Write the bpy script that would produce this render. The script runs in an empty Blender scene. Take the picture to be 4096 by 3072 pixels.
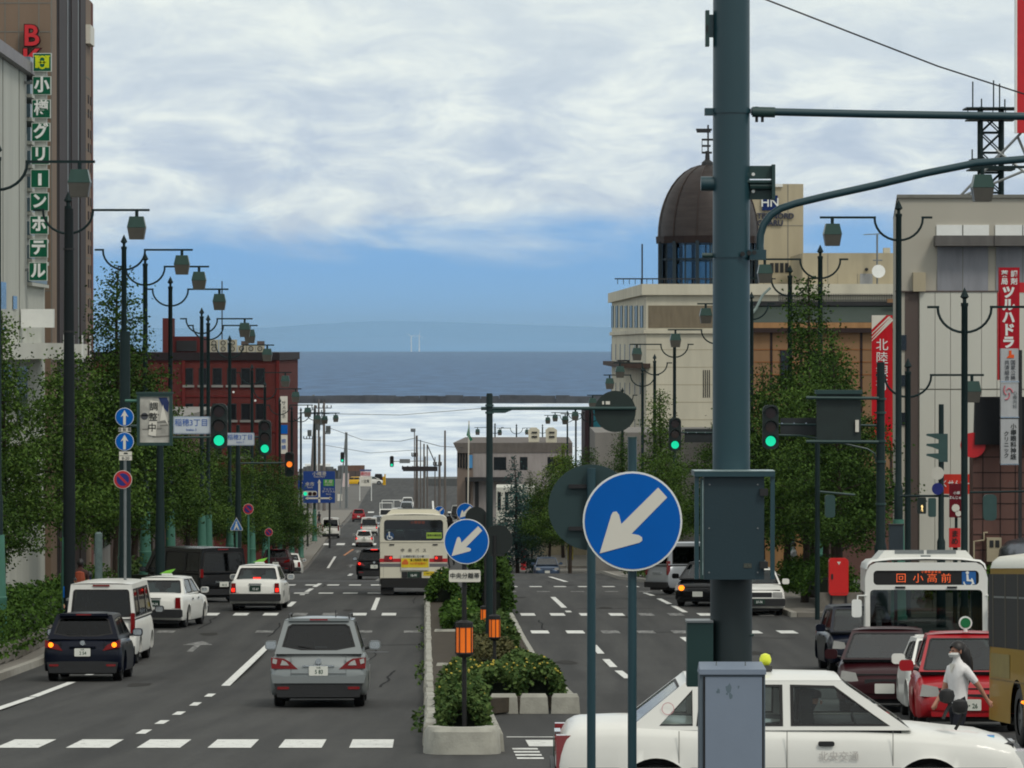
import bpy, bmesh, math, random
from mathutils import Vector, Matrix
from mathutils.geometry import tessellate_polygon
random.seed(7)
R = random.random
def RU(a, b): return a + (b - a) * R()
scene = bpy.context.scene
COL = scene.collection
F = 17600.0; HOR = 1388.0; CAMZ = 27.0     # measured on the 4096 px photograph: focal length, sea horizon
# ------------------------------------------------------------------ camera
cam = bpy.data.cameras.new('camera'); camo = bpy.data.objects.new('camera', cam); COL.objects.link(camo)
cam.sensor_width = 36.0; cam.lens = F / 4096 * 36.0
camo.location = (0, 0, CAMZ); camo.rotation_euler = (math.radians(90) - math.atan((1536 - HOR) / F), 0, 0)
cam.clip_start = 0.5; cam.clip_end = 200000
scene.camera = camo
# ------------------------------------------------------------------ world
SUN_EL, SUN_AZ = 52, 142      # azimuth clockwise from +Y (towards the sea)
world = bpy.data.worlds.new('World'); scene.world = world; world.use_nodes = True
nt = world.node_tree; nt.nodes.clear()
def N(t, **k):
    n = nt.nodes.new(t)
    for a, b in k.items(): setattr(n, a, b)
    return n
def L(a, b): nt.links.new(a, b)
def Mth(op, a, b=None, c=None):
    n = N('ShaderNodeMath', operation=op)
    for i, v in enumerate((a, b, c)):
        if v is None: continue
        if isinstance(v, (int, float)): n.inputs[i].default_value = v
        else: L(v, n.inputs[i])
    return n.outputs[0]
sky = N('ShaderNodeTexSky', sky_type='NISHITA'); sky.sun_disc = False
sky.sun_elevation = math.radians(SUN_EL); sky.sun_rotation = math.radians(SUN_AZ)
tc = N('ShaderNodeTexCoord'); sep = N('ShaderNodeSeparateXYZ'); L(tc.outputs['Generated'], sep.inputs[0])
zz = Mth('MAXIMUM', sep.outputs[2], 0.0)
ramp = N('ShaderNodeValToRGB'); L(Mth('MULTIPLY', zz, 5.0), ramp.inputs[0])
er = ramp.color_ramp
def fill(cramp, stops, gain=10.0):
    while len(cramp.elements) > 1: cramp.elements.remove(cramp.elements[-1])
    cramp.elements[0].position = stops[0][0]
    for p, c in stops[1:]: cramp.elements.new(p)
    for e, (p, c) in zip(cramp.elements, stops): e.position = p; e.color = (*[v * gain for v in c], 1)
fill(er, [(0, (.38, .58, .80)), (.03, (.27, .53, .85)), (.09, (.225, .475, .83)), (.14, (.235, .47, .81)), (.3, (.34, .50, .72)), (1, (.22, .36, .60))])
mixs = N('ShaderNodeMixRGB'); mixs.inputs[0].default_value = 0.98; L(sky.outputs[0], mixs.inputs[1]); L(ramp.outputs[0], mixs.inputs[2])
den = Mth('ADD', zz, 0.045)
cmb = N('ShaderNodeCombineXYZ'); L(Mth('MULTIPLY', sep.outputs[0], 22), cmb.inputs[0]); L(Mth('MULTIPLY', sep.outputs[1], 22), cmb.inputs[1]); L(Mth('MULTIPLY', zz, 62), cmb.inputs[2])
n1 = N('ShaderNodeTexNoise'); n1.inputs['Scale'].default_value = 1.0; n1.inputs['Detail'].default_value = 9; n1.inputs['Roughness'].default_value = .56; n1.inputs['Distortion'].default_value = .35
L(cmb.outputs[0], n1.inputs['Vector'])
n2 = N('ShaderNodeTexNoise'); n2.inputs['Scale'].default_value = 1.7; n2.inputs['Detail'].default_value = 7; n2.inputs['Roughness'].default_value = .6; n2.inputs['Distortion'].default_value = .4
vm = N('ShaderNodeVectorMath', operation='ADD'); vm.inputs[1].default_value = (4.3, 9.1, 2); L(cmb.outputs[0], vm.inputs[0]); L(vm.outputs[0], n2.inputs['Vector'])
# coverage rises with height above the blue band
cov = N('ShaderNodeMapRange', interpolation_type='SMOOTHSTEP'); cov.inputs['From Min'].default_value = .012; cov.inputs['From Max'].default_value = .040
L(zz, cov.inputs[0])
thr = Mth('ADD', Mth('MULTIPLY', cov.outputs[0], .62), Mth('SUBTRACT', n1.outputs[0], .68))
mk = N('ShaderNodeMapRange', interpolation_type='SMOOTHSTEP'); mk.inputs['From Min'].default_value = -.06; mk.inputs['From Max'].default_value = .34
L(thr, mk.inputs[0])
cr = N('ShaderNodeValToRGB'); L(n2.outputs[0], cr.inputs[0])
fill(cr.color_ramp, [(.28, (.47, .57, .70)), (.42, (.57, .66, .77)), (.52, (.70, .78, .83)), (.65, (.90, .96, .925))])
hi = N('ShaderNodeMapRange'); hi.inputs['From Min'].default_value = .10; hi.inputs['From Max'].default_value = .4; L(zz, hi.inputs[0])
lo = N('ShaderNodeMapRange', interpolation_type='SMOOTHSTEP'); lo.inputs['From Min'].default_value = .035; lo.inputs['From Max'].default_value = .085; L(zz, lo.inputs[0])
cw = N('ShaderNodeMixRGB'); cw.inputs[2].default_value = (8.6, 9.2, 8.7, 1); L(Mth('MULTIPLY', lo.outputs[0], .5), cw.inputs[0]); L(cr.outputs[0], cw.inputs[1])
ov = N('ShaderNodeMixRGB'); ov.inputs[2].default_value = (6.9, 6.8, 6.4, 1); L(Mth('MULTIPLY', hi.outputs[0], .6), ov.inputs[0]); L(cw.outputs[0], ov.inputs[1])
mixc = N('ShaderNodeMixRGB'); L(mk.outputs[0], mixc.inputs[0]); L(mixs.outputs[0], mixc.inputs[1]); L(ov.outputs[0], mixc.inputs[2])
bg = N('ShaderNodeBackground'); bg.inputs[1].default_value = 0.1; L(mixc.outputs[0], bg.inputs[0])
wo = N('ShaderNodeOutputWorld'); L(bg.outputs[0], wo.inputs[0])
sun = bpy.data.lights.new('sun', 'SUN'); sun.energy = 1.45; sun.angle = math.radians(14); sun.color = (1, .94, .84)
so = bpy.data.objects.new('sun', sun); COL.objects.link(so)
az, el = math.radians(SUN_AZ), math.radians(SUN_EL)
so.rotation_euler = Vector((math.sin(az) * math.cos(el), math.cos(az) * math.cos(el), math.sin(el))).to_track_quat('Z', 'Y').to_euler()
vs = scene.view_settings; vs.view_transform = 'Standard'; vs.look = 'None'; vs.gamma = 1; vs.exposure = 0.0; vs.use_curve_mapping = False
scene.cycles.filter_width = 1.9; scene.cycles.max_bounces = 6; scene.cycles.transparent_max_bounces = 16; scene.cycles.volume_bounces = 0
# ------------------------------------------------------------------ where things are
DT = [(-400, 2.6), (10, 3.0), (44, 4.7), (78.6, 6.45), (95, 7.2), (105, 7.6), (142, 8.5), (160, 9.05), (187, 10.1), (198, 10.55), (214, 11.3), (235, 12.1), (303, 15.9),
      (344, 17.3), (390, 18.0), (420, 18.35), (440, 18.9), (530, 20.9), (590, 21.9), (700, 23), (797, 24.6), (850, 25.3), (99999, 25.3)]
def drop(d):
    for (a, A), (b, B) in zip(DT, DT[1:]):
        if d <= b: return A + (B - A) * (d - a) / (b - a)
def gz(d): return CAMZ - drop(d)
def W(sx, sy, d): return Vector(((sx - 2048) / F * d, d, CAMZ - (sy - HOR) / F * d))      # photograph point at distance d
def G(sx, d, h=0): return Vector(((sx - 2048) / F * d, d, gz(d) + h))                    # ground under that column
TH = .01977                                                                               # the street's bearing
def U(u, d, h=0): return Vector((u - TH * d, d, gz(d) + h))
SROT = math.atan(TH)
# ------------------------------------------------------------------ materials
def lin(c):
    return tuple(((v / 255) / 12.92 if v / 255 <= .04045 else ((v / 255 + .055) / 1.055) ** 2.4) for v in c)
MATS = {}
def mat(name, rgb, rough=.6, metal=0., var=.12, scale=3., bump=0., bscale=60., emit=None, es=0., coat=0., spec=.5, space='Object', streak=0., det=4):
    if name in MATS: return MATS[name]
    m = bpy.data.materials.new(name); m.use_nodes = True; t = m.node_tree; b = t.nodes['Principled BSDF']
    col = rgb if max(rgb) <= 1 else lin(rgb)
    b.inputs['Roughness'].default_value = rough; b.inputs['Metallic'].default_value = metal
    b.inputs['Specular IOR Level'].default_value = spec; b.inputs['Coat Weight'].default_value = coat; b.inputs['Coat Roughness'].default_value = .06
    if space == 'World':
        g = t.nodes.new('ShaderNodeNewGeometry'); src = g.outputs['Position']
    else:
        g = t.nodes.new('ShaderNodeTexCoord'); src = g.outputs['Object']
    if streak:
        mp = t.nodes.new('ShaderNodeMapping'); mp.inputs['Scale'].default_value = (1, 1, streak); t.links.new(src, mp.inputs[0]); src = mp.outputs[0]
    n = t.nodes.new('ShaderNodeTexNoise'); n.inputs['Scale'].default_value = scale; n.inputs['Detail'].default_value = det; n.inputs['Roughness'].default_value = .6
    t.links.new(src, n.inputs['Vector'])
    r = t.nodes.new('ShaderNodeValToRGB'); t.links.new(n.outputs[0], r.inputs[0])
    r.color_ramp.elements[0].position = .3; r.color_ramp.elements[1].position = .7
    r.color_ramp.elements[0].color = (*[max(0, v * (1 - var)) for v in col], 1); r.color_ramp.elements[1].color = (*[min(1, v * (1 + var * .7)) for v in col], 1)
    t.links.new(r.outputs[0], b.inputs['Base Color'])
    if bump:
        n2 = t.nodes.new('ShaderNodeTexNoise'); n2.inputs['Scale'].default_value = bscale; n2.inputs['Detail'].default_value = 3; t.links.new(src, n2.inputs['Vector'])
        bp = t.nodes.new('ShaderNodeBump'); bp.inputs['Strength'].default_value = bump; bp.inputs['Distance'].default_value = .02
        t.links.new(n2.outputs[0], bp.inputs['Height']); t.links.new(bp.outputs[0], b.inputs['Normal'])
    if emit:
        b.inputs['Emission Color'].default_value = (*(emit if max(emit) <= 1 else lin(emit)), 1); b.inputs['Emission Strength'].default_value = es
    MATS[name] = m
    return m
def glass(name, tint, gl=.9, rough=.02):
    if name in MATS: return MATS[name]
    m = bpy.data.materials.new(name); m.use_nodes = True; t = m.node_tree; t.nodes.clear()
    o = t.nodes.new('ShaderNodeOutputMaterial'); mx = t.nodes.new('ShaderNodeMixShader'); tr = t.nodes.new('ShaderNodeBsdfTransparent'); tr.inputs[0].default_value = (*tint, 1)
    g = t.nodes.new('ShaderNodeBsdfGlossy'); g.inputs['Roughness'].default_value = rough; g.inputs[0].default_value = (gl, gl, gl, 1)
    f = t.nodes.new('ShaderNodeFresnel'); f.inputs[0].default_value = 1.6
    nz = t.nodes.new('ShaderNodeTexNoise'); nz.inputs['Scale'].default_value = 2.0
    bp = t.nodes.new('ShaderNodeBump'); bp.inputs['Strength'].default_value = .008; t.links.new(nz.outputs[0], bp.inputs['Height']); t.links.new(bp.outputs[0], g.inputs['Normal'])
    t.links.new(f.outputs[0], mx.inputs[0]); t.links.new(tr.outputs[0], mx.inputs[1]); t.links.new(g.outputs[0], mx.inputs[2]); t.links.new(mx.outputs[0], o.inputs[0])
    MATS[name] = m
    return m
# ------------------------------------------------------------------ mesh building
class MB:
    def __init__(s): s.v = []; s.f = []; s.m = []
    def add(s, vs, fs, mi=0):
        o = len(s.v); s.v += [tuple(v) for v in vs]; s.f += [tuple(i + o for i in f) for f in fs]; s.m += [mi] * len(fs); return s
    def box(s, x0, x1, y0, y1, z0, z1, mi=0):
        if x0 > x1: x0, x1 = x1, x0
        if y0 > y1: y0, y1 = y1, y0
        if z0 > z1: z0, z1 = z1, z0
        return s.add([(x0, y0, z0), (x1, y0, z0), (x1, y1, z0), (x0, y1, z0), (x0, y0, z1), (x1, y0, z1), (x1, y1, z1), (x0, y1, z1)],
                     [(0, 3, 2, 1), (4, 5, 6, 7), (0, 1, 5, 4), (1, 2, 6, 5), (2, 3, 7, 6), (3, 0, 4, 7)], mi)
    def cyl(s, p0, p1, r0, r1=None, n=12, caps=True, mi=0):
        p0 = Vector(p0); p1 = Vector(p1); r1 = r0 if r1 is None else r1
        q = (p1 - p0).to_track_quat('Z', 'Y'); vs = []
        for p, r in ((p0, r0), (p1, r1)):
            for i in range(n): vs.append(p + q @ Vector((r * math.cos(6.28318 * i / n), r * math.sin(6.28318 * i / n), 0)))
        fs = [(i, (i + 1) % n, n + (i + 1) % n, n + i) for i in range(n)]
        if caps: fs += [tuple(range(n))[::-1], tuple(range(n, 2 * n))]
        return s.add(vs, fs, mi)
    def tube(s, pts, r, n=8, mi=0):
        pts = [Vector(p) for p in pts]; vs = []; up = None
        for i, p in enumerate(pts):
            t = (pts[min(i + 1, len(pts) - 1)] - pts[max(i - 1, 0)]).normalized()
            if up is None: up = t.orthogonal().normalized()
            up = (up - t * up.dot(t)).normalized(); w = t.cross(up)
            rr = r[i] if isinstance(r, (list, tuple)) else r
            for k in range(n): a = 6.28318 * k / n; vs.append(p + up * rr * math.cos(a) + w * rr * math.sin(a))
        fs = []
        for i in range(len(pts) - 1):
            for k in range(n): fs.append((i * n + k, i * n + (k + 1) % n, (i + 1) * n + (k + 1) % n, (i + 1) * n + k))
        fs += [tuple(range(n))[::-1], tuple((len(pts) - 1) * n + k for k in range(n))]
        return s.add(vs, fs, mi)
    def lathe(s, prof, n=16, c=(0, 0, 0), mi=0):
        vs = [(c[0] + r * math.cos(6.28318 * k / n), c[1] + r * math.sin(6.28318 * k / n), c[2] + z) for r, z in prof for k in range(n)]
        fs = [(i * n + k, i * n + (k + 1) % n, (i + 1) * n + (k + 1) % n, (i + 1) * n + k) for i in range(len(prof) - 1) for k in range(n)]
        fs += [tuple(range(n))[::-1], tuple((len(prof) - 1) * n + k for k in range(n))]
        return s.add(vs, fs, mi)
    def prism(s, poly, y0, y1, mi=0):                     # polygon in x,z extruded along y
        n = len(poly); vs = [(x, y0, z) for x, z in poly] + [(x, y1, z) for x, z in poly]
        return s.add(vs, [tuple(range(n)), tuple(range(n, 2 * n))[::-1]] + [(i, n + i, n + (i + 1) % n, (i + 1) % n) for i in range(n)], mi)
    def prismx(s, poly, x0, x1, mi=0):                    # polygon in y,z extruded along x
        n = len(poly); vs = [(x0, y, z) for y, z in poly] + [(x1, y, z) for y, z in poly]
        return s.add(vs, [tuple(range(n))[::-1], tuple(range(n, 2 * n))] + [(i, (i + 1) % n, n + (i + 1) % n, n + i) for i in range(n)], mi)
    def panel(s, outer, holes, fn, mi=0):                 # flat polygon with holes, mapped through fn(a, b)
        loops = [outer] + list(holes); tri = tessellate_polygon([[Vector((a, b, 0)) for a, b in l] for l in loops])
        flat = [fn(a, b) for l in loops for a, b in l]
        return s.add(flat, [tuple(t) for t in tri], mi)
    def build(s, name, m, parent=None, smooth=False, angle=40):
        me = bpy.data.meshes.new(name); me.from_pydata(s.v, [], s.f); me.update()
        if not isinstance(m, (list, tuple)): m = [m]
        for x in m: me.materials.append(x)
        if len(m) > 1: me.polygons.foreach_set('material_index', s.m)
        bm = bmesh.new(); bm.from_mesh(me); bmesh.ops.recalc_face_normals(bm, faces=bm.faces)
        if smooth:
            bmesh.ops.remove_doubles(bm, verts=bm.verts, dist=.0004)
            for f in bm.faces: f.smooth = True
            ca = math.radians(angle)
            for e in bm.edges:
                if len(e.link_faces) == 2 and e.calc_face_angle(0) > ca: e.smooth = False
        bm.to_mesh(me); bm.free()
        o = bpy.data.objects.new(name, me); COL.objects.link(o)
        if parent: o.parent = parent
        return o
def tag(o, label, cat, group=None, kind=None):
    if label: o['label'] = label
    if cat: o['category'] = cat
    if group: o['group'] = group
    if kind: o['kind'] = kind
    return o
def thing(name, label, cat, loc=(0, 0, 0), rotz=0, group=None):
    o = bpy.data.objects.new(name, None); COL.objects.link(o); o.empty_display_size = .3
    o.location = loc; o.rotation_euler = (0, 0, rotz)
    return tag(o, label, cat, group)
def struct(o): o['kind'] = 'structure'; return o
def kids(o): return [c for c in bpy.data.objects if c.parent == o]
CH = {}
def dup(root, loc=None, rotz=None, label=None, group=None, cat=None):
    if root.name not in CH: CH[root.name] = [(c, kids(c)) for c in kids(root)]
    r = root.copy(); COL.objects.link(r)
    if loc is not None: r.location = loc
    if rotz is not None: r.rotation_euler = (0, 0, rotz)
    if label: r['label'] = label
    if group: r['group'] = group
    for c, gs in CH[root.name]:
        k = c.copy(); COL.objects.link(k); k.parent = r
        for g in gs: q = g.copy(); COL.objects.link(q); q.parent = k
    return r
def text(s, size, loc, m, parent=None, name='lettering', off=0., ext=.004, rot=(math.pi / 2, 0, 0), sx=1., spacing=1., line=1.0, bold=0.):
    cu = bpy.data.curves.new(name, 'FONT'); cu.body = s; cu.size = size; cu.align_x = 'CENTER'; cu.align_y = 'CENTER'; cu.extrude = ext; cu.offset = bold * size
    cu.space_character = spacing; cu.space_line = line; cu.resolution_u = 3
    t = bpy.data.objects.new(name, cu)
    me = bpy.data.meshes.new_from_object(t); me.materials.clear(); me.materials.append(m)
    bpy.data.objects.remove(t); bpy.data.curves.remove(cu)
    o = bpy.data.objects.new(name, me); COL.objects.link(o); o.location = loc; o.rotation_euler = rot; o.scale = (sx, 1, 1)
    if parent: o.parent = parent
    return o
def circle(n, r, cx=0, cz=0, a0=0): return [(cx + r * math.cos(a0 + 6.28318 * i / n), cz + r * math.sin(a0 + 6.28318 * i / n)) for i in range(n)]
def rrect(x0, x1, z0, z1, r, k=4):
    p = []
    for cx, cz, a in ((x1 - r, z0 + r, -90), (x1 - r, z1 - r, 0), (x0 + r, z1 - r, 90), (x0 + r, z0 + r, 180)):
        for i in range(k + 1): t = math.radians(a + 90 * i / k); p.append((cx + r * math.cos(t), cz + r * math.sin(t)))
    return p
# common materials
M_green = mat('signal_green_paint', (34, 62, 60), .45, var=.1, scale=2, bump=.05)
M_pole = mat('dark_green_paint', (26, 42, 43), .6, var=.12, scale=2, spec=.2)
M_big = mat('pole_green_paint', (30, 62, 70), .42, var=.06, scale=1.2, bump=.04, bscale=200, coat=.15)
M_base = mat('pale_green_paint', (62, 112, 96), .55, var=.12, scale=3, bump=.08, bscale=20)
M_black = mat('black_rubber', (20, 20, 21), .7, var=.2, scale=8)
M_dark = mat('dark_plastic', (30, 31, 33), .55, var=.15)
M_white = mat('white_paint', (226, 228, 224), .45, var=.05)
M_grey = mat('grey_metal', (130, 134, 134), .4, .5, var=.1)
M_chrome = mat('chrome', (200, 204, 206), .18, 1., var=.05)
M_blue = mat('sign_blue', (0, 92, 178), .5, var=.06, scale=3, spec=.15)
M_signwhite = mat('sign_white_film', (214, 210, 198), .5, var=.04)
M_red = mat('sign_red', (196, 26, 34), .45, var=.08)
M_conc = mat('pale_concrete', (160, 159, 149), .85, var=.16, scale=5, bump=.3, bscale=30)
M_asph = None
# ------------------------------------------------------------------ ground, road, sea
def asphalt():
    m = mat('asphalt', (63, 63, 62), .82, var=.10, scale=.25, bump=.25, bscale=90, space='World', det=8, spec=.3)
    t = m.node_tree; b = t.nodes['Principled BSDF']; ramp = [n for n in t.nodes if n.type == 'VALTORGB'][0]
    g = [n for n in t.nodes if n.type == 'NEW_GEOMETRY'][0]
    mp = t.nodes.new('ShaderNodeMapping'); mp.inputs['Scale'].default_value = (1.6, .05, 1); mp.inputs['Rotation'].default_value = (0, 0, -SROT)
    t.links.new(g.outputs['Position'], mp.inputs[0])
    n = t.nodes.new('ShaderNodeTexNoise'); n.inputs['Scale'].default_value = 1; n.inputs['Detail'].default_value = 5; t.links.new(mp.outputs[0], n.inputs['Vector'])
    r = t.nodes.new('ShaderNodeValToRGB'); r.color_ramp.elements[0].position = .35; r.color_ramp.elements[0].color = (.62, .62, .62, 1); r.color_ramp.elements[1].position = .65; r.color_ramp.elements[1].color = (1.15, 1.14, 1.12, 1)
    t.links.new(n.outputs[0], r.inputs[0])
    fine = t.nodes.new('ShaderNodeTexNoise'); fine.inputs['Scale'].default_value = 9; fine.inputs['Detail'].default_value = 6; t.links.new(g.outputs['Position'], fine.inputs['Vector'])
    r2 = t.nodes.new('ShaderNodeValToRGB'); r2.color_ramp.elements[0].position = .3; r2.color_ramp.elements[0].color = (.76, .76, .76, 1); r2.color_ramp.elements[1].position = .7; r2.color_ramp.elements[1].color = (1.1, 1.1, 1.1, 1); t.links.new(fine.outputs[0], r2.inputs[0])
    x = t.nodes.new('ShaderNodeMixRGB'); x.blend_type = 'MULTIPLY'; x.inputs[0].default_value = 1; t.links.new(ramp.outputs[0], x.inputs[1]); t.links.new(r.outputs[0], x.inputs[2])
    x2 = t.nodes.new('ShaderNodeMixRGB'); x2.blend_type = 'MULTIPLY'; x2.inputs[0].default_value = 1; t.links.new(x.outputs[0], x2.inputs[1]); t.links.new(r2.outputs[0], x2.inputs[2])
    t.links.new(x2.outputs[0], b.inputs['Base Color'])
    return m
M_asph = asphalt()
M_patch = mat('newer_asphalt', (52, 52, 53), .8, var=.15, scale=1, space='World', det=6)
M_tar = mat('tar_seal', (46, 46, 47), .95, var=.1, space='World', spec=.05); M_oil = mat('oil_stained_asphalt', (54, 53, 51), .9, spec=.1, var=.25, scale=3, space='World', det=6)
M_paint = mat('road_paint', (216, 217, 212), .7, var=.1, scale=5, space='World', det=8)
def worn(m, amount):      # paint worn through to the asphalt in flecks
    t = m.node_tree; b = t.nodes['Principled BSDF']; g = [n for n in t.nodes if n.type == 'NEW_GEOMETRY'][0]; src = b.inputs['Base Color'].links[0].from_socket
    n = t.nodes.new('ShaderNodeTexNoise'); n.inputs['Scale'].default_value = 7; n.inputs['Detail'].default_value = 8; n.inputs['Roughness'].default_value = .7; t.links.new(g.outputs['Position'], n.inputs['Vector'])
    r = t.nodes.new('ShaderNodeValToRGB'); r.color_ramp.elements[0].position = amount; r.color_ramp.elements[1].position = amount + .1; t.links.new(n.outputs[0], r.inputs[0])
    x = t.nodes.new('ShaderNodeMixRGB'); t.links.new(r.outputs[0], x.inputs[0]); x.inputs[1].default_value = (.06, .06, .06, 1); t.links.new(src, x.inputs[2]); t.links.new(x.outputs[0], b.inputs['Base Color'])
worn(M_paint, .33)
M_faded = mat('worn_road_paint', (150, 150, 146), .75, var=.2, scale=5, space='World', det=8); worn(M_faded, .46)
M_orange = mat('orange_road_paint', (190, 120, 60), .7, var=.15, scale=5, space='World'); worn(M_orange, .4)
M_pave = mat('pavement_stone', (116, 112, 104), .85, var=.14, scale=1.5, bump=.2, bscale=8, space='World')
M_kerb = mat('kerb_concrete', (150, 147, 138), .85, var=.15, scale=2, bump=.2, bscale=20, space='World')
M_lot = mat('town_ground', (92, 90, 86), .9, var=.2, scale=.2, space='World', det=6)
DS = sorted(set([d for d, _ in DT if -400 <= d <= 850] + list(range(10, 850, 8)) + [850]))
def sheet(name, x0, x1, d0, d1, m, h=0, street=True, parent=None, thick=0):
    ds = [d0] + [d for d in DS if d0 + .01 < d < d1 - .01] + [d1]
    f0 = x0 if callable(x0) else (lambda d: x0); f1 = x1 if callable(x1) else (lambda d: x1)
    mb = MB(); k = TH if street else 0
    for a, b in zip(ds, ds[1:]):
        q = [(f0(a) - k * a, a, gz(a) + h), (f1(a) - k * a, a, gz(a) + h), (f1(b) - k * b, b, gz(b) + h), (f0(b) - k * b, b, gz(b) + h)]
        if thick:
            q2 = [(x, y, z - thick) for x, y, z in q]
            fs = [(0, 1, 2, 3), (0, 3, 7, 4), (1, 5, 6, 2)]
            if a == d0: fs.append((0, 4, 5, 1))
            if b == d1: fs.append((3, 2, 6, 7))
            mb.add(q + q2, fs)
        else: mb.add(q, [(0, 1, 2, 3)])
    return mb.build(name, m, parent)
struct(sheet('ground', -900, 900, -400, 850, M_lot, -.012, False))
road = struct(sheet('road', lambda d: -60 if d < 84 else -9.15, lambda d: 70 if d < 135 else (11.2 if d < 190 else (10.0 if d < 330 else 7)), 4, 849, M_asph, 0))
struct(MB().box(-900, 900, 849.5, 850.5, -8, gz(850) - .02).build('quay_wall', M_conc))
M_kb = M_kerb
def kerb_run(u, d0, d1, side):      # u = road side face
    n = max(1, int((d1 - d0) / 2.0)); first = None
    for i in range(n):
        a = d0 + (d1 - d0) * i / n; b = d0 + (d1 - d0) * (i + 1) / n - .04; ua = u(a) if callable(u) else u; ub = u(b) if callable(u) else u
        w = .2 * side; mb = MB()
        P = [U(ua, a, -.05), U(ua + w, a, -.05), U(ub + w, b, -.05), U(ub, b, -.05), U(ua + .02 * side, a, .15), U(ua + w, a, .15), U(ub + w, b, .15), U(ub + .02 * side, b, .15)]
        mb.add(P, [(0, 3, 2, 1), (4, 5, 6, 7), (0, 1, 5, 4), (1, 2, 6, 5), (2, 3, 7, 6), (3, 0, 4, 7)])
        mb.build('kerb_stone', M_kerb, KERB)
def ubR(d): return 11.3 if d < 150 else (11.3 - 1.9 * min(1, (d - 150) / 50))
pl = struct(sheet('pavement', -16.5, -9.36, 84, 500, M_pave, .14, thick=.2)); KERB = pl
kerb_run(-9.15, 84, 240, -1)
pr = struct(sheet('pavement', lambda d: ubR(d) + .22, 19, 136, 330, M_pave, .14, thick=.2)); KERB = pr
kerb_run(ubR, 136, 262, 1)
fp = struct(sheet('pavement', lambda d: -30, lambda d: -9.6, 497, 585, M_pave, .14, thick=.2))
struct(sheet('pavement', lambda d: 4.6, lambda d: 40, 345, 590, M_pave, .14, thick=.2))
struct(sheet('asphalt_patch', -3.9, -.8, 176, 181, M_patch, .004, parent=road)); struct(sheet('asphalt_patch', -7.4, -4.4, 167, 176, M_patch, .004, parent=road))
struct(sheet('asphalt_patch', -9.0, 0, 196, 205, M_patch, .004, parent=road))
def stripe(u0, u1, d0, d1, m=None, sh=0, name='painted_stripe'):    # sh = sideways shear over its length
    a, b = U(u0, d0, .009), U(u1, d0, .009); c, e = U(u1 + sh, d1, .009), U(u0 + sh, d1, .009)
    return MB().add([a, b, c, e], [(0, 1, 2, 3)]).build(name, m or M_paint, road)
def zebra(d0, d1, u0, u1, w=.5, per=.92, m=None, skip=(), fade=()):
    i = 0; u = u0
    while u < u1:
        if i not in skip: stripe(u, u + w, d0, d1, M_faded if i in fade else m, name='zebra_bar')
        u += per; i += 1
zebra(60.8, 63.8, -5.95, -.5, .60, .98)
zebra(61.3, 63.6, 1.45, 9.4, .60, .98)
for k in range(4): stripe(1.2, 1.55, 60.2 - k * 1.0, 60.7 - k * 1.0)
stripe(1.2, 3.0, 64.6, 64.85)
zebra(137.2, 139.4, -8.8, -1.2, .45, .93, fade=(1, 5, 6)); zebra(137, 139.2, .6 + 2.4, 10.5, .45, .93, fade=(4, 5, 7))
zebra(123.5, 125.5, 3.0, 11.0, .5, 1.0, fade=(2, 3, 4, 5)); zebra(124, 125.5, -9, -.5, .5, 1.4, M_faded, skip=(2, 4))
zebra(164.3, 166.3, -8.6, 1, .55, .92); zebra(184, 186.6, -7.8, -1, .5, .92, fade=(0,)); zebra(180, 182, 2.3, 10, .5, 1.0, fade=()); zebra(168, 169.5, 3, 10, .5, 1.3, M_faded)
zebra(403, 408, -12.5, 1.5, .75, 1.45); zebra(466, 471, -6, 3, .75, 1.45); zebra(574, 581, -9, 6, .8, 1.5)
stripe(-8.6, 0, 401, 401.5, M_faded)
# edge line, lane lines
d = 60
for a, b in ((64, 84), (84.3, 93.5), (98, 104), (109, 112), (116, 119)): stripe(-7.6, -7.42, a, b)
for a in (66, 70.2, 74.6, 79.5, 84.3): stripe(-4.35 + (a - 66) * .006, -4.2 + (a - 66) * .006, a, a + 1.7)
stripe(-4.22, -4.04, 91, 116, name='lane_line')
for a, b in ((146, 163), (168, 176), (180, 190)): stripe(-4.62, -4.44, a, b, name='lane_line')
stripe(-1.75, -1.6, 142, 157, name='lane_line')
for a in (204, 209, 214): stripe(-2.3, -2.1, a, a + 2)
for a in (226, 230, 234, 346, 352, 358, 364): stripe(-4.0, -3.8, a, a + 3)
stripe(-7.7, -7.5, 196, 232, name='lane_line'); stripe(-7.7, -7.5, 344, 372, name='lane_line')
stripe(-7.0, -6.8, 375, 392, M_orange, .5); stripe(-2.3, -2.1, 378, 394, M_orange, -.3)
for a in (500, 512, 524, 536): stripe(-1.0, -.75, a, a + 9)
stripe(-4.3, -4.05, 478, 500, name='lane_line'); stripe(1, 1.25, 486, 512, name='lane_line'); stripe(1, 1.25, 590, 640)
for a, b in ((96, 101), (103.5, 108), (111, 116)): stripe(4.35, 4.53, a, b)
stripe(4.5, 4.68, 140, 158, name='lane_line'); stripe(7.0, 7.18, 112, 121, name='lane_line'); stripe(7.2, 7.4, 96, 105, name='lane_line'); stripe(8.2, 8.38, 140, 147); stripe(8.2, 8.38, 149, 156); stripe(8.2, 8.38, 160, 166)
stripe(6.2, 6.4, 196, 222); stripe(9.2, 9.4, 168, 176)
for u, a in ((-5.9, 346), (-2.9, 346), (-5.9, 382), (-2.7, 382), (-6, 112)):      # worn lane arrows
    stripe(u - .08, u + .08, a, a + 4, M_faded, name='lane_arrow')
    p = [U(u - .4, a + 4, .009), U(u + .4, a + 4, .009), U(u, a + 6.5, .009)]
    MB().add(p, [(0, 1, 2)]).build('lane_arrow', M_faded, road)
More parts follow.
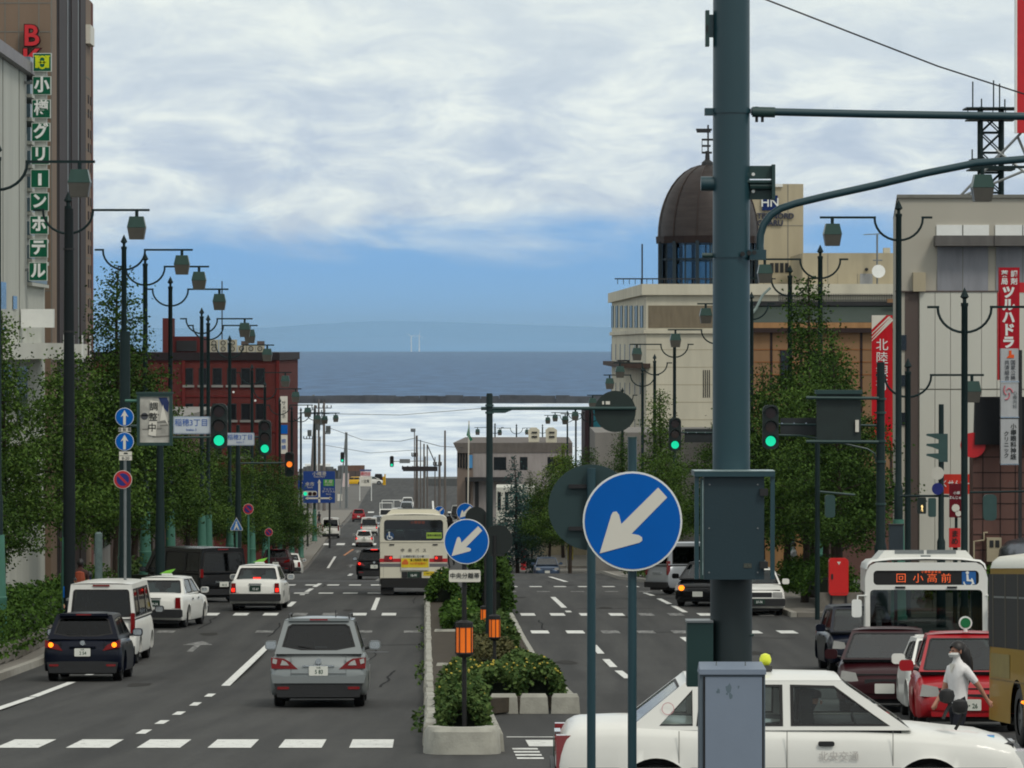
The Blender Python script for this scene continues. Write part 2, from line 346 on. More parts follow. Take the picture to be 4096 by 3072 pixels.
for u, a, r in ((-2.0, 120, .4), (-1.2, 112, .3), (2, 260, .4)):
    MB().add([U(u + r * math.cos(i * .628), a + r * math.sin(i * .628), .006) for i in range(10)], [tuple(range(10))]).build('manhole_cover', M_dark, road)
random.seed(41)
for k in range(26):      # sealed cracks
    d = RU(64, 215); u = RU(-8.5, 9.5); pts = []
    if -.2 < u < 3: u -= 4
    along = R() < .55; x = u; y = d
    for i in range(9): pts.append((x, y)); x += RU(-.07, .07) if along else RU(.2, .5); y += RU(.6, 1.6) if along else RU(-.25, .25)
    w = RU(.012, .03); vs = []
    for x, y in pts: vs += [U(x - (w if along else 0), y - (0 if along else w * 3), .005), U(x + (w if along else 0), y + (0 if along else w * 3), .005)]
    MB().add(vs, [(2 * i, 2 * i + 1, 2 * i + 3, 2 * i + 2) for i in range(8)]).build('tar_seam', M_tar, road)
for k in range(16):      # oil and tyre stains
    d = RU(63, 190); u = (-2.4, -5.8, 3.4, 6.0, 8.6)[k % 5] + RU(-.3, .3); n = 12; a = RU(.12, .4)
    MB().add([U(u + a * math.cos(i * .5236) * RU(.7, 1.2), d + a * 4 * math.sin(i * .5236) * RU(.7, 1.2), .0055) for i in range(n)], [tuple(range(n))]).build('oil_stain', M_oil, road)
# sea
def water(name, base, rough, spec, sc, bump, c2):
    m = bpy.data.materials.new(name); m.use_nodes = True; t = m.node_tree; b = t.nodes['Principled BSDF']
    b.inputs['Roughness'].default_value = rough; b.inputs['IOR'].default_value = 1.33; b.inputs['Specular IOR Level'].default_value = spec
    g = t.nodes.new('ShaderNodeNewGeometry'); mp = t.nodes.new('ShaderNodeMapping'); mp.inputs['Scale'].default_value = (.35, .09, 1); t.links.new(g.outputs[0], mp.inputs[0])
    n = t.nodes.new('ShaderNodeTexNoise'); n.inputs['Scale'].default_value = sc; n.inputs['Detail'].default_value = 9; n.inputs['Roughness'].default_value = .62; t.links.new(mp.outputs[0], n.inputs['Vector'])
    bp = t.nodes.new('ShaderNodeBump'); bp.inputs['Strength'].default_value = bump; bp.inputs['Distance'].default_value = .6; t.links.new(n.outputs[0], bp.inputs['Height']); t.links.new(bp.outputs[0], b.inputs['Normal'])
    mp2 = t.nodes.new('ShaderNodeMapping'); mp2.inputs['Scale'].default_value = (.05, .012, 1); t.links.new(g.outputs[0], mp2.inputs[0])
    n2 = t.nodes.new('ShaderNodeTexNoise'); n2.inputs['Scale'].default_value = 1; n2.inputs['Detail'].default_value = 10; n2.inputs['Roughness'].default_value = .65; t.links.new(mp2.outputs[0], n2.inputs['Vector'])
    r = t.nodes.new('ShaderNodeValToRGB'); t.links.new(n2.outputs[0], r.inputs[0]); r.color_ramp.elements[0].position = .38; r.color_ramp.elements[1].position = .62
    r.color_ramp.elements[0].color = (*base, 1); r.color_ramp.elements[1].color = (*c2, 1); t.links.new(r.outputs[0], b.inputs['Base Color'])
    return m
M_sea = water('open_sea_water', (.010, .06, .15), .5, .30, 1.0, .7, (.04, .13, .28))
M_harb_glitter = water('harbour_water', (.42, .53, .68), .35, .9, 1.6, .5, (.78, .86, .92))  # pale base colours stand in for cloud reflection and glitter
def plane(name, x0, x1, y0, y1, z, m): return struct(MB().add([(x0, y0, z), (x1, y0, z), (x1, y1, z), (x0, y1, z)], [(0, 1, 2, 3)]).build(name, m))
plane('harbour_water', -3000, 3000, 850.5, 2115, 0, M_harb_glitter); plane('sea', -60000, 60000, 2112, 100000, -.05, M_sea)
# breakwater in concrete caissons with a rubble top
M_rock = mat('breakwater_stone', (66, 66, 68), .9, var=.35, scale=.25, space='World', det=6)
bw = struct(MB().box(-1500, 1500, 2112, 2118, -1, 2.2).build('breakwater', M_rock))
mb = MB(); x = -700
while x < 600:
    w = RU(3, 9); mb.box(x, x + w, RU(2109.5, 2111), 2116, -.5, RU(3.3, 4.0)); x += w + RU(-.4, .3)
o = mb.build('armour_blocks', M_rock, bw); o['kind'] = 'stuff'
for x in (-222, -178, -96): MB().box(x, x + 1.2, 2114, 2115, 2, RU(3.6, 4.4)).build('marker_post', M_grey, bw)
# hills across the bay
mh = mat('haze_blue_hill', (108, 152, 192), .95, var=.1, scale=.0004, space='World')  # distance haze is put into the hills' blue base colour
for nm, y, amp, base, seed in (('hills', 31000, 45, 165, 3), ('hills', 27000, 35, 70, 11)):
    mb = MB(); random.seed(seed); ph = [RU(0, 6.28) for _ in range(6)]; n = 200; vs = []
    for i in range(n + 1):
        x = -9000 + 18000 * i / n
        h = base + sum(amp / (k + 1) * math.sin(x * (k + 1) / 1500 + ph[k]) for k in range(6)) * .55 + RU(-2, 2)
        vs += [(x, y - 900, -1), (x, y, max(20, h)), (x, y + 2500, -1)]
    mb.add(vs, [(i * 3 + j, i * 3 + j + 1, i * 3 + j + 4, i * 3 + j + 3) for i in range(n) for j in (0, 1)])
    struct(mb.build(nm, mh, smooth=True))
random.seed(5)
M_turb = mat('turbine_white', (235, 238, 240), .5)
for i, (sx, sy, lab) in enumerate(((1645, 1346, 'left one of two tiny white wind turbines across the bay'), (1677, 1341, 'right and taller of two white wind turbines on the far shore'))):
    p = W(sx, sy, 26000); t = thing('wind_turbine', lab, 'wind turbine', (p.x, p.y, 0), group='wind turbines across the bay')
    MB().cyl((0, 0, 0), (0, 0, p.z), 4, 2.4, 8).build('tower', M_turb, t); MB().box(-2, 2, -4, 6, p.z - 2, p.z + 2).build('nacelle', M_turb, t)
    for k in range(3):
        a = .4 + k * 2.0944 + i; MB().prism([(math.cos(a) * 2 - math.sin(a) * 1.5, p.z + math.sin(a) * 2 + math.cos(a) * 1.5), (math.cos(a) * 42, p.z + math.sin(a) * 42), (math.cos(a) * 2 + math.sin(a) * 1.5, p.z + math.sin(a) * 2 - math.cos(a) * 1.5)], -5, -4.4).build('blade', M_turb, t)
# haze
hz = MB().box(-45000, 45000, -500, 60000, -1.2, 420).build('haze', [])
hm = bpy.data.materials.new('haze_air'); hm.use_nodes = True; t = hm.node_tree; t.nodes.clear()
pv = t.nodes.new('ShaderNodeVolumePrincipled'); pv.inputs['Density'].default_value = 1.9e-5; pv.inputs['Color'].default_value = (.50, .74, 1, 1); pv.inputs['Anisotropy'].default_value = .2
oo = t.nodes.new('ShaderNodeOutputMaterial'); t.links.new(pv.outputs[0], oo.inputs['Volume'])
hz.data.materials.append(hm); tag(hz, None, None, kind='stuff')
# ------------------------------------------------------------------ vehicles
G_clear = glass('car_glass', (.34, .42, .41), .75); G_dark = glass('tinted_glass', (.07, .085, .085), .6); G_bus = glass('bus_glass', (.20, .26, .25), .7)
G_taxi = glass('taxi_glass', (.80, .88, .86), .75)
def paint(name, rgb, coat=.6, metal=0., rough=.4): return mat(name, rgb, rough, metal, var=.04, scale=1.2, coat=coat * (.5 if max(rgb) > 90 else .14), spec=.3 if max(rgb) > 90 else .2)
P_white = paint('white_car_paint', (222, 222, 216)); P_silver = paint('silver_car_paint', (138, 143, 143), metal=.5, rough=.3); P_black = paint('black_car_paint', (9, 9, 11), .9, rough=.25)
P_navy = paint('navy_car_paint', (8, 14, 30), .7, rough=.3); P_maroon = paint('maroon_car_paint', (46, 10, 16), .7); P_red = paint('red_car_paint', (160, 14, 26), .8)
P_lightsilver = paint('light_silver_paint', (176, 182, 188), metal=.4); P_blue = paint('steel_blue_paint', (70, 88, 112), metal=.4); P_yellow = paint('yellow_car_paint', (214, 168, 20)); P_cream = paint('cream_bus_paint', (216, 212, 194), .3)
P_gold = paint('gold_bus_paint', (150, 118, 34), .5, rough=.4); P_dkgrey = paint('graphite_car_paint', (44, 50, 60), metal=.4)
M_tail = mat('red_tail_lens', (120, 8, 12), .15, var=.1, coat=.8); M_clearlens = mat('clear_lens', (190, 190, 186), .12, .3, coat=.8); M_amberlens = mat('amber_lens', (200, 90, 20), .2, coat=.5)
E_brake = mat('lit_brake_lamp', (220, 30, 20), .3, emit=(255, 40, 22), es=1.6); E_amber = mat('lit_turn_lamp', (240, 120, 20), .3, emit=(255, 130, 20), es=2.2)
M_plateW = mat('white_number_plate', (214, 216, 208), .5, var=.03); M_plateG = mat('green_number_plate', (14, 48, 36), .5, var=.03); M_ink = mat('black_ink', (24, 26, 24), .6); M_inkG = mat('plate_green_ink', (20, 70, 50), .6); M_inkW = mat('white_ink', (225, 228, 225), .6)
M_cab = mat('cabin_trim', (34, 35, 38), .8); M_cover = mat('white_seat_cover', (190, 204, 216), .8, var=.1); M_seat = mat('grey_seat_cloth', (70, 72, 78), .85); M_rim = mat('wheel_rim', (150, 152, 154), .35, .7)
def lerp(a, b, t): return a + (b - a) * t
def interp(tab, x):
    for (a, A), (b, B) in zip(tab, tab[1:]):
        if x <= b:
            t = 0 if b == a else max(0, (x - a) / (b - a)); t = t * t * (3 - 2 * t) * .6 + t * .4
            return tuple(lerp(p, q, t) for p, q in zip(A, B)) if isinstance(A, tuple) else lerp(A, B, t)
    return tab[-1][1]
def wheel(root, x, y, r, w=.2, spokes=5, cap=M_rim):
    mb = MB(); s = 1 if x > 0 else -1
    pr = [(r * .62, -w / 2), (r * .93, -w / 2), (r, -w / 2 + .025), (r, w / 2 - .025), (r * .93, w / 2), (r * .62, w / 2)]
    n = 26; vs = []
    for rr, o in pr:
        for k in range(n): a = 6.28318 * k / n; vs.append((x - s * w / 2 + o, y + rr * math.cos(a), r + rr * math.sin(a)))
    mb.add(vs, [(i * n + k, i * n + (k + 1) % n, (i + 1) * n + (k + 1) % n, (i + 1) * n + k) for i in range(5) for k in range(n)])
    wh = mb.build('wheel', M_black, root, True)
    rb = MB(); xo = x - s * .03
    rb.cyl((xo - s * .05, y, r), (xo - s * .04, y, r), r * .62, n=20); rb.cyl((xo - s * .06, y, r), (xo, y, r), r * .14, n=10)
    for k in range(spokes):
        a = 6.28318 * k / spokes; c, q = math.cos(a), math.sin(a); wd = r * .09
        pts = [(y + c * r * .1 - q * wd, r + q * r * .1 + c * wd), (y + c * r * .6 - q * wd * 1.2, r + q * r * .6 + c * wd * 1.2), (y + c * r * .6 + q * wd * 1.2, r + q * r * .6 - c * wd * 1.2), (y + c * r * .1 + q * wd, r + q * r * .1 - c * wd)]
        rb.prismx(pts, xo - s * .04, xo - s * .005)
    n = 20; vs = [(xo + o, y + rr * math.cos(6.28318 * k / n), r + rr * math.sin(6.28318 * k / n)) for rr, o in ((r * .66, 0), (r * .56, -s * .01), (r * .56, -s * .06)) for k in range(n)]
    rb.add(vs, [(i * n + k, i * n + (k + 1) % n, (i + 1) * n + (k + 1) % n, (i + 1) * n + k) for i in (0, 1) for k in range(n)])
    rb.build('rim', cap, wh)
def lower_body(root, sp, m):
    Lh = sp['L'] / 2; hw = sp['W'] / 2; wb = sp['wb'] / 2; off = sp.get('wo', 0); r = sp['r']; ar = r + .065
    ax = [-wb + off, wb + off]; ys = set()
    k = int(sp['L'] / .13)
    for i in range(k + 1): ys.add(round(-Lh + sp['L'] * i / k, 3))
    for a in ax:
        for i in range(-10, 11): ys.add(round(a + ar * math.sin(i * math.pi / 20) * 1.0, 3))
    for e in (.015, .05, .1, .2): ys.add(round(-Lh + e, 3)); ys.add(round(Lh - e, 3))
    ys = sorted(y for y in ys if -Lh <= y <= Lh); vs = []; n = 0
    for y in ys:
        ws, zt, zb = interp(sp['st'], y / Lh)
        w = hw * ws; q = zb
        for a in ax:
            dd = abs(y - a)
            if dd < ar: q = max(q, r + math.sqrt(ar * ar - dd * dd))
        h = zt - zb; flare = .012 if any(abs(y - a) < ar + .06 for a in ax) else 0
        Z = lambda t: max(q, zb + h * t)
        half = [(0, zb + .02), (w * .80, max(zb + .01, q - .0)), (w * .965, max(q, zb + .015)), (w * .99 + flare, Z(.10)), (w + flare, Z(.32)), (w + flare * .6, Z(.55)), (w * .985, Z(.72)), (w * .96, zb + h * .86), (w * .915, zb + h * .95), (w * .83, zt), (w * .5, zt + .02), (0, zt + .028)]
        ring = half + [(-x, z) for x, z in half[-2:0:-1]]; n = len(ring)
        fr, ff = max(0, 1 - (y + Lh) / .45), max(0, 1 - (Lh - y) / .45)
        vs += [(x, y + .075 * fr * max(0, (z - .60) / .36) ** 1.4 + .05 * fr * max(0, (.42 - z) / .2) - .06 * ff * max(0, (z - .5) / .3) ** 1.3, z) for x, z in ring]
    fs = [(i * n + j, i * n + (j + 1) % n, (i + 1) * n + (j + 1) % n, (i + 1) * n + j) for i in range(len(ys) - 1) for j in range(n)]
    for base, sg in ((0, -1), ((len(ys) - 1) * n, 1)):          # gently domed end panels
        rows = []
        for i in range(1, 11):
            a, c_ = base + i, base + n - i; row = [a]
            for k in range(1, 6): u = k / 6; vs.append((lerp(vs[a][0], vs[c_][0], u), vs[a][1] + sg * .015 * (1 - (2 * u - 1) ** 2), vs[a][2])); row.append(len(vs) - 1)
            rows.append(row + [c_])
        for r0, r1 in zip(rows, rows[1:]): fs += [(r0[k], r0[k + 1], r1[k + 1], r1[k]) for k in range(6)]
        fs.append(tuple([base + 11] + rows[-1])); fs.append(tuple([base] + rows[0][::-1]))
    b = MB().add(vs, fs).build('body', m, root, True, 50)
    MB().box(-hw * .78, hw * .78, -Lh + .12, Lh - .12, .16, sp['st'][1][1][1] - .12).build('underbody', M_black, root)
    t = sp.get('track', .93)
    for a in ax:
        for s in (-1, 1): wheel(root, s * hw * t, a, r, sp.get('tw', .19), sp.get('spokes', 5), sp.get('cap', M_rim))
    return b
def greenhouse(root, sp, m, gl, glr=None):
    yr0, yr1, yf1, yf0 = sp['cab']; zb, zr = sp['zc']; wb, wr = sp['wc']; glr = glr or gl; cr = sp.get('crown', .05)
    def side(s, o=0.): return lambda y, z: (s * (lerp(wb, wr, (z - zb) / (zr - zb)) - o), y, z)
    outer = [(yr0, zb), (yf0, zb), (yf1, zr), (yr1, zr)]
    hull = MB(); panes = []
    for s in (-1, 1):
        hull.panel(outer, sp['win'], side(s))
        for w in sp['win']: panes.append(('side_window', MB().panel(w, [], side(s, .012)), gl))
    def ends(ya, yb, o=0.):
        return lambda u, t: (u * lerp(wb, wr, t) * 1.0, lerp(ya, yb, t) + o + (.05 * (u * u) * (1 if yb > ya else -1) if False else 0), lerp(zb, zr, t))
    rw, fw = sp.get('rw', rrect(-.88, .88, .10, .86, .09)), sp.get('fw', rrect(-.92, .92, .04, .90, .06))
    full = [(-1, 0), (1, 0), (1, 1), (-1, 1)]
    def shrink(p, kx_, kz_=None):
        cx_ = sum(a for a, _ in p) / len(p); cz_ = sum(b for _, b in p) / len(p); kz_ = kz_ or kx_
        return [(cx_ + (a - cx_) * kx_, cz_ + (b - cz_) * kz_) for a, b in p]
    tm = MB()
    for s in (-1, 1):
        for w in sp['win']: tm.panel(shrink(w, 1.03, 1.05), [shrink(w, .955, .92)], side(s, -.004))
    tm.panel(shrink(rw, 1.02, 1.03), [shrink(rw, .96, .93)], ends(yr0, yr1, -.004)); tm.panel(shrink(fw, 1.01, 1.02), [shrink(fw, .965, .95)], ends(yf0, yf1, .004))
    tm.build('window_trim', M_black, root)
    hull.panel(full, [rw], ends(yr0, yr1)); hull.panel(full, [fw], ends(yf0, yf1))
    panes.append(('rear_window', MB().panel(rw, [], ends(yr0, yr1, .012)), glr)); panes.append(('windscreen', MB().panel(fw, [], ends(yf0, yf1, -.012)), gl))
    n = 8; vs = []; ys = [yr1 - .012, yr1 + .08, (yr1 + yf1) / 2, yf1 - .08, yf1 + .012]
    for j, y in enumerate(ys):
        for i in range(n + 1):
            u = -1 + 2 * i / n; e = 1 - u * u; edge = (.0, .55, 1, .55, 0)[j]
            vs.append((u * (wr + .004), y, zr - .002 + cr * (1 - abs(u) ** 3) * (.45 + .55 * edge)))
    hull.add(vs, [(j * (n + 1) + i, j * (n + 1) + i + 1, (j + 1) * (n + 1) + i + 1, (j + 1) * (n + 1) + i) for j in range(4) for i in range(n)])
    hull.build('cabin_shell', m, root, True, 28)
    for nm, mb, g in panes: mb.build(nm, g, root)
    MB().box(-wb * .96, wb * .96, yr0 + .12, yf0 - .1, zb - .05, zb + .035).build('cabin_floor', M_cab, root)
    sc = sp.get('seatmat', M_seat)
    rows = sp.get('rows', [yr1 + .35, (yr1 + yf1) / 2 + .35])
    for y in rows:
        for s in (-1, 1):
            x = s * wb * .48
            MB().prism([(x - .25, zb - .02), (x + .25, zb - .02), (x + .24, zb + .16), (x + .13, zb + .2), (x + .12, zb + .33), (x - .12, zb + .33), (x - .13, zb + .2), (x - .24, zb + .16)], y, y + .12).build('seat', sc, root)
    for s in (-1, 1):       # door mirrors
        x = s * (wb + .02); y = yf0 - sp.get('mir', .42); mm = sp.get('mirm', m)
        if sp.get('nomir'): continue
        MB().cyl((x - s * .03, y, zb + .02), (x + s * .09, y, zb + .05), .03, n=6).build('mirror_stalk', M_dark, root)
        mb = MB(); pr = rrect(x + s * .05 if s > 0 else x - .27, x + .27 if s > 0 else x - .05, zb + .0, zb + .17, .055)
        mb.prism(pr, y - .06, y + .07); mi = mb.build('door_mirror', mm, root)
        MB().prism(rrect(x + s * .07 if s > 0 else x - .25, x + .25 if s > 0 else x - .07, zb + .02, zb + .15, .04), y - .066, y - .061).build('mirror_glass', M_chrome, mi)
def plate(root, y, z, num, green=False, front=False, w=.34, h=.17, x=0, top=None):
    s = 1 if front else -1; m = M_plateG if green else M_plateW; ink = M_inkW if green else M_inkG
    p = MB().prism(rrect(x - w / 2, x + w / 2, z - h / 2, z + h / 2, .015, 2), y, y + s * .012).build('number_plate', m, root)
    rot = (math.pi / 2, 0, math.pi if front else 0)
    text(num, h * .58, (x + .01, y + s * .014, z - h * .12), ink, p, 'plate_number', rot=rot, sx=.85, ext=.001, bold=.02)
    if top: text(top, h * .22, (x, y + s * .014, z + h * .32), ink, p, 'plate_region', rot=rot, ext=.001)
def place(o, u, d, head=0, x=None):       # head 0 = driving towards the sea; x overrides u
    p = U(u, d) if x is None else Vector((x, d, gz(d)))
    e = 1.6; sl = math.atan((gz(d + e) - gz(d - e)) / (2 * e))
    m = Matrix.Translation(p) @ Matrix.Rotation(SROT, 4, 'Z') @ Matrix.Rotation(sl, 4, 'X') @ Matrix.Rotation(math.radians(head), 4, 'Z')
    o.matrix_world = m; o.location = m.to_translation(); o.rotation_euler = m.to_euler()
def px2u(px, d): return (px * 4 - 2048) / F * d + TH * d
# ---- sedan (taxi)
def sedan(name, label, m=P_white, taxi=True, num='69-14', rear=None, seat=M_cover, lamp=None, bump=M_dark, L=4.6, W=1.695, group=None, brake=True, front=None, plateg=True):
    root = thing(name, label, 'taxi' if taxi else 'car', group=group)
    sp = dict(L=L, W=W, wb=2.68, r=.31, st=[(-1, (.90, .80, .34)), (-.985, (.955, .93, .24)), (-.93, (.99, .985, .22)), (-.72, (1, 1.0, .22)), (-.35, (1, .97, .20)), (.25, (1, .95, .20)), (.5, (1, .93, .20)), (.8, (.985, .87, .21)), (.95, (.94, .80, .22)), (1, (.86, .70, .32))],
              cab=(-1.62, -1.02, .48, 1.18), zc=(.95, 1.43), wc=(.76, .60), seatmat=seat, rows=[-.85, .1], cap=M_rim, mir=.35,
              win=[[(-1.30, 1.0), (-.98, 1.0), (-.98, 1.33)], [(-.93, 1.0), (-.10, 1.0), (-.10, 1.38), (-.88, 1.385)], [(.0, 1.0), (.95, 1.0), (.80, 1.10), (.42, 1.37), (.0, 1.38)]], mirm=m, crown=.055, nomir=(lamp == 'ball'))
    lower_body(root, sp, m); greenhouse(root, sp, m, G_taxi if lamp == 'ball' else G_clear)
    h = W / 2; y = -L / 2
    MB().prism(rrect(-h * .97, h * .97, .32, .56, .05), y - .06, y + .22).build('rear_bumper', bump, root); MB().prism(rrect(-h * .95, h * .95, .30, .54, .05), -y - .22, -y + .05).build('front_bumper', bump, root)
    for s in (-1, 1):
        MB().prism([(s * h * .93, .58), (s * h * .72, .58), (s * h * .74, .90), (s * h * .90, .90)], y - .010, y + .16).build('tail_light', M_tail, root)
        if brake: MB().prism(rrect(min(s * h * .77, s * h * .89), max(s * h * .77, s * h * .89), .62, .74, .03), y - .03, y - .02).build('brake_light', E_brake if brake else M_tail, root)
        MB().prism([(s * h * .86, .58), (s * h * .5, .58), (s * h * .5, .74), (s * h * .84, .74)], -y - .14, -y + .012).build('headlight', M_clearlens, root)
        for yy in (-.7, .25):
            o = MB().prism(rrect(-.0, .16, .80, .85, .02), 0, .012).build('door_handle', M_dark, root); o.rotation_euler = (0, 0, s * math.pi / 2); o.location = (s * (h + .008), yy, 0)
    if brake: MB().box(-.12, .12, -1.53, -1.50, 1.02, 1.07).build('high_brake_light', E_brake, root)
    MB().prism(rrect(-h * .46, h * .46, .58, .73, .02), -y - .05, -y + .01).build('grille', M_dark, root)
    MB().box(-.2, .2, y - .02, y + .04, .86, .89).build('boot_handle', M_chrome, root); MB().box(-h * .72, h * .72, y - .008, y + .05, .575, .585).build('boot_seam', M_dark, root)
    plate(root, y - .020, .73, num, plateg, w=.36, h=.18); plate(root, -y + .06, .45, num, plateg, True)
    if lamp:
        lb = MB().prism([(-.16, 1.49), (.16, 1.49), (.14, 1.54), (-.14, 1.54)], -.28, -.16).build('roof_lamp_base', M_white if lamp == 'wing' else M_dark, root)
        if lamp == 'wing': MB().add([(-.22, -.24, 1.53), (.10, -.26, 1.53), (.26, -.25, 1.68), (-.02, -.23, 1.62), (-.22, -.18, 1.53), (.10, -.18, 1.53), (.26, -.2, 1.68), (-.02, -.2, 1.62)], [(0, 1, 2, 3), (4, 7, 6, 5), (0, 4, 5, 1), (1, 5, 6, 2), (2, 6, 7, 3), (3, 7, 4, 0)]).build('roof_lamp', mat('lime_lamp', (120, 190, 60), .4), root)
        else: MB().lathe([(.02, 0), (.04, .01), (.058, .04), (.06, .07), (.045, .11), (.01, .125)], 14, (0, -.22, 1.53)).build('roof_lamp', mat('yellow_green_lamp', (206, 214, 60), .4, emit=(206, 214, 60), es=.15), root, True)
    return root
def hatch(name, label, m, cat='car', L=3.9, W=1.695, H=1.475, num='2 54', blink=False, brake=False, mpv=False, glr=None, wide=None, rails=False, top='札幌', group=None, roofz=None, plateg=False, tail='almond', gl=None):
    root = thing(name, label, cat, group=group); h = W / 2; Lh = L / 2; bz = .93 if not mpv else .98; dz = bz - .02
    sp = dict(L=L, W=W, wb=L * .63, r=.305, st=[(-1, (.87, dz - .22, .40)), (-.985, (.94, dz - .12, .26)), (-.94, (.985, dz, .21)), (-.6, (1, bz, .2)), (.35, (1, bz - .02, .19)), (.62, (.99, bz - .08, .19)), (.85, (.96, bz - .2, .2)), (.96, (.88, bz - .32, .22)), (1, (.76, bz - .4, .32))],
              cab=(-Lh + .10, -Lh + (.38 if not mpv else .30), .35 * L / 4, Lh * .72), zc=(bz - .02, H - .05), wc=(h * .90, h * .70), crown=.055, mir=.52, mirm=m, rows=[-Lh + .95, .25],
              win=[[(-Lh + .62, bz + .06), (-.22, bz + .05), (-.22, H - .11), (-Lh + .72, H - .15)], [(-.14, bz + .05), (Lh * .58, bz + .05), (.42 * L / 4, H - .11), (-.14, H - .11)]], rw=[(-.86, .22), (-.4, .12), (.4, .12), (.86, .22), (.84, .80), (.74, .87), (-.74, .87), (-.84, .80)])
    lower_body(root, sp, m); greenhouse(root, sp, m, gl or G_clear, glr or G_dark)
    y = -Lh
    MB().prism([(-h * .84, .19), (h * .84, .19), (h * .90, .42), (h * .5, .44), (-h * .5, .44), (-h * .90, .42)], y - .03, y + .2).build('rear_bumper', M_dark, root)
    if mpv: MB().prism([(-h * .93, .44), (h * .93, .44), (h * .97, .60), (h * .7, .565), (-h * .7, .565), (-h * .97, .60)], y - .05, y + .16).build('bumper_lip', m, root)
    for s in (-1, 1):
        if tail == 'almond': pts = [(s * h * .95, .74), (s * h * .50, .66), (s * h * .62, .79), (s * h * .95, .90)]
        elif tail == 'wedge': pts = [(s * h * .96, .70), (s * h * .42, .69), (s * h * .58, .82), (s * h * .70, .88), (s * h * .97, .90)]
        else: pts = [(s * h * .95, .62), (s * h * .80, .62), (s * h * .80, 1.02), (s * h * .91, 1.02)]
        tl = MB().prism(pts, y - .012, y + .14).build('tail_light', M_tail, root)
        if tail == 'wedge':
            MB().prism([(s * h * .78, .76), (s * h * .60, .76), (s * h * .66, .82), (s * h * .74, .855)], y - .02, y - .013).build('reverse_lens', M_clearlens, tl)
            MB().prism([(s * h * .94, .80), (s * h * .86, .78), (s * h * .84, .86), (s * h * .93, .885)], y - .02, y - .013).build('reverse_lens', M_clearlens, tl)
        if blink: MB().prism(circle(10, .055, s * h * .80, .79), y - .025, y - .013).build('turn_light', E_amber, root)
        if brake: MB().prism(circle(10, .06, s * h * .80, .77), y - .025, y - .013).build('brake_light', E_brake, root)
        MB().prism([(s * h * .90, bz - .38), (s * h * .52, bz - .40), (s * h * .58, bz - .24), (s * h * .86, bz - .20)], Lh - .3, Lh - .02).build('headlight', M_clearlens, root)
        if rails: MB().tube([(s * h * .62, -Lh + .4, H - .02), (s * h * .62, -Lh + .46, H + .035), (s * h * .64, .3, H + .035), (s * h * .64, .4, H - .02)], .016, 6).build('roof_rail', M_dark, root)
        MB().prism(rrect(min(s * h * .6, s * h * .84), max(s * h * .6, s * h * .84), .33, .38, .02), y - .04, y - .03).build('rear_reflector', M_tail, root)
    MB().prism([(-h * .62, H - .07), (h * .62, H - .07), (h * .60, H - .02), (-h * .60, H - .02)], y + .24, y + .5).build('roof_spoiler', m, root)
    MB().box(-.16, .16, y + .23, y + .25, H - .06, H - .03).build('high_brake_light', E_brake if brake else M_tail, root)
    MB().add([(-.02, y + .11, bz + .06), (.02, y + .11, bz + .06), (-.36, y + .13, bz + .11), (-.36, y + .13, bz + .13)], [(0, 1, 2, 3)]).build('wiper', M_black, root)
    MB().prism(circle(10, .055, 0, .83), y - .02, y + .1).build('badge', M_chrome, root)
    sm = MB(); sm.box(-h * .56, h * .56, y - .034 if mpv else y - .006, y + .02, .555 if not mpv else .605, .563 if not mpv else .612)
    for s in (-1, 1): sm.box(s * h * .56, s * h * .565, y - .01, y + .06, .56, bz - .06)
    sm.build('tailgate_seam', M_black, root); MB().box(-.28, .28, y - .030, y + .04, .735, .762).build('plate_garnish', m if not mpv else M_chrome, root)
    MB().prism(rrect(-h * .4, h * .4, .5, .58, .02), Lh - .1, Lh + .01).build('grille', M_dark, root); MB().prism(rrect(-h * .7, h * .7, .24, .40, .03), Lh - .2, Lh - .01).build('front_bumper', m, root)
    if mpv: MB().cyl((.3, -Lh + .5, H), (.3, -Lh + .36, H + .12), .008, n=5).build('aerial', M_black, root)
    plate(root, y - .034, .63 if not mpv else .66, num, plateg, top=top); plate(root, Lh + .012, .42, num, plateg, True)
    for s in (-1, 1):
        for yy in (-.55, .45):
            o = MB().prism(rrect(-.09, .09, .78, .82, .015), 0, .014).build('door_handle', m, root); o.rotation_euler = (0, 0, s * math.pi / 2); o.location = (s * h, yy, 0)
    return root
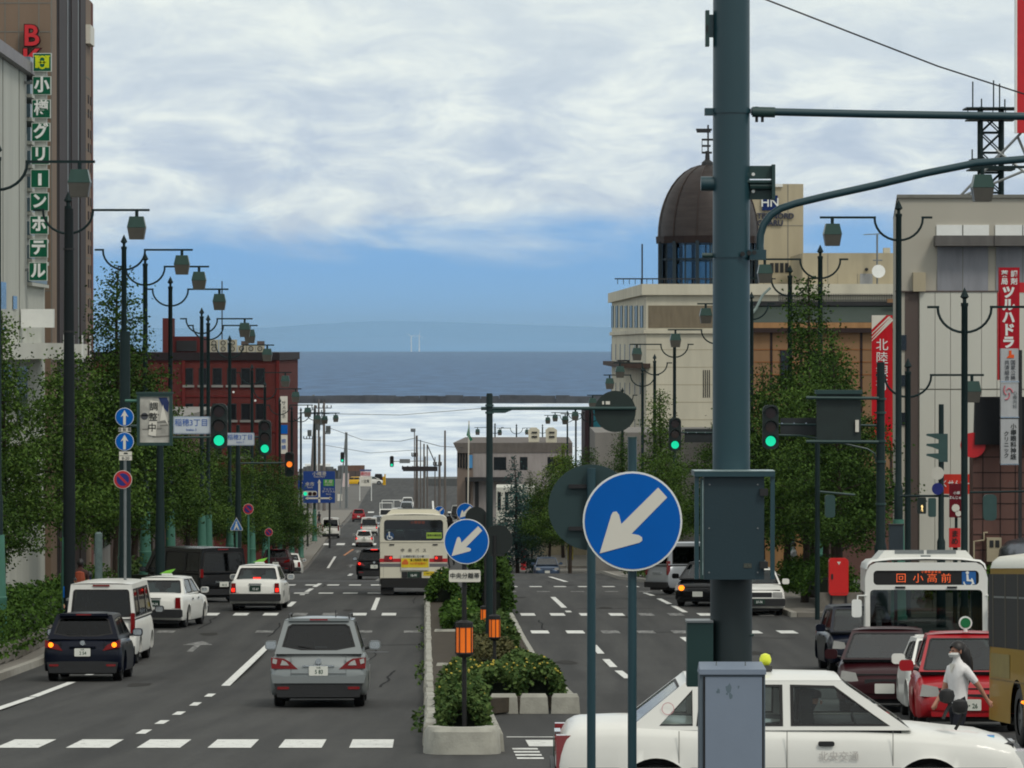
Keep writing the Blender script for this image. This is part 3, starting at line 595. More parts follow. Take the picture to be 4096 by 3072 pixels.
def boxvan(name, label, m, L=4.6, W=1.695, H=1.98, num='', nose=.35, cat='van', gl=G_dark, tailz=(.72, 1.25), blink=False, brake=False, green=False, group=None, chrome=False, bz=None, frontglass=None, lines=None):
    root = thing(name, label, cat, group=group); h = W / 2; Lh = L / 2; bz = bz or H * .56
    sp = dict(L=L, W=W, wb=L * .60, wo=.05, r=.32, st=[(-1, (.95, bz - .05, .30)), (-.99, (.975, bz, .26)), (-.93, (1, bz + .02, .24)), (.8, (1, bz, .23)), (.92, (.97, bz - .12, .24)), (.97, (.93, bz - .3, .26)), (1, (.86, bz - .45, .34))],
              cab=(-Lh + .015, -Lh + .09, Lh - nose - .55, Lh - nose * .35), zc=(bz, H - .05), wc=(h * .965, h * .86), crown=.06, mir=.35, mirm=M_dark if m is P_white else m, rows=[-Lh + 1.3, .4],
              win=[[(-Lh + .2, bz + .05), (-Lh + 1.25, bz + .05), (-Lh + 1.25, H - .18), (-Lh + .24, H - .18)], [(-Lh + 1.35, bz + .05), (.55, bz + .05), (.55, H - .18), (-Lh + 1.35, H - .18)], [(.65, bz + .05), (Lh - nose * .6 - .28, bz + .05), (Lh - nose - .72, H - .18), (.65, H - .18)]],
              rw=rrect(-.88, .88, .06, .84, .08), fw=rrect(-.93, .93, .03, .90, .06))
    lower_body(root, sp, m); greenhouse(root, sp, m, gl, frontglass or gl); y = -Lh
    for s in (-1, 1):
        MB().prism(rrect(min(s * h * .84, s * h * .96), max(s * h * .84, s * h * .96), tailz[0], tailz[1], .03), y - .012, y + .1).build('tail_light', M_tail, root)
        if brake: MB().prism(circle(8, .055, s * h * .90, tailz[0] + .12), y - .03, y - .013).build('brake_light', E_brake, root)
        MB().prism(rrect(min(s * h * .5, s * h * .9), max(s * h * .5, s * h * .9), bz - .42, bz - .22, .04), Lh - .2, Lh - .01).build('headlight', M_clearlens, root)
    MB().prism(rrect(-h * .95, h * .95, .26, .46, .04), y - .06, y + .1).build('rear_bumper', M_dark, root); MB().prism(rrect(-h * .9, h * .9, .26, .46, .04), Lh - .1, Lh + .03).build('front_bumper', M_dark, root)
    MB().box(-h * .35, h * .35, y - .02, y + .02, bz - .33, bz - .27).build('tailgate_handle', M_chrome if chrome else m, root)
    MB().box(-.2, .2, y + .05, y + .09, H - .10, H - .06).build('high_brake_light', M_tail, root)
    if num: plate(root, y - .03, .62, num, green)
    for k in (lines or ()): MB().box(-h * .8, h * .8, -Lh + .3, Lh - 1.2, H + .0, H + .012).build('roof_rib', m, root)
    return root
# ---- the traffic
random.seed(21)
c = hatch('parked_minivan', 'silver grey estate minivan driving alone in the lane beside the median', P_silver, 'minivan', L=4.58, W=1.75, H=1.615, num='5 83', mpv=True, rails=True, tail='wedge', glr=glass('rear_tint', (.16, .19, .20))); c.name = 'minivan'
place(c, px2u(318.3, 78.6), 78.6 + 2.29)
c = hatch('hatchback_car', 'dark navy hatchback with both hazard lamps lit at the left kerb', P_navy, L=3.9, W=1.695, H=1.475, num='2 54', blink=True); place(c, px2u(83.8, 94), 94 + 1.95, -1)
c = boxvan('cargo_van', 'tall white van just ahead of the navy hatchback', P_white, L=4.69, H=1.98, num='', gl=G_dark); place(c, px2u(104, 105), 105 + 2.35, -2)
c = sedan('taxi', 'white taxi with green roof lamp beside the tall white van', num='69-14', lamp='wing', brake=False, group='white taxis with lime roof lamps'); place(c, px2u(163.5, 127), 127 + 2.3, -7)
c = sedan('taxi', 'white taxi with its brake lamps lit, in front of the black minivan', num='12 67', lamp='wing', group='white taxis with lime roof lamps'); place(c, px2u(257.5, 141), 141 + 2.3, -2)
c = boxvan('minivan', 'black minivan turning in behind the hedge and taxis', P_black, L=4.85, W=1.84, H=1.9, num='66-16', gl=G_dark, chrome=True, bz=1.0, tailz=(.85, 1.15)); place(c, px2u(190, 151), 153.4, 28)
c = hatch('hatchback_car', 'black hatchback braking, half hidden by the cream bus', P_black, L=4.45, W=1.745, H=1.49, num='・615', brake=True, tail='almond'); place(c, px2u(374, 211), 213.3)
c = hatch('sedan_car', 'maroon car parked at the kerb behind the braking taxi', P_maroon, L=4.4, W=1.7, H=1.47, num='24-18', tail='almond'); place(c, px2u(277, 250), 252, -2)
c = sedan('sedan_car', 'small white car parked just ahead of the maroon one', taxi=False, num='61-20', brake=False, plateg=False, seat=M_seat); place(c, px2u(288, 276), 278)
c = boxvan('cargo_van', 'white van driving away past the far pavement corner', P_white, L=4.69, H=1.98, num='48-20', gl=G_dark); place(c, px2u(330.5, 425), 427.3)
c = hatch('hatchback_car', 'small white estate braking, lowest of the white cars ahead of the bus', P_white, L=4.4, W=1.69, H=1.47, num='38-06', brake=True, tail='tall'); place(c, px2u(364, 398), 400.3)
c = boxvan('minivan', 'white minivan directly ahead of the small white estate', P_white, L=4.6, W=1.69, H=1.85, num='', gl=G_dark, brake=True, bz=1.0); place(c, px2u(369, 440), 442)
c = hatch('hatchback_car', 'small red car driving over the far crossing', P_red, L=3.7, W=1.6, H=1.5, num='20-11'); place(c, px2u(358.5, 520), 522)
c = hatch('compact_car', 'silver car in the far queue touching the left of the bus roof', P_lightsilver, L=4, W=1.69, H=1.5, num=''); place(c, px2u(378.5, 470), 472, 180)
c = boxvan('kei_van', 'white microvan coming uphill just above the bus roof', P_white, L=3.4, W=1.475, H=1.85, num='', nose=.5, gl=G_clear, bz=.98); place(c, px2u(397, 505), 507, 180)
c = hatch('pickup_truck', 'pale silver four wheel drive coming uphill in the far street', P_lightsilver, 'car', L=4.8, W=1.84, H=1.82, num='', mpv=True); place(c, px2u(406.5, 553), 555, 180); c.name = 'offroad_car'
def kei_truck(label, sx, d):
    root = thing('small_truck', label, 'truck')
    MB().prismx([(-1.7, .32), (.6, .32), (.6, .62), (-1.7, .62)], -.7, .7).build('chassis', M_dark, root)
    cabp = [(.6, .45), (1.65, .45), (1.7, .95), (1.45, 1.2), (1.15, 1.82), (.65, 1.85)]
    MB().prismx(cabp, -.72, .72).build('cab', P_white, root); MB().add([(-.64, 1.5, 1.19), (.64, 1.5, 1.19), (.6, 1.2, 1.74), (-.6, 1.2, 1.74)], [(0, 1, 2, 3)]).build('windscreen', G_dark, root)
    for s in (-1, 1): MB().box(s * .74, s * .70, -1.7, .55, .62, .95).build('side_board', P_white, root); MB().prism(rrect(min(s * .4, s * .66), max(s * .4, s * .66), .68, .84, .03), 1.66, 1.72).build('headlight', M_clearlens, root)
    fr = MB()
    for s in (-1, 1):
        for y in (-1.65, .5): fr.cyl((s * .7, y, .9), (s * .7, y, 2.5), .03, n=6)
        fr.cyl((s * .7, -1.65, 2.5), (s * .7, .5, 2.5), .03, n=6)
    for y in (-1.65, .5): fr.cyl((-.7, y, 2.5), (.7, y, 2.5), .03, n=6)
    fr.build('load_frame', M_white, root)
    for y in (-1.1, 1.05):
        for s in (-1, 1): wheel(root, s * .68, y, .27, .15, 4)
    plate(root, 1.73, .55, '', front=True, w=.33, h=.17); place(root, px2u(sx, d), d, 180)
kei_truck('small white truck with tall pipe frame facing uphill', 386, 500)
c = hatch('compact_car', 'bright yellow car crossing at the harbour end behind the notice boards', P_yellow, L=4.0, W=1.7, H=1.45, num=''); place(c, px2u(353, 770), 770, 90)
c = hatch('compact_car', 'white car nose to tail with the yellow car by the notice board', P_white, L=4.4, W=1.7, H=1.5, num=''); place(c, px2u(371, 775), 776, -90)
c = hatch('minivan_car', 'black car at the quay edge beyond the notice board', P_black, L=4.4, W=1.7, H=1.65, num='1-23', mpv=True); place(c, px2u(378.5, 797), 797); c.name = 'estate_car'
# oncoming side
c = hatch('sedan_car', 'steel blue car showing only its roof beyond the crest', P_blue, L=4.5, W=1.75, H=1.45, num=''); place(c, px2u(546.5, 303), 303, 180)
c = boxvan('minivan', 'silver van behind the round arrow sign, turning at the right kerb', P_lightsilver, L=4.5, H=1.95, num='', nose=.4, gl=G_dark); place(c, px2u(712, 162), 164, -62)
def front_blink(c, s=-1): pass
c = hatch('hatchback_car', 'black car with orange indicator lit, half behind the thick green pole', P_black, L=4.2, W=1.72, H=1.5, num=''); place(c, px2u(711, 147), 148, 180 - 14)
MB().prism(circle(10, .09, .55, .62), 2.02, 2.12).build('turn_light', E_amber, c)
c = sedan('taxi', 'oncoming white taxi visible right of the thick green pole', num='37-74', taxi=True, lamp=None, brake=False); place(c, px2u(759.5, 137), 139.3, 180)
c = hatch('compact_car', 'dark blue car just behind the white city bus', P_navy, L=3.9, W=1.69, H=1.52, num='', glr=G_clear); place(c, px2u(867, 99.6), 101.7, 180)
c = hatch('hatchback_car', 'dark maroon car between the white city bus and the red car', P_maroon, L=4.4, W=1.72, H=1.45, num='', mpv=False); place(c, px2u(900, 76), 78.1, 180 - 7)
c = hatch('hatchback_car', 'bright red car with a green roof sign behind the walking woman', P_red, L=3.9, W=1.68, H=1.51, num='・・26'); place(c, px2u(983, 66.5), 68.6, 180 - 5)
o = MB().cyl((.0, .2, 1.5), (.0, .2, 1.56), .03, n=8).build('roof_sign_stem', M_white, c); MB().prism(circle(16, .105, 0, 1.64), .14, .22).build('roof_sign', M_white, c); MB().prism(circle(16, .08, 0, 1.64), .225, .23).build('roof_sign_face', mat('sign_green', (10, 110, 60), .4), c)
c = hatch('compact_car', 'white car mostly hidden between the maroon and red cars', P_white, L=3.7, W=1.6, H=1.38, num=''); place(c, px2u(958, 72.5), 73.6, 180 - 3)
# crossing taxi in the foreground
c = sedan('taxi', 'white taxi crossing the foreground behind the pale cabinet', num='', lamp='ball', brake=False, seat=M_cab, L=4.62)
c.location = (0, 0, 0); p = W(3150, 2700, 44); c.location = (p.x, 44, gz(44) - .02); c.rotation_euler = (0, 0, math.radians(-90)); TAXI = c
def sideprism(poly, x, th, name, m, root): return MB().prismx(poly, x, x + th).build(name, m, root)
M_pink = mat('faded_pink_decal', (206, 150, 155), .5)
h = .848
def ring(cy, cz, r0, r1, x, n=24):
    mb = MB(); vs = [(x, cy + r * math.cos(6.28318 * i / n), cz + r * math.sin(6.28318 * i / n)) for r in (r0, r1) for i in range(n)]
    return mb.add(vs, [(i, (i + 1) % n, n + (i + 1) % n, n + i) for i in range(n)])
text('北央交通', .10, (h + .012, .45, .70), mat('faded_grey_lettering', (186, 182, 178), .6), TAXI, 'door_lettering', rot=(math.pi / 2, 0, math.pi / 2), ext=.001)
for y0 in (-.06, .98): MB().box(h + .002, h + .006, y0, y0 + .008, .28, .95).build('door_seam', mat('panel_gap', (120, 120, 116), .8), TAXI)
MB().box(h + .002, h + .006, -1.12, -1.112, .62, .95).build('door_seam', MATS['panel_gap'], TAXI); MB().prismx([(-2.2, .575), (2.1, .575), (2.1, .59), (-2.2, .59)], h + .004, h + .008).build('body_moulding', MATS['panel_gap'], TAXI)
ring(-1.22, 1.16, .055, .062, .72).build('no_smoking_decal', M_pink, TAXI)
MB().box(-h * .98, h * .98, -2.33, -2.2, .3, .56).build('bumper_cap', M_black, TAXI)
for s in (1, -1):
    MB().tube([(s * .62, 1.62, .95), (s * .66, 1.66, 1.03), (s * .66, 1.70, 1.10)], .018, 6).build('fender_mirror_stalk', M_black, TAXI)
    MB().lathe([(.02, -.06), (.07, -.04), (.085, .02), (.07, .07), (.02, .09)], 10, (s * .66, 1.66, 1.16)).build('fender_mirror', M_black, TAXI, True)
for i, mmx in enumerate((mat('sky_blue_decal', (110, 190, 220), .4), mat('mid_blue_decal', (60, 110, 190), .4))):
    MB().cyl((.35, 1.95 + i * .03, .80), (.35, 1.95 + i * .03, .862 + i * .004), .085 - i * .03, n=14).build('hood_decal', mmx, TAXI)
# ---- buses
def bus(name, label, m, W=2.49, L=9.0, H=3.0, rear=True, cat='bus', group=None, winband=(1.35, 2.25), trim=None, doors=True):
    root = thing(name, label, cat, group=group); h = W / 2; Lh = L / 2; zb = .33
    ax = [-Lh + 2.6, Lh - 2.1]; r = .46
    for s in (-1, 1):           # side walls with wheel arches cut in
        low = [(-Lh + .06, zb)]
        for a in ax:
            if True: low += [(a - .6, zb)] + [(a - .6 * math.cos(i * math.pi / 10), max(zb, r + .58 * math.sin(i * math.pi / 10))) for i in range(1, 10)] + [(a + .6, zb)]
        low += [(Lh - .06, zb)]
        outer = low + [(Lh - .06, H - .25), (-Lh + .06, H - .25)]
        wins = []; n = int((L - 1.6) / 1.15); yy = -Lh + .5
        for i in range(n): wins.append(rrect(yy + i * 1.15, yy + i * 1.15 + 1.05, winband[0], winband[1], .05, 2))
        MB().panel(outer, wins, lambda y, z, s=s: (s * (h - .02 * max(0, z - 1.2)), y, z)).build('side_wall', m, root)
        for w in wins: MB().panel(w, [], lambda y, z, s=s: (s * (h - .02 * max(0, z - 1.2) - .015), y, z)).build('side_window', G_dark, root)
        for a in ax: wheel(root, s * (h - .03), a, r, .27, 6)
    arc = [(-h + .0, H - .25), (-h + .03, H - .14), (-h + .12, H - .06), (-h * .6, H - .01), (0, H + .01), (h * .6, H - .01), (h - .12, H - .06), (h - .03, H - .14), (h, H - .25)]
    arc = [(x * .984, z) for x, z in arc]
    vs = []; ys = (-Lh, -Lh + .06, -Lh + .25, Lh - .25, Lh - .06, Lh)
    for j, y in enumerate(ys):
        k = (.12, .03, 0, 0, .03, .12)[j]
        vs += [(x * (1 - k * .25), y, z - k * (z - H + .3) * 1.2) for x, z in arc]
    n = len(arc); MB().add(vs, [(j * n + i, j * n + i + 1, (j + 1) * n + i + 1, (j + 1) * n + i) for j in range(5) for i in range(n - 1)]).build('roof', m, root, True, 50)
    MB().box(-h * .92, h * .92, -Lh + .15, Lh - .15, .3, .42).build('underframe', M_black, root)
    MB().box(-h * .95, h * .95, -Lh + .1, Lh - .1, .9, .95).build('bus_floor', M_cab, root)
    return root, h, Lh
def endface(root, h, y, s, holes, m, H=3.0, zb=.42, name='end_panel'):
    outer = [(-h * .975, zb), (h * .975, zb), (h * .985, H - .45), (h * .955, H - .28), (h * .9, H - .17), (h * .80, H - .11), (-h * .80, H - .11), (-h * .9, H - .17), (-h * .955, H - .28), (-h * .985, H - .45)]
    MB().panel(outer, holes, lambda x, z: (x, y, z)).build(name, m, root)
    mb = MB(); n = len(outer)             # short return that joins the face to the side walls
    vs = [(x, y, z) for x, z in outer] + [(x * 1.012, y - s * .09, z) for x, z in outer]
    mb.add(vs, [(i, (i + 1) % n, n + (i + 1) % n, n + i) for i in range(n)]).build('corner_panel', m, root, True, 60)
B, h, Lh = bus('bus', 'cream city bus seen from behind, rear window above red stripe', P_cream)
y = -Lh; rw = rrect(-1.08, 1.08, 2.0, 2.76, .12)
endface(B, h, y, -1, [rw], P_cream, H=3.04, zb=.62)
MB().panel(rw, [], lambda x, z: (x, y + .015, z)).build('rear_window', G_bus, B); MB().box(-1.1, 1.1, y + .9, y + 1.0, 1.85, 2.15).build('rear_seat', M_seat, B)
MB().box(-.32, .28, y + .6, y + .62, 1.95, 2.38).build('driver_screen', mat('dull_panel', (120, 128, 126), .7), B)
MB().prism([(-1.0, 2.95), (1.0, 2.95), (.80, 3.15), (-.80, 3.15)], y + .5, Lh - .6).build('roof_housing', P_cream, B)
for x in (-.42, 0, .42): MB().box(x - .17, x + .17, y + .6, y + 1.3, 3.15, 3.18).build('roof_vent', M_grey, B)
for a, b in ((-1.235, -.44), (.58, 1.235)):
    MB().box(a, b, y - .008, y, 1.22, 1.35).build('red_stripe', M_red, B); MB().box(a, b, y - .008, y, 1.05, 1.17).build('grey_stripe', mat('stripe_grey', (110, 108, 112), .6), B)
for s in (-1, 1):
    t = MB().box(s * .76, s * 1.06, y - .04, y, 1.27, 1.46).build('tail_light', M_tail, B); MB().prism(circle(10, .045, s * .83, 1.37), y - .06, y - .04).build('brake_light', E_brake, t)
    MB().box(s * .70, s * .88, y - .03, y, 1.84, 1.88).build('grab_handle', M_dark, B); MB().box(s * 1.095, s * 1.10, y - .005, y, .62, 1.05).build('panel_seam', M_dark, B)
MB().box(-h * .97, h * .97, y - .012, y - .002, 1.93, 1.945).build('tailgate_seam', mat('cream_seam', (150, 146, 132), .7), B)
M_adY = mat('advert_yellow', (226, 200, 40), .5); M_adO = mat('advert_orange', (220, 110, 40), .5)
a = MB().box(-.46, .56, y - .05, y - .01, .92, 1.49).build('advert_frame', mat('advert_paper', (206, 206, 198), .5), B)
MB().box(-.45, .55, y - .056, y - .05, 1.02, 1.36).build('advert_panel', M_adY, a); text('北海道を楽しむ小樽', .09, (.0, y - .054, 1.42), M_ink, a, 'advert_text', sx=.95); text('最上階展望小樽店', .11, (.2, y - .06, 1.29), M_ink, a, 'advert_text', sx=.72)
text('大好評営業中！', .11, (.2, y - .06, 1.16), M_adO, a, 'advert_text', sx=.9); MB().prism([(-.42, 1.13), (-.20, 1.13), (-.18, 1.2), (-.26, 1.32), (-.33, 1.32), (-.43, 1.2)], y - .06, y - .057).build('advert_picture', M_adO, a)
text('中 央 バ ス', .15, (.0, y - .012, 1.64), mat('dark_grey_lettering', (70, 68, 66), .6), B, 'lettering', spacing=1.5, sx=1.0)
plate(B, y - .01, .76, '16-91', True, w=.44, h=.22); MB().box(-.43, -.23, y - .03, y, .65, .87).build('plate_bracket', M_dark, B); MB().box(.22, .3, y - .03, y, .65, .87).build('plate_bracket', M_dark, B)
yl = MB().box(.36, .76, y - .012, y, .72, .88).build('yellow_sticker', M_adY, B); text('ご注意下さい', .06, (.56, y - .014, .80), M_ink, yl, 'sticker_text')
gs = MB().box(.47, 1.03, y + .003, y + .011, 2.08, 2.30).build('green_notice', mat('notice_green', (150, 180, 70), .6), B); text('車椅子優先席', .085, (.75, y + .000, 2.19), M_ink, gs, 'notice_text', bold=.01)
bsk = MB().prism(circle(14, .15, -.86, 2.17), y + .004, y + .01).build('wheelchair_sticker', mat('sticker_blue', (24, 66, 110), .6), B)
text('小樽駅前', .12, (0.15, y + .010, 2.66), mat('dim_led', (120, 60, 40), .6, emit=(200, 90, 50), es=.15), B, 'led_text', spacing=1.3)
MB().box(-h * .95, h * .95, y - .05, y + .3, .30, .64).build('rear_bumper', M_black, B); MB().box(-h * .93, h * .93, y + .02, y + 2, .28, .46).build('rear_skirt', M_black, B)
for s in (-1, 1): MB().box(s * .72, s * 1.2, y + .05, y + .5, .05, .60).build('mud_flap', M_black, B)
endface(B, h, Lh, 1, [rrect(-1.1, 1.1, 1.2, 2.4, .1)], P_cream); MB().panel(rrect(-1.1, 1.1, 1.2, 2.4, .1), [], lambda x, z: (x, Lh - .015, z)).build('windscreen', G_bus, B)
def chair_icon(parent, x, y, z, s, m, f=1):
    mb = MB(); mb.prism(circle(8, .09 * s, x + f * -.08 * s, z + .36 * s), y, y - f * .004)
    mb.prism([(x - f * .13 * s, z + .26 * s), (x - f * .03 * s, z + .26 * s), (x - f * .0 * s, z - .02 * s), (x + f * .2 * s, z - .04 * s), (x + f * .3 * s, z - .26 * s), (x + f * .22 * s, z - .28 * s), (x + f * .12 * s, z - .12 * s), (x - f * .12 * s, z - .1 * s)], y, y - f * .004)
    n = 20; vs = [(x - f * .03 * s + r * math.cos(2.3 + i * .21) * 1., y - f * .002, z - .14 * s + r * math.sin(2.3 + i * .21)) for r in (.2 * s, .27 * s) for i in range(n)]
    mb.add(vs, [(i, i + 1, n + i + 1, n + i) for i in range(n - 1)]); mb.build('wheelchair_symbol', m, parent)
chair_icon(bsk, -.86, y + .003, 2.17, .36, M_inkW)
place(B, px2u(413.5, 160.5), 160.5 + Lh)
# white city bus facing us
B, h, Lh = bus('bus', 'white city bus facing the camera with orange destination display', P_white); y = Lh
ws = rrect(-1.13, 1.13, 1.05, 2.32, .08); ds = rrect(-1.06, 1.06, 2.42, 2.72, .08)
endface(B, h, y, 1, [ws, ds], P_white, zb=.35)
MB().panel(ws, [], lambda x, z: (x, y - .02, z)).build('windscreen', G_bus, B); db = MB().panel(ds, [], lambda x, z: (x, y - .03, z)).build('destination_display', M_black, B)
E_led = mat('orange_led', (255, 120, 60), .5, emit=(255, 88, 40), es=.55)
text('回  小 高 前', .21, (.05, y - .026, 2.55), E_led, db, 'led_text', rot=(math.pi / 2, 0, math.pi), sx=1.05, bold=-.012); text('小樽駅前経由', .055, (-.1, y - .026, 2.69), E_led, db, 'led_text', rot=(math.pi / 2, 0, math.pi), spacing=1.5)
ws2 = MB().box(-1.0, -.72, y - .028, y - .02, 2.43, 2.70).build('wheelchair_sign', mat('sign_mid_blue', (20, 92, 160), .5), B); chair_icon(ws2, -.86, y - .016, 2.54, .38, M_inkW, -1)
MB().prism([(-1.0, 2.93), (1.0, 2.93), (.82, 3.14), (-.82, 3.14)], -Lh + .5, y - .5).build('roof_housing', P_white, B)
for s in (-1, 1): MB().box(s * .03, s * .62, y - .52, y - .49, 3.07, 3.15).build('roof_grille', M_grey, B); MB().box(s * .42, s * .62, y - .01, y + .03, 2.35, 2.39).build('marker_lamp', M_dark, B)
MB().box(-.1, .1, y - .42, y - .2, 2.95, 3.04).build('roof_beacon', M_grey, B)
MB().box(1.0, 1.13, y - .5, y - .4, 1.0, 2.2).build('cab_pillar', M_cab, B); MB().box(-1.1, 1.1, y - .55, y - .1, .95, 1.12).build('dashboard', M_cab, B)
MB().tube([(.42 + .2 * math.cos(i * .524), y - .45, 1.3 + .17 * math.sin(i * .524)) for i in range(13)], .018, 5).build('steering_wheel', M_black, B)
MB().lathe([(.05, 0), (.22, .05), (.2, .4), (.07, .5), (.1, .56), (.1, .7), (.02, .76)], 10, (.78, y - .85, 1.0)).build('driver_figure', M_cab, B, True)
for s, zz0 in ((1, 1.85), (-1, 2.0)):
    MB().tube([(s * 1.2, y, 2.2), (s * 1.38, y + .12, 2.2), (s * 1.4, y + .14, 1.9)], .016, 5).build('mirror_arm', M_white, B); MB().prism(rrect(min(s * 1.30, s * 1.50), max(s * 1.30, s * 1.50), 1.75, 2.12, .05), y + .10, y + .2).build('side_mirror', M_white, B)
for s in (-1, 1): MB().box(s * .7, s * 1.05, y, y + .03, .62, .8).build('headlight', M_clearlens, B)
MB().box(-h * .96, h * .96, y - .1, y + .06, .3, .55).build('front_bumper', P_white, B); plate(B, y + .07, .5, '10-42', True, True, w=.44, h=.2)
for s in (-1, 1): MB().add([(s * .5, y + .01, 1.06), (s * .52, y + .01, 1.06), (s * .15, y + .01, 1.5), (s * .13, y + .01, 1.5)], [(0, 1, 2, 3)]).build('wiper', M_black, B)
place(B, px2u(947, 82), 82 + Lh * .95, 175); B.scale = (.925, .95, .895)
# gold and cream bus at the right edge
B, h, Lh = bus('bus', 'gold bus with cream roof cut by the right edge', P_gold, winband=(1.5, 2.62)); 
MB().box(-h - .012, -h + .0, -Lh + .1, Lh - .1, 1.42, 1.48).build('belt_rail', P_gold, B); MB().box(-h - .02, -h + .03, -Lh + .06, Lh - .06, 2.66, 2.74).build('gutter', M_dark, B)
for s in (-1, 1): MB().box(s * (h - .0), s * (h - .03), -Lh + .07, Lh - .07, 1.5, 2.66).build('window_band', M_black, B)
for o in kids(B):
    if o.name.startswith('roof'): o.data.materials[0] = P_cream
mh2 = mat('grey_advert', (140, 138, 142), .6)
for sgn in (-1, 1):
    for k in range(8): y0 = -Lh + .45 + k * 1.12; MB().box(sgn * (h - .03), sgn * (h + .004), y0, y0 + .09, 1.5, 2.66).build('window_pillar', mat('pillar_grey_gold', (70, 64, 48), .6), B)
    for k in range(8): y0 = -Lh + .56 + k * 1.12; MB().box(sgn * (h - .03), sgn * (h + .002), y0, y0 + .98, 2.28, 2.31).build('window_bar', M_grey, B)
    MB().box(sgn * (h + .001), sgn * (h + .006), -Lh + 3.4, Lh - 2.9, .72, 1.22).build('grey_panel', mh2, B); MB().box(sgn * (h + .001), sgn * (h + .006), -Lh + .2, Lh - .2, .98, 1.0).build('trim_line', mat('dull_gold', (112, 92, 48), .5), B)
    MB().box(sgn * (h + .001), sgn * (h + .008), -Lh + .3, -Lh + 2, 1.03, 1.4).build('olive_panel', mat('olive_gold', (132, 118, 66), .5), B)
    MB().lathe([(.005, -.02), (.04, 0), (.03, .03)], 8, (sgn * (h + .02), -Lh + 3.3, .7)).build('side_marker', E_amber, B)
endface(B, h, Lh, 1, [], P_gold); endface(B, h, -Lh, -1, [rrect(-1.05, 1.05, 1.6, 2.6, .1)], P_gold)
place(B, 0, 59.5, 181.5, x=8.38); B.scale = (1, 1, .905)
# ------------------------------------------------------------------ the big pole, its fittings and the two near signs (about 27 m away)
D0 = 26.8
def S(sx, sy, d=D0, dy=0): p = W(sx, sy, d); return Vector((p.x, p.y + dy, p.z))
E_green = mat('lit_green_signal', (20, 160, 120), .3, emit=(10, 235, 175), es=.8); E_orange = mat('lit_amber_signal', (255, 140, 40), .3, emit=(255, 130, 40), es=1.0)
M_reddim = mat('unlit_red_lens', (44, 14, 12), .3, coat=.5); M_ambdim = mat('unlit_amber_lens', (60, 34, 20), .3, coat=.5); M_signal = mat('signal_housing', (22, 36, 34), .5)
kx = lambda sx, d=D0: (sx - 2048) / F * d
kz = lambda sy, d=D0: CAMZ - (sy - HOR) / F * d
def root_at(name, label, cat, x, d, group=None): return thing(name, label, cat, (x, d, gz(d)), 0, group)
r = root_at('utility_pole', 'thick dark green pole carrying pipe arms, a box and brackets, beside the arrow sign', 'pole', kx(2925), D0); X0, Z0 = kx(2925), gz(D0)
def lx(sx, d=D0): return kx(sx, d) - X0
def lz(sy, d=D0): return kz(sy, d) - Z0
m = 17600 / D0
MB().cyl((0, 0, -.1), (0, 0, lz(-900)), 76 / m, 73 / m, 40).build('pole_shaft', M_big, r, True)
MB().cyl((0, 0, -.1), (0, 0, lz(2300)), 84 / m, n=30).build('pole_sleeve', mat('dark_sleeve', (26, 40, 42), .5, var=.2, scale=1, streak=.1), r, True)
for sy in (445, 1022): 
    MB().cyl((0, 0, lz(sy + 9)), (0, 0, lz(sy - 9)), 78 / m, n=30).build('clamp_band', M_big, r, True)
a = MB().tube([(lx(3003), -.03, lz(447)), (lx(3500), -.03, lz(458)), (lx(4300), -.03, lz(470))], 15.5 / m, 14).build('pipe_arm', M_big, r, True)
MB().cyl((lx(3008), -.03, lz(449)), (lx(3098), -.03, lz(451)), 21 / m, n=14).build('arm_collar', M_green, a, True)
for sx in (3025, 3048): MB().cyl((lx(sx), -.03, lz(470)), (lx(sx), -.03, lz(490)), 6 / m, n=6).build('bolt', M_dark, a); 
MB().cyl((lx(3025), -.03, lz(440)), (lx(3025), -.03, lz(428)), 8 / m, n=6).build('bolt', M_dark, a)
MB().box(lx(2818), lx(2860), -.04, .04, lz(434), lz(462)).build('clamp_stub', M_big, r)
pts = [(3042, 1030), (3038, 985), (3040, 940), (3052, 900), (3080, 862), (3120, 835), (3180, 815), (3300, 786), (3500, 742), (3700, 694), (3900, 654), (4096, 638), (4400, 620)]
MB().tube([(lx(a), -.05, lz(b)) for a, b in pts], 15 / m, 14).build('curved_arm', M_big, r, True)
MB().box(lx(2995), lx(3062), -.08, .0, lz(1000), lz(1040)).build('arm_clamp', M_big, r)
for sx, sy in ((2966, 1018), (2992, 1014), (3012, 1012)): MB().cyl((lx(sx), -.115, lz(sy)), (lx(sx), -.13, lz(sy)), 10 / m, n=6).build('bolt', M_dark, r)
MB().cyl((lx(2803), 0, lz(735)), (lx(2860), 0, lz(735)), 29 / m, n=16).build('side_stub', M_big, r, True); MB().cyl((lx(2808), -.02, lz(1022)), (lx(2850), -.02, lz(1022)), 10 / m, n=8).build('side_bolt', M_green, r)
b = MB(); b.box(lx(2990), lx(3094), -.02, .0, lz(664), lz(716)); b.box(lx(2960), lx(3094), -.06, .05, lz(722), lz(732)); b.box(lx(3085), lx(3098), -.08, .05, lz(660), lz(800)); b.box(lx(2998), lx(3090), .0, .02, lz(740), lz(798)); b.cyl((lx(2998), -.03, lz(745)), (lx(3090), -.03, lz(745)), 14 / m, n=8)
b.build('bracket', M_green, r)
for sy in (698, 766): MB().cyl((lx(3012), -.025, lz(sy)), (lx(3012), -.02, lz(sy)), 7 / m, n=8).build('bracket_bolt', M_white, r)
MB().box(lx(2821), lx(2836), -.05, .05, lz(44), lz(186)).build('side_plate', M_green, r); MB().box(lx(2834), lx(2866), -.02, .02, lz(60), lz(150)).build('plate_arm', M_big, r); MB().box(lx(2824), lx(2830), -.06, .02, lz(104), lz(132)).build('plate_clip', M_dark, r)
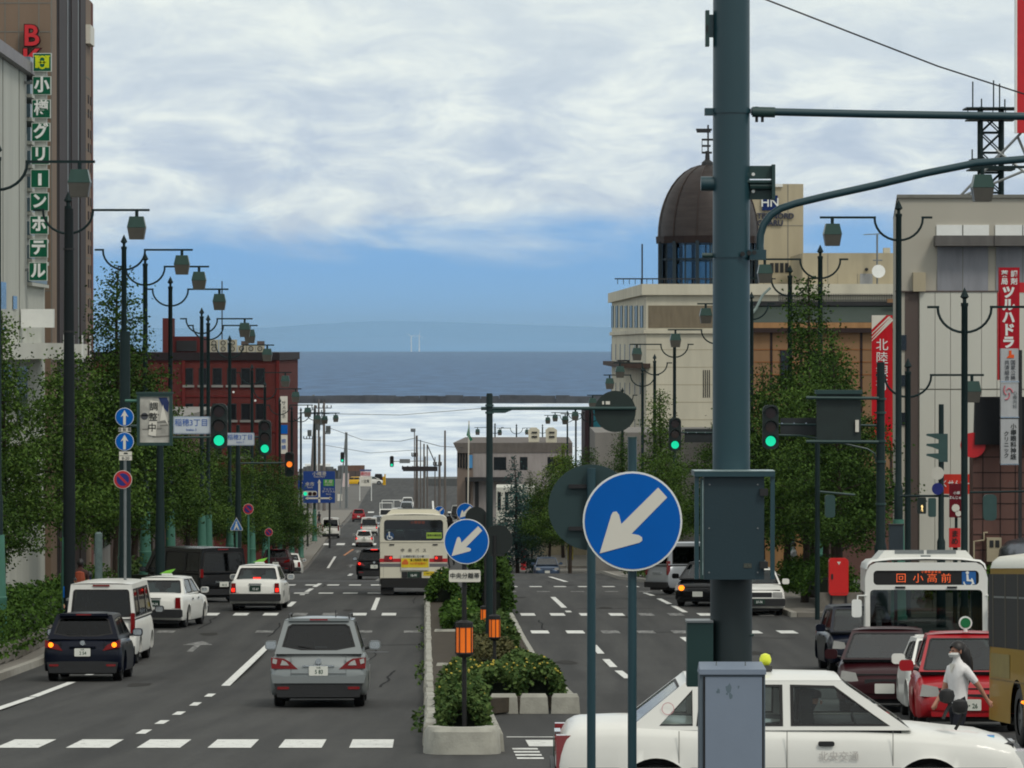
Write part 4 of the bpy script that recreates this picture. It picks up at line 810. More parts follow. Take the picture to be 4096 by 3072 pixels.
# mounted box with its hood and side rails
bx = MB(); bx.box(lx(2808), lx(3046), -.30, -.10, lz(2308), lz(1900)); bx.build('control_box', mat('dark_teal_panel', (24, 48, 56), .5, var=.08, scale=2, bump=.04), r)
hd = MB().box(lx(2768), lx(3087), -.34, .12, lz(1900), lz(1880)).build('box_hood', M_big, r); MB().box(lx(2768), lx(3087), -.342, -.10, lz(1880) + .0005, lz(1877)).build('hood_edge', mat('worn_pale_edge', (150, 170, 170), .4, metal=.4, var=.3, scale=20), hd)
for sx in (2770, 3070): MB().box(lx(sx), lx(sx + 17), -.32, -.28, lz(2306), lz(1900)).build('side_rail', M_big, r)
MB().box(lx(2792), lx(2806), -.31, -.29, lz(2306), lz(1908)).build('door_edge', M_green, r); MB().box(lx(2801), lx(2804), -.313, -.31, lz(2290), lz(1915)).build('door_trim', MATS['worn_pale_edge'], r)
for sy in (1962, 2250): MB().box(lx(3028), lx(3060), -.33, -.30, lz(sy + 14), lz(sy - 14)).build('hinge', M_dark, r)
for sx, sy in ((2830, 1932), (3020, 1932), (2828, 2105), (3020, 2105), (2828, 2280), (3020, 2280)): MB().cyl((lx(sx), -.30, lz(sy)), (lx(sx), -.306, lz(sy)), 3.5 / m, n=6).build('screw', M_grey, r)
MB().box(lx(2965), lx(2996), -.304, -.30, lz(2262), lz(2244)).build('maker_sticker', mat('worn_sticker', (70, 74, 66), .7, var=.5, scale=60), r)
MB().box(lx(2746), lx(2850), -.12, .06, lz(2742), lz(2486)).build('side_box', mat('deep_green_panel', (18, 52, 50), .5, var=.1, scale=2), r); MB().box(lx(2742), lx(2850), -.13, .07, lz(2486), lz(2478)).build('side_box_lid', M_grey, r)
MB().cyl((lx(2990), -.05, lz(2540)), (lx(3014), -.05, lz(2538)), 6 / m, n=8).build('hook', M_green, r)
t = root_at('control_cabinet', 'pale blue grey cabinet in front of the crossing taxi', 'cabinet', kx(2925, 26), 26.0); m2 = 17600 / 26
def cx(sx): return kx(sx, 26) - kx(2925, 26)
def cz(sy): return kz(sy, 26) - gz(26)
M_cabt = mat('pale_blue_steel', (122, 134, 150), .5, var=.06, scale=2, bump=.03)
MB().box(cx(2796), cx(3057), -.12, .14, 0, cz(2690)).build('cabinet_body', mat('cabinet_side', (88, 100, 110), .5, var=.1), t); MB().box(cx(2818), cx(3044), -.128, -.122, .1, cz(2702)).build('cabinet_door', M_cabt, t)
MB().box(cx(2810), cx(2816), -.1285, -.12, .1, cz(2700)).build('door_gap', M_black, t); MB().box(cx(3045), cx(3050), -.1285, -.12, .1, cz(2700)).build('door_gap', M_black, t)
lid = MB().add([(cx(2794), -.14, cz(2692)), (cx(3060), -.14, cz(2692)), (cx(3060), .16, cz(2692)), (cx(2794), .16, cz(2692)), (cx(2794), -.14, cz(2672)), (cx(3060), -.14, cz(2672)), (cx(3052), .14, cz(2654)), (cx(2800), .14, cz(2654))], [(0, 3, 2, 1), (4, 5, 6, 7), (0, 1, 5, 4), (1, 2, 6, 5), (2, 3, 7, 6), (3, 0, 4, 7)]).build('cabinet_lid', M_cabt, t)
for sx in (2866, 2982): MB().cyl((cx(sx), 0, cz(2665)), (cx(sx), 0, cz(2648)), .004, n=6).build('lid_bolt', M_grey, lid)
mb = MB(); random.seed(3)
for cxx, czz, s in ((2870, 2758, 1), (2912, 2745, 1.5), (2918, 2775, 1), (2950, 2742, .5), (2905, 2770, .6)):
    k = 9; mb.prism([(cx(cxx) + s * .012 * math.cos(i * .698) * RU(.4, 1.3), cz(czz) + s * .018 * math.sin(i * .698) * RU(.5, 1.4)) for i in range(k)], -.1288, -.1282)
mb.build('glue_marks', mat('glue_smudge', (92, 108, 118), .7), t)
# round signs
def arrow_sign(root, r, y, cx=0, cz=0, m=M_blue, thick=.004):
    MB().prism(circle(48, r, cx, cz), y, y + .02).build('sign_rim', M_white, root); f = MB().prism(circle(48, r * .962, cx, cz), y - .003, y - .0005).build('sign_face', m, root)
    P = [(-.62, -.63), (.02 + .05, -.45), (.19, -.40), (.215, -.335), (.17, -.285), (-.005, -.245), (.68, .47), (.51, .655), (-.215, -.03), (-.255, .13), (-.32, .21), (-.385, .165), (-.60, -.56)]
    P = [(-.66, -.645), (.135, -.43), (.195, -.385), (.19, -.32), (.12, -.275), (-.02, -.25), (.695, .48), (.515, .68), (-.225, -.055), (-.27, .13), (-.325, .20), (-.395, .185), (-.43, .12)]
    MB().prism([(cx + r * a, cz + r * b) for a, b in P], y - .007, y - .0035).build('arrow', M_signwhite, f)
    return f
def up_arrow(root, r, y, cx, cz):
    MB().prism(circle(32, r, cx, cz), y, y + .02).build('sign_rim', M_white, root); f = MB().prism(circle(32, r * .95, cx, cz), y - .004, y - .0005).build('sign_face', M_blue, root)
    P = [(-.14, -.85), (.14, -.85), (.14, .18), (.42, .0), (0, .74), (-.42, 0), (-.14, .18)]
    MB().prism([(cx + r * a, cz + r * b) for a, b in P], y - .008, y - .0045).build('arrow', M_signwhite, f)
D1 = 26.4; px_ = kx(2530, D1); zc = kz(2085, D1)
t = root_at('arrow_sign', 'large round blue sign with white arrow pointing down left, nearest the camera', 'sign', px_, D1); zl = zc - gz(D1); m1 = 17600 / D1
MB().cyl((0, .05, 0), (0, .05, kz(1755, D1) - gz(D1)), 18 / m1, n=16).build('post', M_big, t, True); MB().cyl((0, .05, kz(1755, D1) - gz(D1)), (0, .05, kz(1748, D1) - gz(D1)), 19 / m1, n=16).build('post_cap', M_green, t)
for sz in (.13, -.13): MB().box(-.16, .16, .015, .032, zl + sz - .012, zl + sz + .012).build('sign_rail', M_grey, t)
arrow_sign(t, .2985, -.01, 0, zl)
D2 = 30.2; t = root_at('round_sign', 'round sign seen from behind, dark green, overlapped by the near arrow sign', 'sign', kx(2365, D2), D2); zl = kz(2030, D2) - gz(D2); m3 = 17600 / D2
MB().cyl((0, -.05, 0), (0, -.05, kz(1872, D2) - gz(D2)), 17.5 / m3, n=16).build('post', M_big, t, True)
dk = MB().prism(circle(48, .295, 0, zl), 0, .015).build('sign_disc', mat('dull_green_back', (34, 58, 60), .55, var=.08, scale=1.5), t); dk.rotation_euler = (0, 0, .0)
for sz in (.145, -.145): MB().box(-.155, .155, -.035, -.002, zl + sz - .012, zl + sz + .014).build('sign_rail', M_dark, t)
MB().tube([(-.2, .02, zl + .4), (1.0, .02, zl + .36)], .003, 5)
# wire to the upper right
w = MB().tube([S(3040, -10, 30), S(3400, 130, 30), S(3750, 265, 31), S(4200, 410, 32)], .006, 5).build('overhead_wire', M_dark); tag(w, 'dark overhead wire crossing the upper right of the sky', 'wire')
# ------------------------------------------------------------------ median island
med = struct(sheet('median_soil', 0.15, lambda d: .95 if d < 76 else 2.55, 59.3, 150, mat('planting_soil', (60, 52, 40), .95, var=.3, scale=3, bump=.5, bscale=20, space='World'), .28, thick=.25))
def kblock(u0, u1, d0, d1, h=.32, name='kerb_block'):
    mb = MB(); P = []
    for hh, ins in ((-.02, 0), (h - .06, .02), (h, .05)): P += [U(u0 + ins, d0 + ins, hh), U(u1 - ins, d0 + ins, hh), U(u1 - ins, d1 - ins, hh), U(u0 + ins, d1 - ins, hh)]
    mb.add(P, [(0, 3, 2, 1), (8, 9, 10, 11)] + [(a + i, a + (i + 1) % 4, a + 4 + (i + 1) % 4, a + 4 + i) for a in (0, 4) for i in range(4)])
    return mb.build(name, M_conc, med)
# rounded nose
mb = MB(); n = 12; vs = []
for hh, s in ((-.02, 1.0), (.30, .96), (.36, .88)):
    for i in range(n + 1):
        a = math.pi + math.pi * i / n; c, q = math.cos(a), math.sin(a); p = U(.5 + .53 * s * (abs(c) ** .5) * (1 if c > 0 else -1), 59.6 + (.9 * s) * (-(abs(q) ** .6)), hh); vs.append(p)
for hh, s in ((.36, .6),):
    for i in range(n + 1): a = math.pi + math.pi * i / n; vs.append(U(.5 + .53 * s * math.cos(a), 59.6 + .5 * math.sin(a), hh))
mb.add(vs, [(j * (n + 1) + i, j * (n + 1) + i + 1, (j + 1) * (n + 1) + i + 1, (j + 1) * (n + 1) + i) for j in range(3) for i in range(n)]); mb.build('kerb_nose', M_conc, med, True)
d = 59.7
while d < 148: kblock(-.02 + RU(-.02, .02), .20, d, d + 1.9, RU(.28, .33)); d += 2.0 + (1.2 if 74 < d < 76 else 0)
d = 59.7
while d < 75.4: kblock(.88, 1.08, d, d + 1.9, .3); d += 2.0
for a in (1.10, 1.62, 2.16): kblock(a, a + .50, 75.4, 75.75, .34)
d = 75.8
while d < 148: kblock(2.45, 2.66, d, d + 1.9, RU(.28, .33)); d += 2.0
for d0 in (96, 118, 148): kblock(.22, 1.5, d0, d0 + .3, .34)
kblock(-.05, 1.2, 148.4, 148.8, .36)
# ------------------------------------------------------------------ leaf masses
def leafmat(name, a, b, rough=.6):
    m = bpy.data.materials.new(name); m.use_nodes = True; t = m.node_tree; s = t.nodes['Principled BSDF']; s.inputs['Roughness'].default_value = .8; s.inputs['Specular IOR Level'].default_value = .08
    g = t.nodes.new('ShaderNodeNewGeometry'); r = t.nodes.new('ShaderNodeValToRGB'); t.links.new(g.outputs['Random Per Island'], r.inputs[0])
    r.color_ramp.elements[0].color = (*a, 1); r.color_ramp.elements[1].color = (*b, 1); t.links.new(r.outputs[0], s.inputs['Base Color'])
    s.inputs['Subsurface Weight'].default_value = 0
    return m
L_dark = leafmat('dark_tree_leaves', (.016, .038, .008), (.062, .115, .024)); L_mid = leafmat('fresh_tree_leaves', (.026, .060, .010), (.10, .17, .035)); L_lime = leafmat('yellow_green_leaves', (.12, .20, .035), (.26, .34, .07))
L_blue = leafmat('blue_spruce_needles', (.025, .055, .050), (.06, .12, .11)); L_hedge = leafmat('hedge_leaves', (.020, .050, .008), (.065, .125, .022)); M_bark = mat('tree_bark', (52, 42, 34), .9, var=.3, scale=6, bump=.4)
def leaf(mb, p, s, droop=.3):
    a = RU(0, 6.283); t = RU(-1.1, .6); u = Vector((math.cos(a) * math.cos(t), math.sin(a) * math.cos(t), math.sin(t) - droop * .3)).normalized()
    v = u.cross(Vector((RU(-1, 1), RU(-1, 1), RU(-.3, 1)))).normalized(); l = s * RU(.7, 1.4); w = s * RU(.28, .5)
    o = len(mb.v); mb.v += [tuple(p - v * w * .3), tuple(p + u * l * .5 - v * w), tuple(p + u * l), tuple(p + u * l * .5 + v * w)]; mb.f.append((o, o + 1, o + 2, o + 3)); mb.m.append(0)
def make_tree(name, label, H, Rr, seed, lm, nl=9000, base=2.2, ls=.17, narrow=1.0, group=None, conifer=False, trunk_r=.16, spread=.9):
    random.seed(seed); root = thing(name, label, 'tree', group=group)
    lean = Vector((RU(-.25, .25), RU(-.2, .2), 0)); tp = [(lean * (t ** 1.5)) + Vector((.06 * math.sin(t * 9 + seed), .05 * math.cos(t * 7), H * t)) for t in [i / 9 for i in range(10)]]
    tr = MB().tube(tp, [trunk_r * (1 - .88 * i / 9) for i in range(10)], 8); cr = MB(); limbs = []
    nb = int(H * (5.5 if not conifer else 7))
    for i in range(nb):
        t = base / H + (1 - base / H) * (i / nb) ** .95; z = t * H; q = (t - base / H) / (1 - base / H)
        env = (min(1, .6 + q * 2.2) * (1 - q) ** .8 * narrow + .06) * Rr * RU(.55, 1.15) if not conifer else (1 - q) * Rr * RU(.8, 1.1) + .1
        a = i * 2.4 + RU(-.5, .5); rise = RU(.15, .55) * (1 - .3 * q) if not conifer else RU(-.2, .05)
        p0 = tp[0].lerp(tp[-1], t); k = min(8, int(t * 9)); p0 = tp[k].lerp(tp[k + 1], t * 9 - k); dirv = Vector((math.cos(a), math.sin(a), rise)).normalized(); pts = []
        for j in range(5): s = j / 4; pts.append(p0 + dirv * env * s + Vector((0, 0, -.16 * env * s * s + RU(-.04, .04))) + Vector((RU(-.05, .05), RU(-.05, .05), 0)) * env * s)
        tr.tube(pts, [max(.008, .035 * (1 - q) * (1 - j / 5) + .006) for j in range(5)], 5); limbs.append((pts, env))
    tot = sum(e ** 1.6 for _, e in limbs)
    for pts, e in limbs:
        n = int(nl * e ** 1.6 / tot)
        ncl = max(3, int(n / 16))
        for c in range(ncl):
            s = RU(.15, 1.05) ** .75 * 4; j = min(3, int(s)); b = pts[j].lerp(pts[j + 1], s - j); rr = .22 * e + .10
            cc = b + Vector((RU(-1, 1), RU(-1, 1), RU(-.7, .9))) * rr * spread * .8; cs = RU(.14, .34)
            for _ in range(max(1, n // ncl)): leaf(cr, cc + Vector((random.gauss(0, cs), random.gauss(0, cs), random.gauss(0, cs * .6))), ls * RU(.6, 1.1))
    for _ in range(60): leaf(cr, tp[-1] + Vector((random.gauss(0, .09), random.gauss(0, .09), RU(-.9, .1))), ls * .8)
    tr.build('trunk', M_bark, root); cr.build('crown', lm, root)
    return root
T1 = make_tree('street_tree', '', 9.2, 3.1, 1, L_dark, 20000, ls=.12); T2 = make_tree('street_tree', '', 10.4, 3.0, 2, L_dark, 20000, narrow=.9, ls=.12, base=1.9); T3 = make_tree('street_tree', '', 8.6, 3.2, 3, L_mid, 19000, ls=.12); T4 = make_tree('street_tree', '', 11.2, 3.0, 4, L_dark, 20000, narrow=.85, ls=.12)
TM = make_tree('street_tree', '', 9.8, 2.6, 9, L_mid, 16000, narrow=.8, ls=.12)
first = set()
def put_tree(src, u, d, label, s=1.0, rz=None, grp='trees along the street', x=None):
    o = src if src.name not in first else dup(src); first.add(src.name); p = U(u, d, .05) if x is None else Vector((x, d, gz(d)))
    o.location = p; o.rotation_euler = (0, 0, RU(0, 6.28) if rz is None else rz); o.scale = (s, s, s); o['label'] = label; o['group'] = grp
random.seed(77)
LT = [(T1, -12.8, 103, 'broad dark street tree at the far left edge over the hedge', .70), (T2, -12.4, 119, 'dark street tree in front of the white building at the left', .72), (TM, -12.3, 128, 'thin topped tree before the brown tower base', .92),
      (T3, -11.6, 143, 'leafy tree behind the pair of blue up arrow signs', .98), (T4, -11.0, 158, 'tall slim topped tree beside the third lamp post', 1.06), (T1, -11.2, 170, 'leafy tree right behind the adjustment notice board', 1.0), (T2, -12.4, 182, 'dark tree with crown against the left part of the brick building', .95),
      (T3, -12.2, 194, 'green tree overlapping the left end of the brick building', .98), (T3, -11.4, 212, 'green tree below the brick building, left of its signal', .86), (T1, -11.5, 232, 'dark green tree under the left hand place name board', .78),
      (T3, -10.9, 250, 'rounded green tree under the two place name boards', .86), (T2, -10.6, 272, 'tree under the right place name board', .80), (T1, -10.2, 297, 'last dark tree before the far crossing on the left', .88), (T3, -9.9, 312, 'green tree at the corner beside the amber signal', .9)]
for s_, u, d, lab, sc in LT: put_tree(s_, u, d, lab, sc)
RT = [(T1, 13.3, 141, 'dark leafy tree behind the big sign back at the right', .86), (T4, 13.4, 152, 'tall slim tree in front of the green roofed building', 1.0), (T3, 12.6, 146, 'broad tree behind the near right green signal', .92), (TM, 14.9, 160, 'tree with thin top left of the red bank sign', .95),
      (T1, 13.6, 149, 'dark tree hanging over the pale green lamp base', .90), (T3, 13.4, 163, 'tree filling the gap right of the thick green pole', .95),
      (T2, 13.2, 172, 'tree just right of the thick green pole, behind the signal', .84), (T1, 13.0, 192, 'dark tree hidden behind the thick green pole', .82), (T3, 11.6, 214, 'small tree left of the thick pole below the stone hotel', .74), (TM, 12.4, 232, 'slim pale tree before the stone hotel wall', .98),
      (T2, 10.6, 236, 'tree behind the large round blue sign', .72), (T1, 9.8, 262, 'dark tree over the rim of the green sign back', .82), (T3, 9.6, 290, 'tree behind the round board on the arm', .92), (T1, 9.0, 318, 'dark tree left of the green sign back', .84), (T2, 8.4, 345, 'street tree beside the blue spruce', .72)]
for s_, u, d, lab, sc in RT: put_tree(s_, u, d, lab, sc)
TL = make_tree('street_tree', 'yellow green tree beyond the round sign back', 9.5, 3.6, 6, L_lime, 9000); put_tree(TL, 0, 365, 'yellow green tree in front of the low pale building', 1.0, x=4.2)
TS = make_tree('spruce_tree', 'blue spruce', 8.5, 2.2, 8, L_blue, 9000, base=.8, ls=.16, conifer=True, group=None); TS.location = G((2040 - 0) + 10, 322); TS.location.x = 0.35; TS['label'] = 'blue green spruce standing right of the median signal pole'
# ---- hedges and planting
def hedge(label, pts, w, h, lm, n, seed, ls=.11, name='hedge', flowers=0, fm=None, lump=.25):
    random.seed(seed); root = thing(name, label, 'hedge' if name == 'hedge' else 'shrub', pts[0]); o0 = Vector(pts[0]); mb = MB(); seg = list(zip(pts, pts[1:])); fl = MB()
    lens = [(Vector(b) - Vector(a)).length for a, b in seg]; T = sum(lens); lumps = [(RU(0, 1), RU(-w, w) * .7, RU(.75, 1.15)) for _ in range(max(4, int(T * 1.3)))]
    core = MB()
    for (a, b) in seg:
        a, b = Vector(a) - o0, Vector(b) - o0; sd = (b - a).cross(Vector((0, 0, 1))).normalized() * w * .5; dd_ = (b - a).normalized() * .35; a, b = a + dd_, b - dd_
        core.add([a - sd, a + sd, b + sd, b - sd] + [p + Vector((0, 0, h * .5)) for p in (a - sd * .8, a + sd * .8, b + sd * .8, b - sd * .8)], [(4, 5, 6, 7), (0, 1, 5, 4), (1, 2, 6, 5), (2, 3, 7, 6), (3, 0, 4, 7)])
    core.build('shade_core', mat('hedge_shade', (16, 26, 12), 1, var=.4, scale=6, bump=.6, bscale=12), root)  # dark filler inside the leaves; inner shade is put into its colour
    for i in range(n):
        t = R(); q = t * T; k = 0
        while k < len(seg) - 1 and q > lens[k]: q -= lens[k]; k += 1
        a, b = Vector(seg[k][0]), Vector(seg[k][1]); c = a.lerp(b, min(1, q / lens[k])) - o0; sd = (b - a).cross(Vector((0, 0, 1))).normalized()
        L0 = min(lumps, key=lambda l: abs(l[0] - t) + abs(l[1]) * 0.0); hh = h * (1 + lump * (math.sin(t * T * 2.1 + seed) * .5 + math.sin(t * T * 5.3 + 2 * seed) * .35 + (L0[2] - 1)))
        a2 = RU(-.1, math.pi + .1); rr = RU(.8, 1.06) if R() < .85 else RU(.5, .9)
        p = c + sd * math.cos(a2) * w * rr * (1 + .18 * math.sin(t * T * 3.7)) + Vector((0, 0, max(.03, (abs(math.sin(a2)) ** .7) * hh * rr)))
        leaf(mb, p, ls * RU(.6, 1.2), 0)
        if flowers and R() < flowers: fl.lathe([(.0, 0), (.022, .01), (.02, .03), (0, .035)], 5, tuple(p + Vector((0, 0, .05))))
    mb.build('foliage', lm, root)
    if flowers: f = fl.build('blossoms', fm, root); f['kind'] = 'stuff'
    return root
L_low = leafmat('low_planting_leaves', (.03, .065, .018), (.10, .15, .045)); L_dry = leafmat('reddish_planting', (.045, .05, .02), (.12, .11, .05)); M_fl = mat('yellow_blossom', (196, 176, 70), .7)
hedge('long clipped hedge beside the left kerb, behind the navy hatchback', [U(-10.6, 86, .3), U(-10.6, 100, .3), U(-10.7, 118, .3)], .95, 1.15, L_hedge, 13000, 3)
hedge('hedge below the dark tree at the left edge', [U(-12.9, 84, .2), U(-12.9, 108, .2)], 1.3, 1.9, L_hedge, 12000, 4, ls=.14); hedge('hedge behind the white taxi at the left pavement', [U(-10.9, 122, .3), U(-10.9, 147, .3)], .8, 1.0, L_hedge, 6000, 5)
hedge('low hedge at the kerb beside the maroon parked car', [U(-10.4, 160, .2), U(-10.4, 235, .2)], .8, 1.1, L_low, 6000, 6, ls=.16)
hedge('hedge left of the red box on the right pavement', [U(12.9, 139.5, .55), U(13.0, 152, .55)], .9, 1.0, L_hedge, 7000, 7); hedge('hedge right of the red box on the right pavement', [U(15.0, 137.6, .55), U(19.5, 137.8, .55)], .8, 1.0, L_hedge, 6000, 8)
hedge('hedge on the kerb behind the silver van', [U(11.2, 165, .3), U(10.6, 215, .3)], .9, 1.1, L_low, 6000, 9, ls=.16)
sh = [('grey green feathery shrub at the nose of the median', .54, 60.4, 62.4, .30, .50, L_low, .07, 4200, 0), ('bushy shrub behind the nose shrub on the median', .54, 62.9, 66, .30, .48, L_low, .08, 3600, .004), ('yellow flowered shrub by the first lantern post', .60, 69.0, 74.4, .34, .5, L_low, .08, 4000, .012),
      ('yellow flowered shrub in the front middle of the wide planter', 1.25, 76.3, 79.5, .42, .45, L_low, .09, 4000, .016), ('shrub with yellow flowers at the right corner of the wide planter', 2.0, 76.3, 79.5, .36, .55, L_low, .09, 4000, .012), ('dark low shrub left in the wide planter', .75, 79.5, 86, .36, .42, L_low, .09, 4000, .008), ('shrub on the right edge of the median with tall flower stalks', 1.95, 83, 92, .36, .42, L_low, .10, 4500, .006),
      ('reddish brown planting in the middle of the median', 1.45, 93, 106, .55, .42, L_dry, .10, 6000, .002), ('tall dark bush around the green median pole', 1.7, 107, 116, .5, .65, L_low, .11, 5500, .003), ('light green bushes behind the first arrow sign', 1.0, 118, 130, .45, .55, L_hedge, .12, 5000, .002), ('dark upright bush beside the bus rear', 2.0, 131, 143, .55, 1.9, L_dark, .13, 9000, 0), ('round dark bush at the far end of the median', .60, 141, 147.5, .45, .8, L_hedge, .11, 4500, .004)]
for i, (lab, u, a, b, w, hh, lm, ls, n, fl) in enumerate(sh): hedge(lab, [U(u, a, .27), U(u, b, .27)], w, hh, lm, int(n * 1.3), 30 + i, ls, 'shrub', fl, M_fl)
random.seed(9)
wd = MB()
for i in range(9):
    d = RU(60, 128); c = U(-.08, d, .02)
    for _ in range(20): leaf(wd, c + Vector((RU(-.10, .04), RU(-.3, .3), RU(0, .18))), .08)
o = wd.build('weeds', L_low); tag(o, None, None, kind='stuff')
# planter wall on the right pavement
struct(MB().box(11.4, 12.4, 138, 138.4, gz(138) + .1, gz(138) + .75).build('planter_wall', M_kerb)); 
for k in range(9): p = U(12.2 + k * .9, 136.9); MB().box(p.x, p.x + .87, p.y, p.y + .25, p.z + .14, p.z + .72).build('wall_block', mat('grey_wall_stone', (112, 108, 100), .9, var=.2, scale=4, bump=.3), pr)
for k in range(14): p = U(-9.75, 86 + k * 2.3); MB().box(p.x - .2, p.x, p.y, p.y + 2.2, p.z + .13, p.z + .50).build('wall_block', MATS['grey_wall_stone'], pl)
# ------------------------------------------------------------------ buildings
def M_(n, c, **k): k.setdefault('spec', .2); k.setdefault('streak', .18); k.setdefault('det', 7); k['var'] = k.get('var', .12) * 1.35; return mat(n, c, **k)
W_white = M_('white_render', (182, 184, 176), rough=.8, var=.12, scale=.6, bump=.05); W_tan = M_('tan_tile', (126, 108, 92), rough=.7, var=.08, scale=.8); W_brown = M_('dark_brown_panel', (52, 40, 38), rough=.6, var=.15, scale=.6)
W_beige = M_('beige_stone', (176, 166, 142), rough=.85, var=.1, scale=.7); W_cream = M_('cream_panel', (200, 200, 190), rough=.75, var=.06, scale=.3); W_stone = M_('hotel_stone', (200, 195, 176), rough=.85, var=.12, scale=.5, bump=.06)
W_brick = M_('red_brick_wall', (90, 43, 40), rough=.85, var=.14, scale=1.5); W_grey = M_('grey_concrete', (130, 128, 124), rough=.9, var=.15, scale=.5); W_glass = M_('dark_window_glass', (26, 32, 36), rough=.12, var=.3, scale=.7, spec=.6)
W_taupe = M_('taupe_panel', (92, 82, 78), rough=.75, var=.1, scale=.5); W_orange = M_('ochre_wall', (138, 108, 80), rough=.85, var=.1, scale=.5); W_mansard = M_('green_grey_roof', (56, 66, 60), rough=.6, var=.12, scale=.4)
W_pinkb = M_('brown_tile_wall', (104, 78, 72), rough=.8, var=.08, scale=.8); W_seam = M_('panel_joint', (120, 120, 114), rough=.9); W_bal = M_('balcony_blue_glass', (90, 112, 122), rough=.3, var=.1)
W_domeb = M_('copper_brown_dome', (64, 58, 56), rough=.45, metal=.3, var=.18, scale=.6, streak=6)
def frontbox(name, label, cat, x0, x1, d0, d1, sy_top, wall, group=None, deep=-3, uleft=None):
    """building with its camera-side wall at d0 from photo column x0 to x1, top at photo row sy_top; local origin at its base"""
    X0, X1 = kx(x0, d0), kx(x1, d0); t = thing(name, label, cat, ((X0 + X1) / 2, d0, gz(d0)), 0, group); w = (X1 - X0) / 2; H = kz(sy_top, d0) - gz(d0)
    t['_w'] = w; t['_H'] = H
    return t, w, H, (lambda sx: kx(sx, d0) - (X0 + X1) / 2), (lambda sy: kz(sy, d0) - gz(d0))
def win(t, x0, x1, z0, z1, y=0., frame=W_grey, sill=None, g=W_glass, name='window', rec=.12, mull=0):
    f = MB(); e = .06
    f.box(x0, x0 + e, y - .04, y + .05, z0, z1); f.box(x1 - e, x1, y - .04, y + .05, z0, z1); f.box(x0, x1, y - .04, y + .05, z1 - e, z1); f.box(x0, x1, y - .04, y + .05, z0, z0 + e)
    for k in range(mull): xm = x0 + (x1 - x0) * (k + 1) / (mull + 1); f.box(xm - .03, xm + .03, y - .035, y + .05, z0, z1)
    o = f.build(name, frame, t); MB().box(x0 + e, x1 - e, y - .01, y + .03, z0 + e, z1 - e).build('pane', g, o)
    if sill: MB().box(x0 - .08, x1 + .08, y - .14, y + .02, z0 - .18, z0).build('sill', sill, o)
    return o
def street_face(t, hole_xs): pass
# white building at far left: its street side runs away from us
def ux(u, d): return u - TH * d
t = thing('white_building', 'white building at the left edge with recessed bay and pale canopy', 'building', (ux(-14.3, 138), 138, gz(138)), SROT)
zt = lambda sy, d: kz(sy, d) - gz(138)
MB().box(-14, 0, -24, 20.0, -1.5, zt(215, 150)).build('wall', W_white, t)
MB().box(-14, 0, 20.0, 27.5, -1.5, zt(545, 160)).build('lower_wall', W_white, t)
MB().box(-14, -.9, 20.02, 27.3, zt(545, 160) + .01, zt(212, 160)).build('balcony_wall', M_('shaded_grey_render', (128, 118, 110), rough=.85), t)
MB().box(-14, .25, -10, 26, zt(210, 146), zt(160, 146)).build('parapet_band', M_('lavender_grey', (140, 138, 142), rough=.7), t)
for i in range(10): z = zt(240 + 93 * i, 160); MB().box(-1.0, .12, 20.2, 27.2, z - .48, z).build('balcony_panel', W_bal, t); MB().box(-1.0, .18, 20.15, 27.25, z - .62, z - .5).build('balcony_slab', W_white, t)
MB().box(-2, 1.0, 2, 26, zt(1434, 155), zt(1372, 155)).build('canopy', W_cream, t)
for i, (y0, y1, a, b) in enumerate(((9, 12, 1130, 1320), (14.5, 16, 1180, 1235), (4, 8, 1480, 1700), (10, 14, 1460, 1640), (16, 20, 1470, 1700))):
    o = MB().box(-.3, .03, y0, y1, zt(b, 150), zt(a, 150)).build('window', W_glass, t)
for y0 in (0, 5.5, 11, 17): MB().box(.0, .02, y0, y0 + .08, 4, zt(215, 150)).build('wall_joint', W_seam, t)
MB().box(.05, 1.2, 17.2, 17.6, zt(1310, 155), zt(1236, 155)).build('signboard', M_white, t)
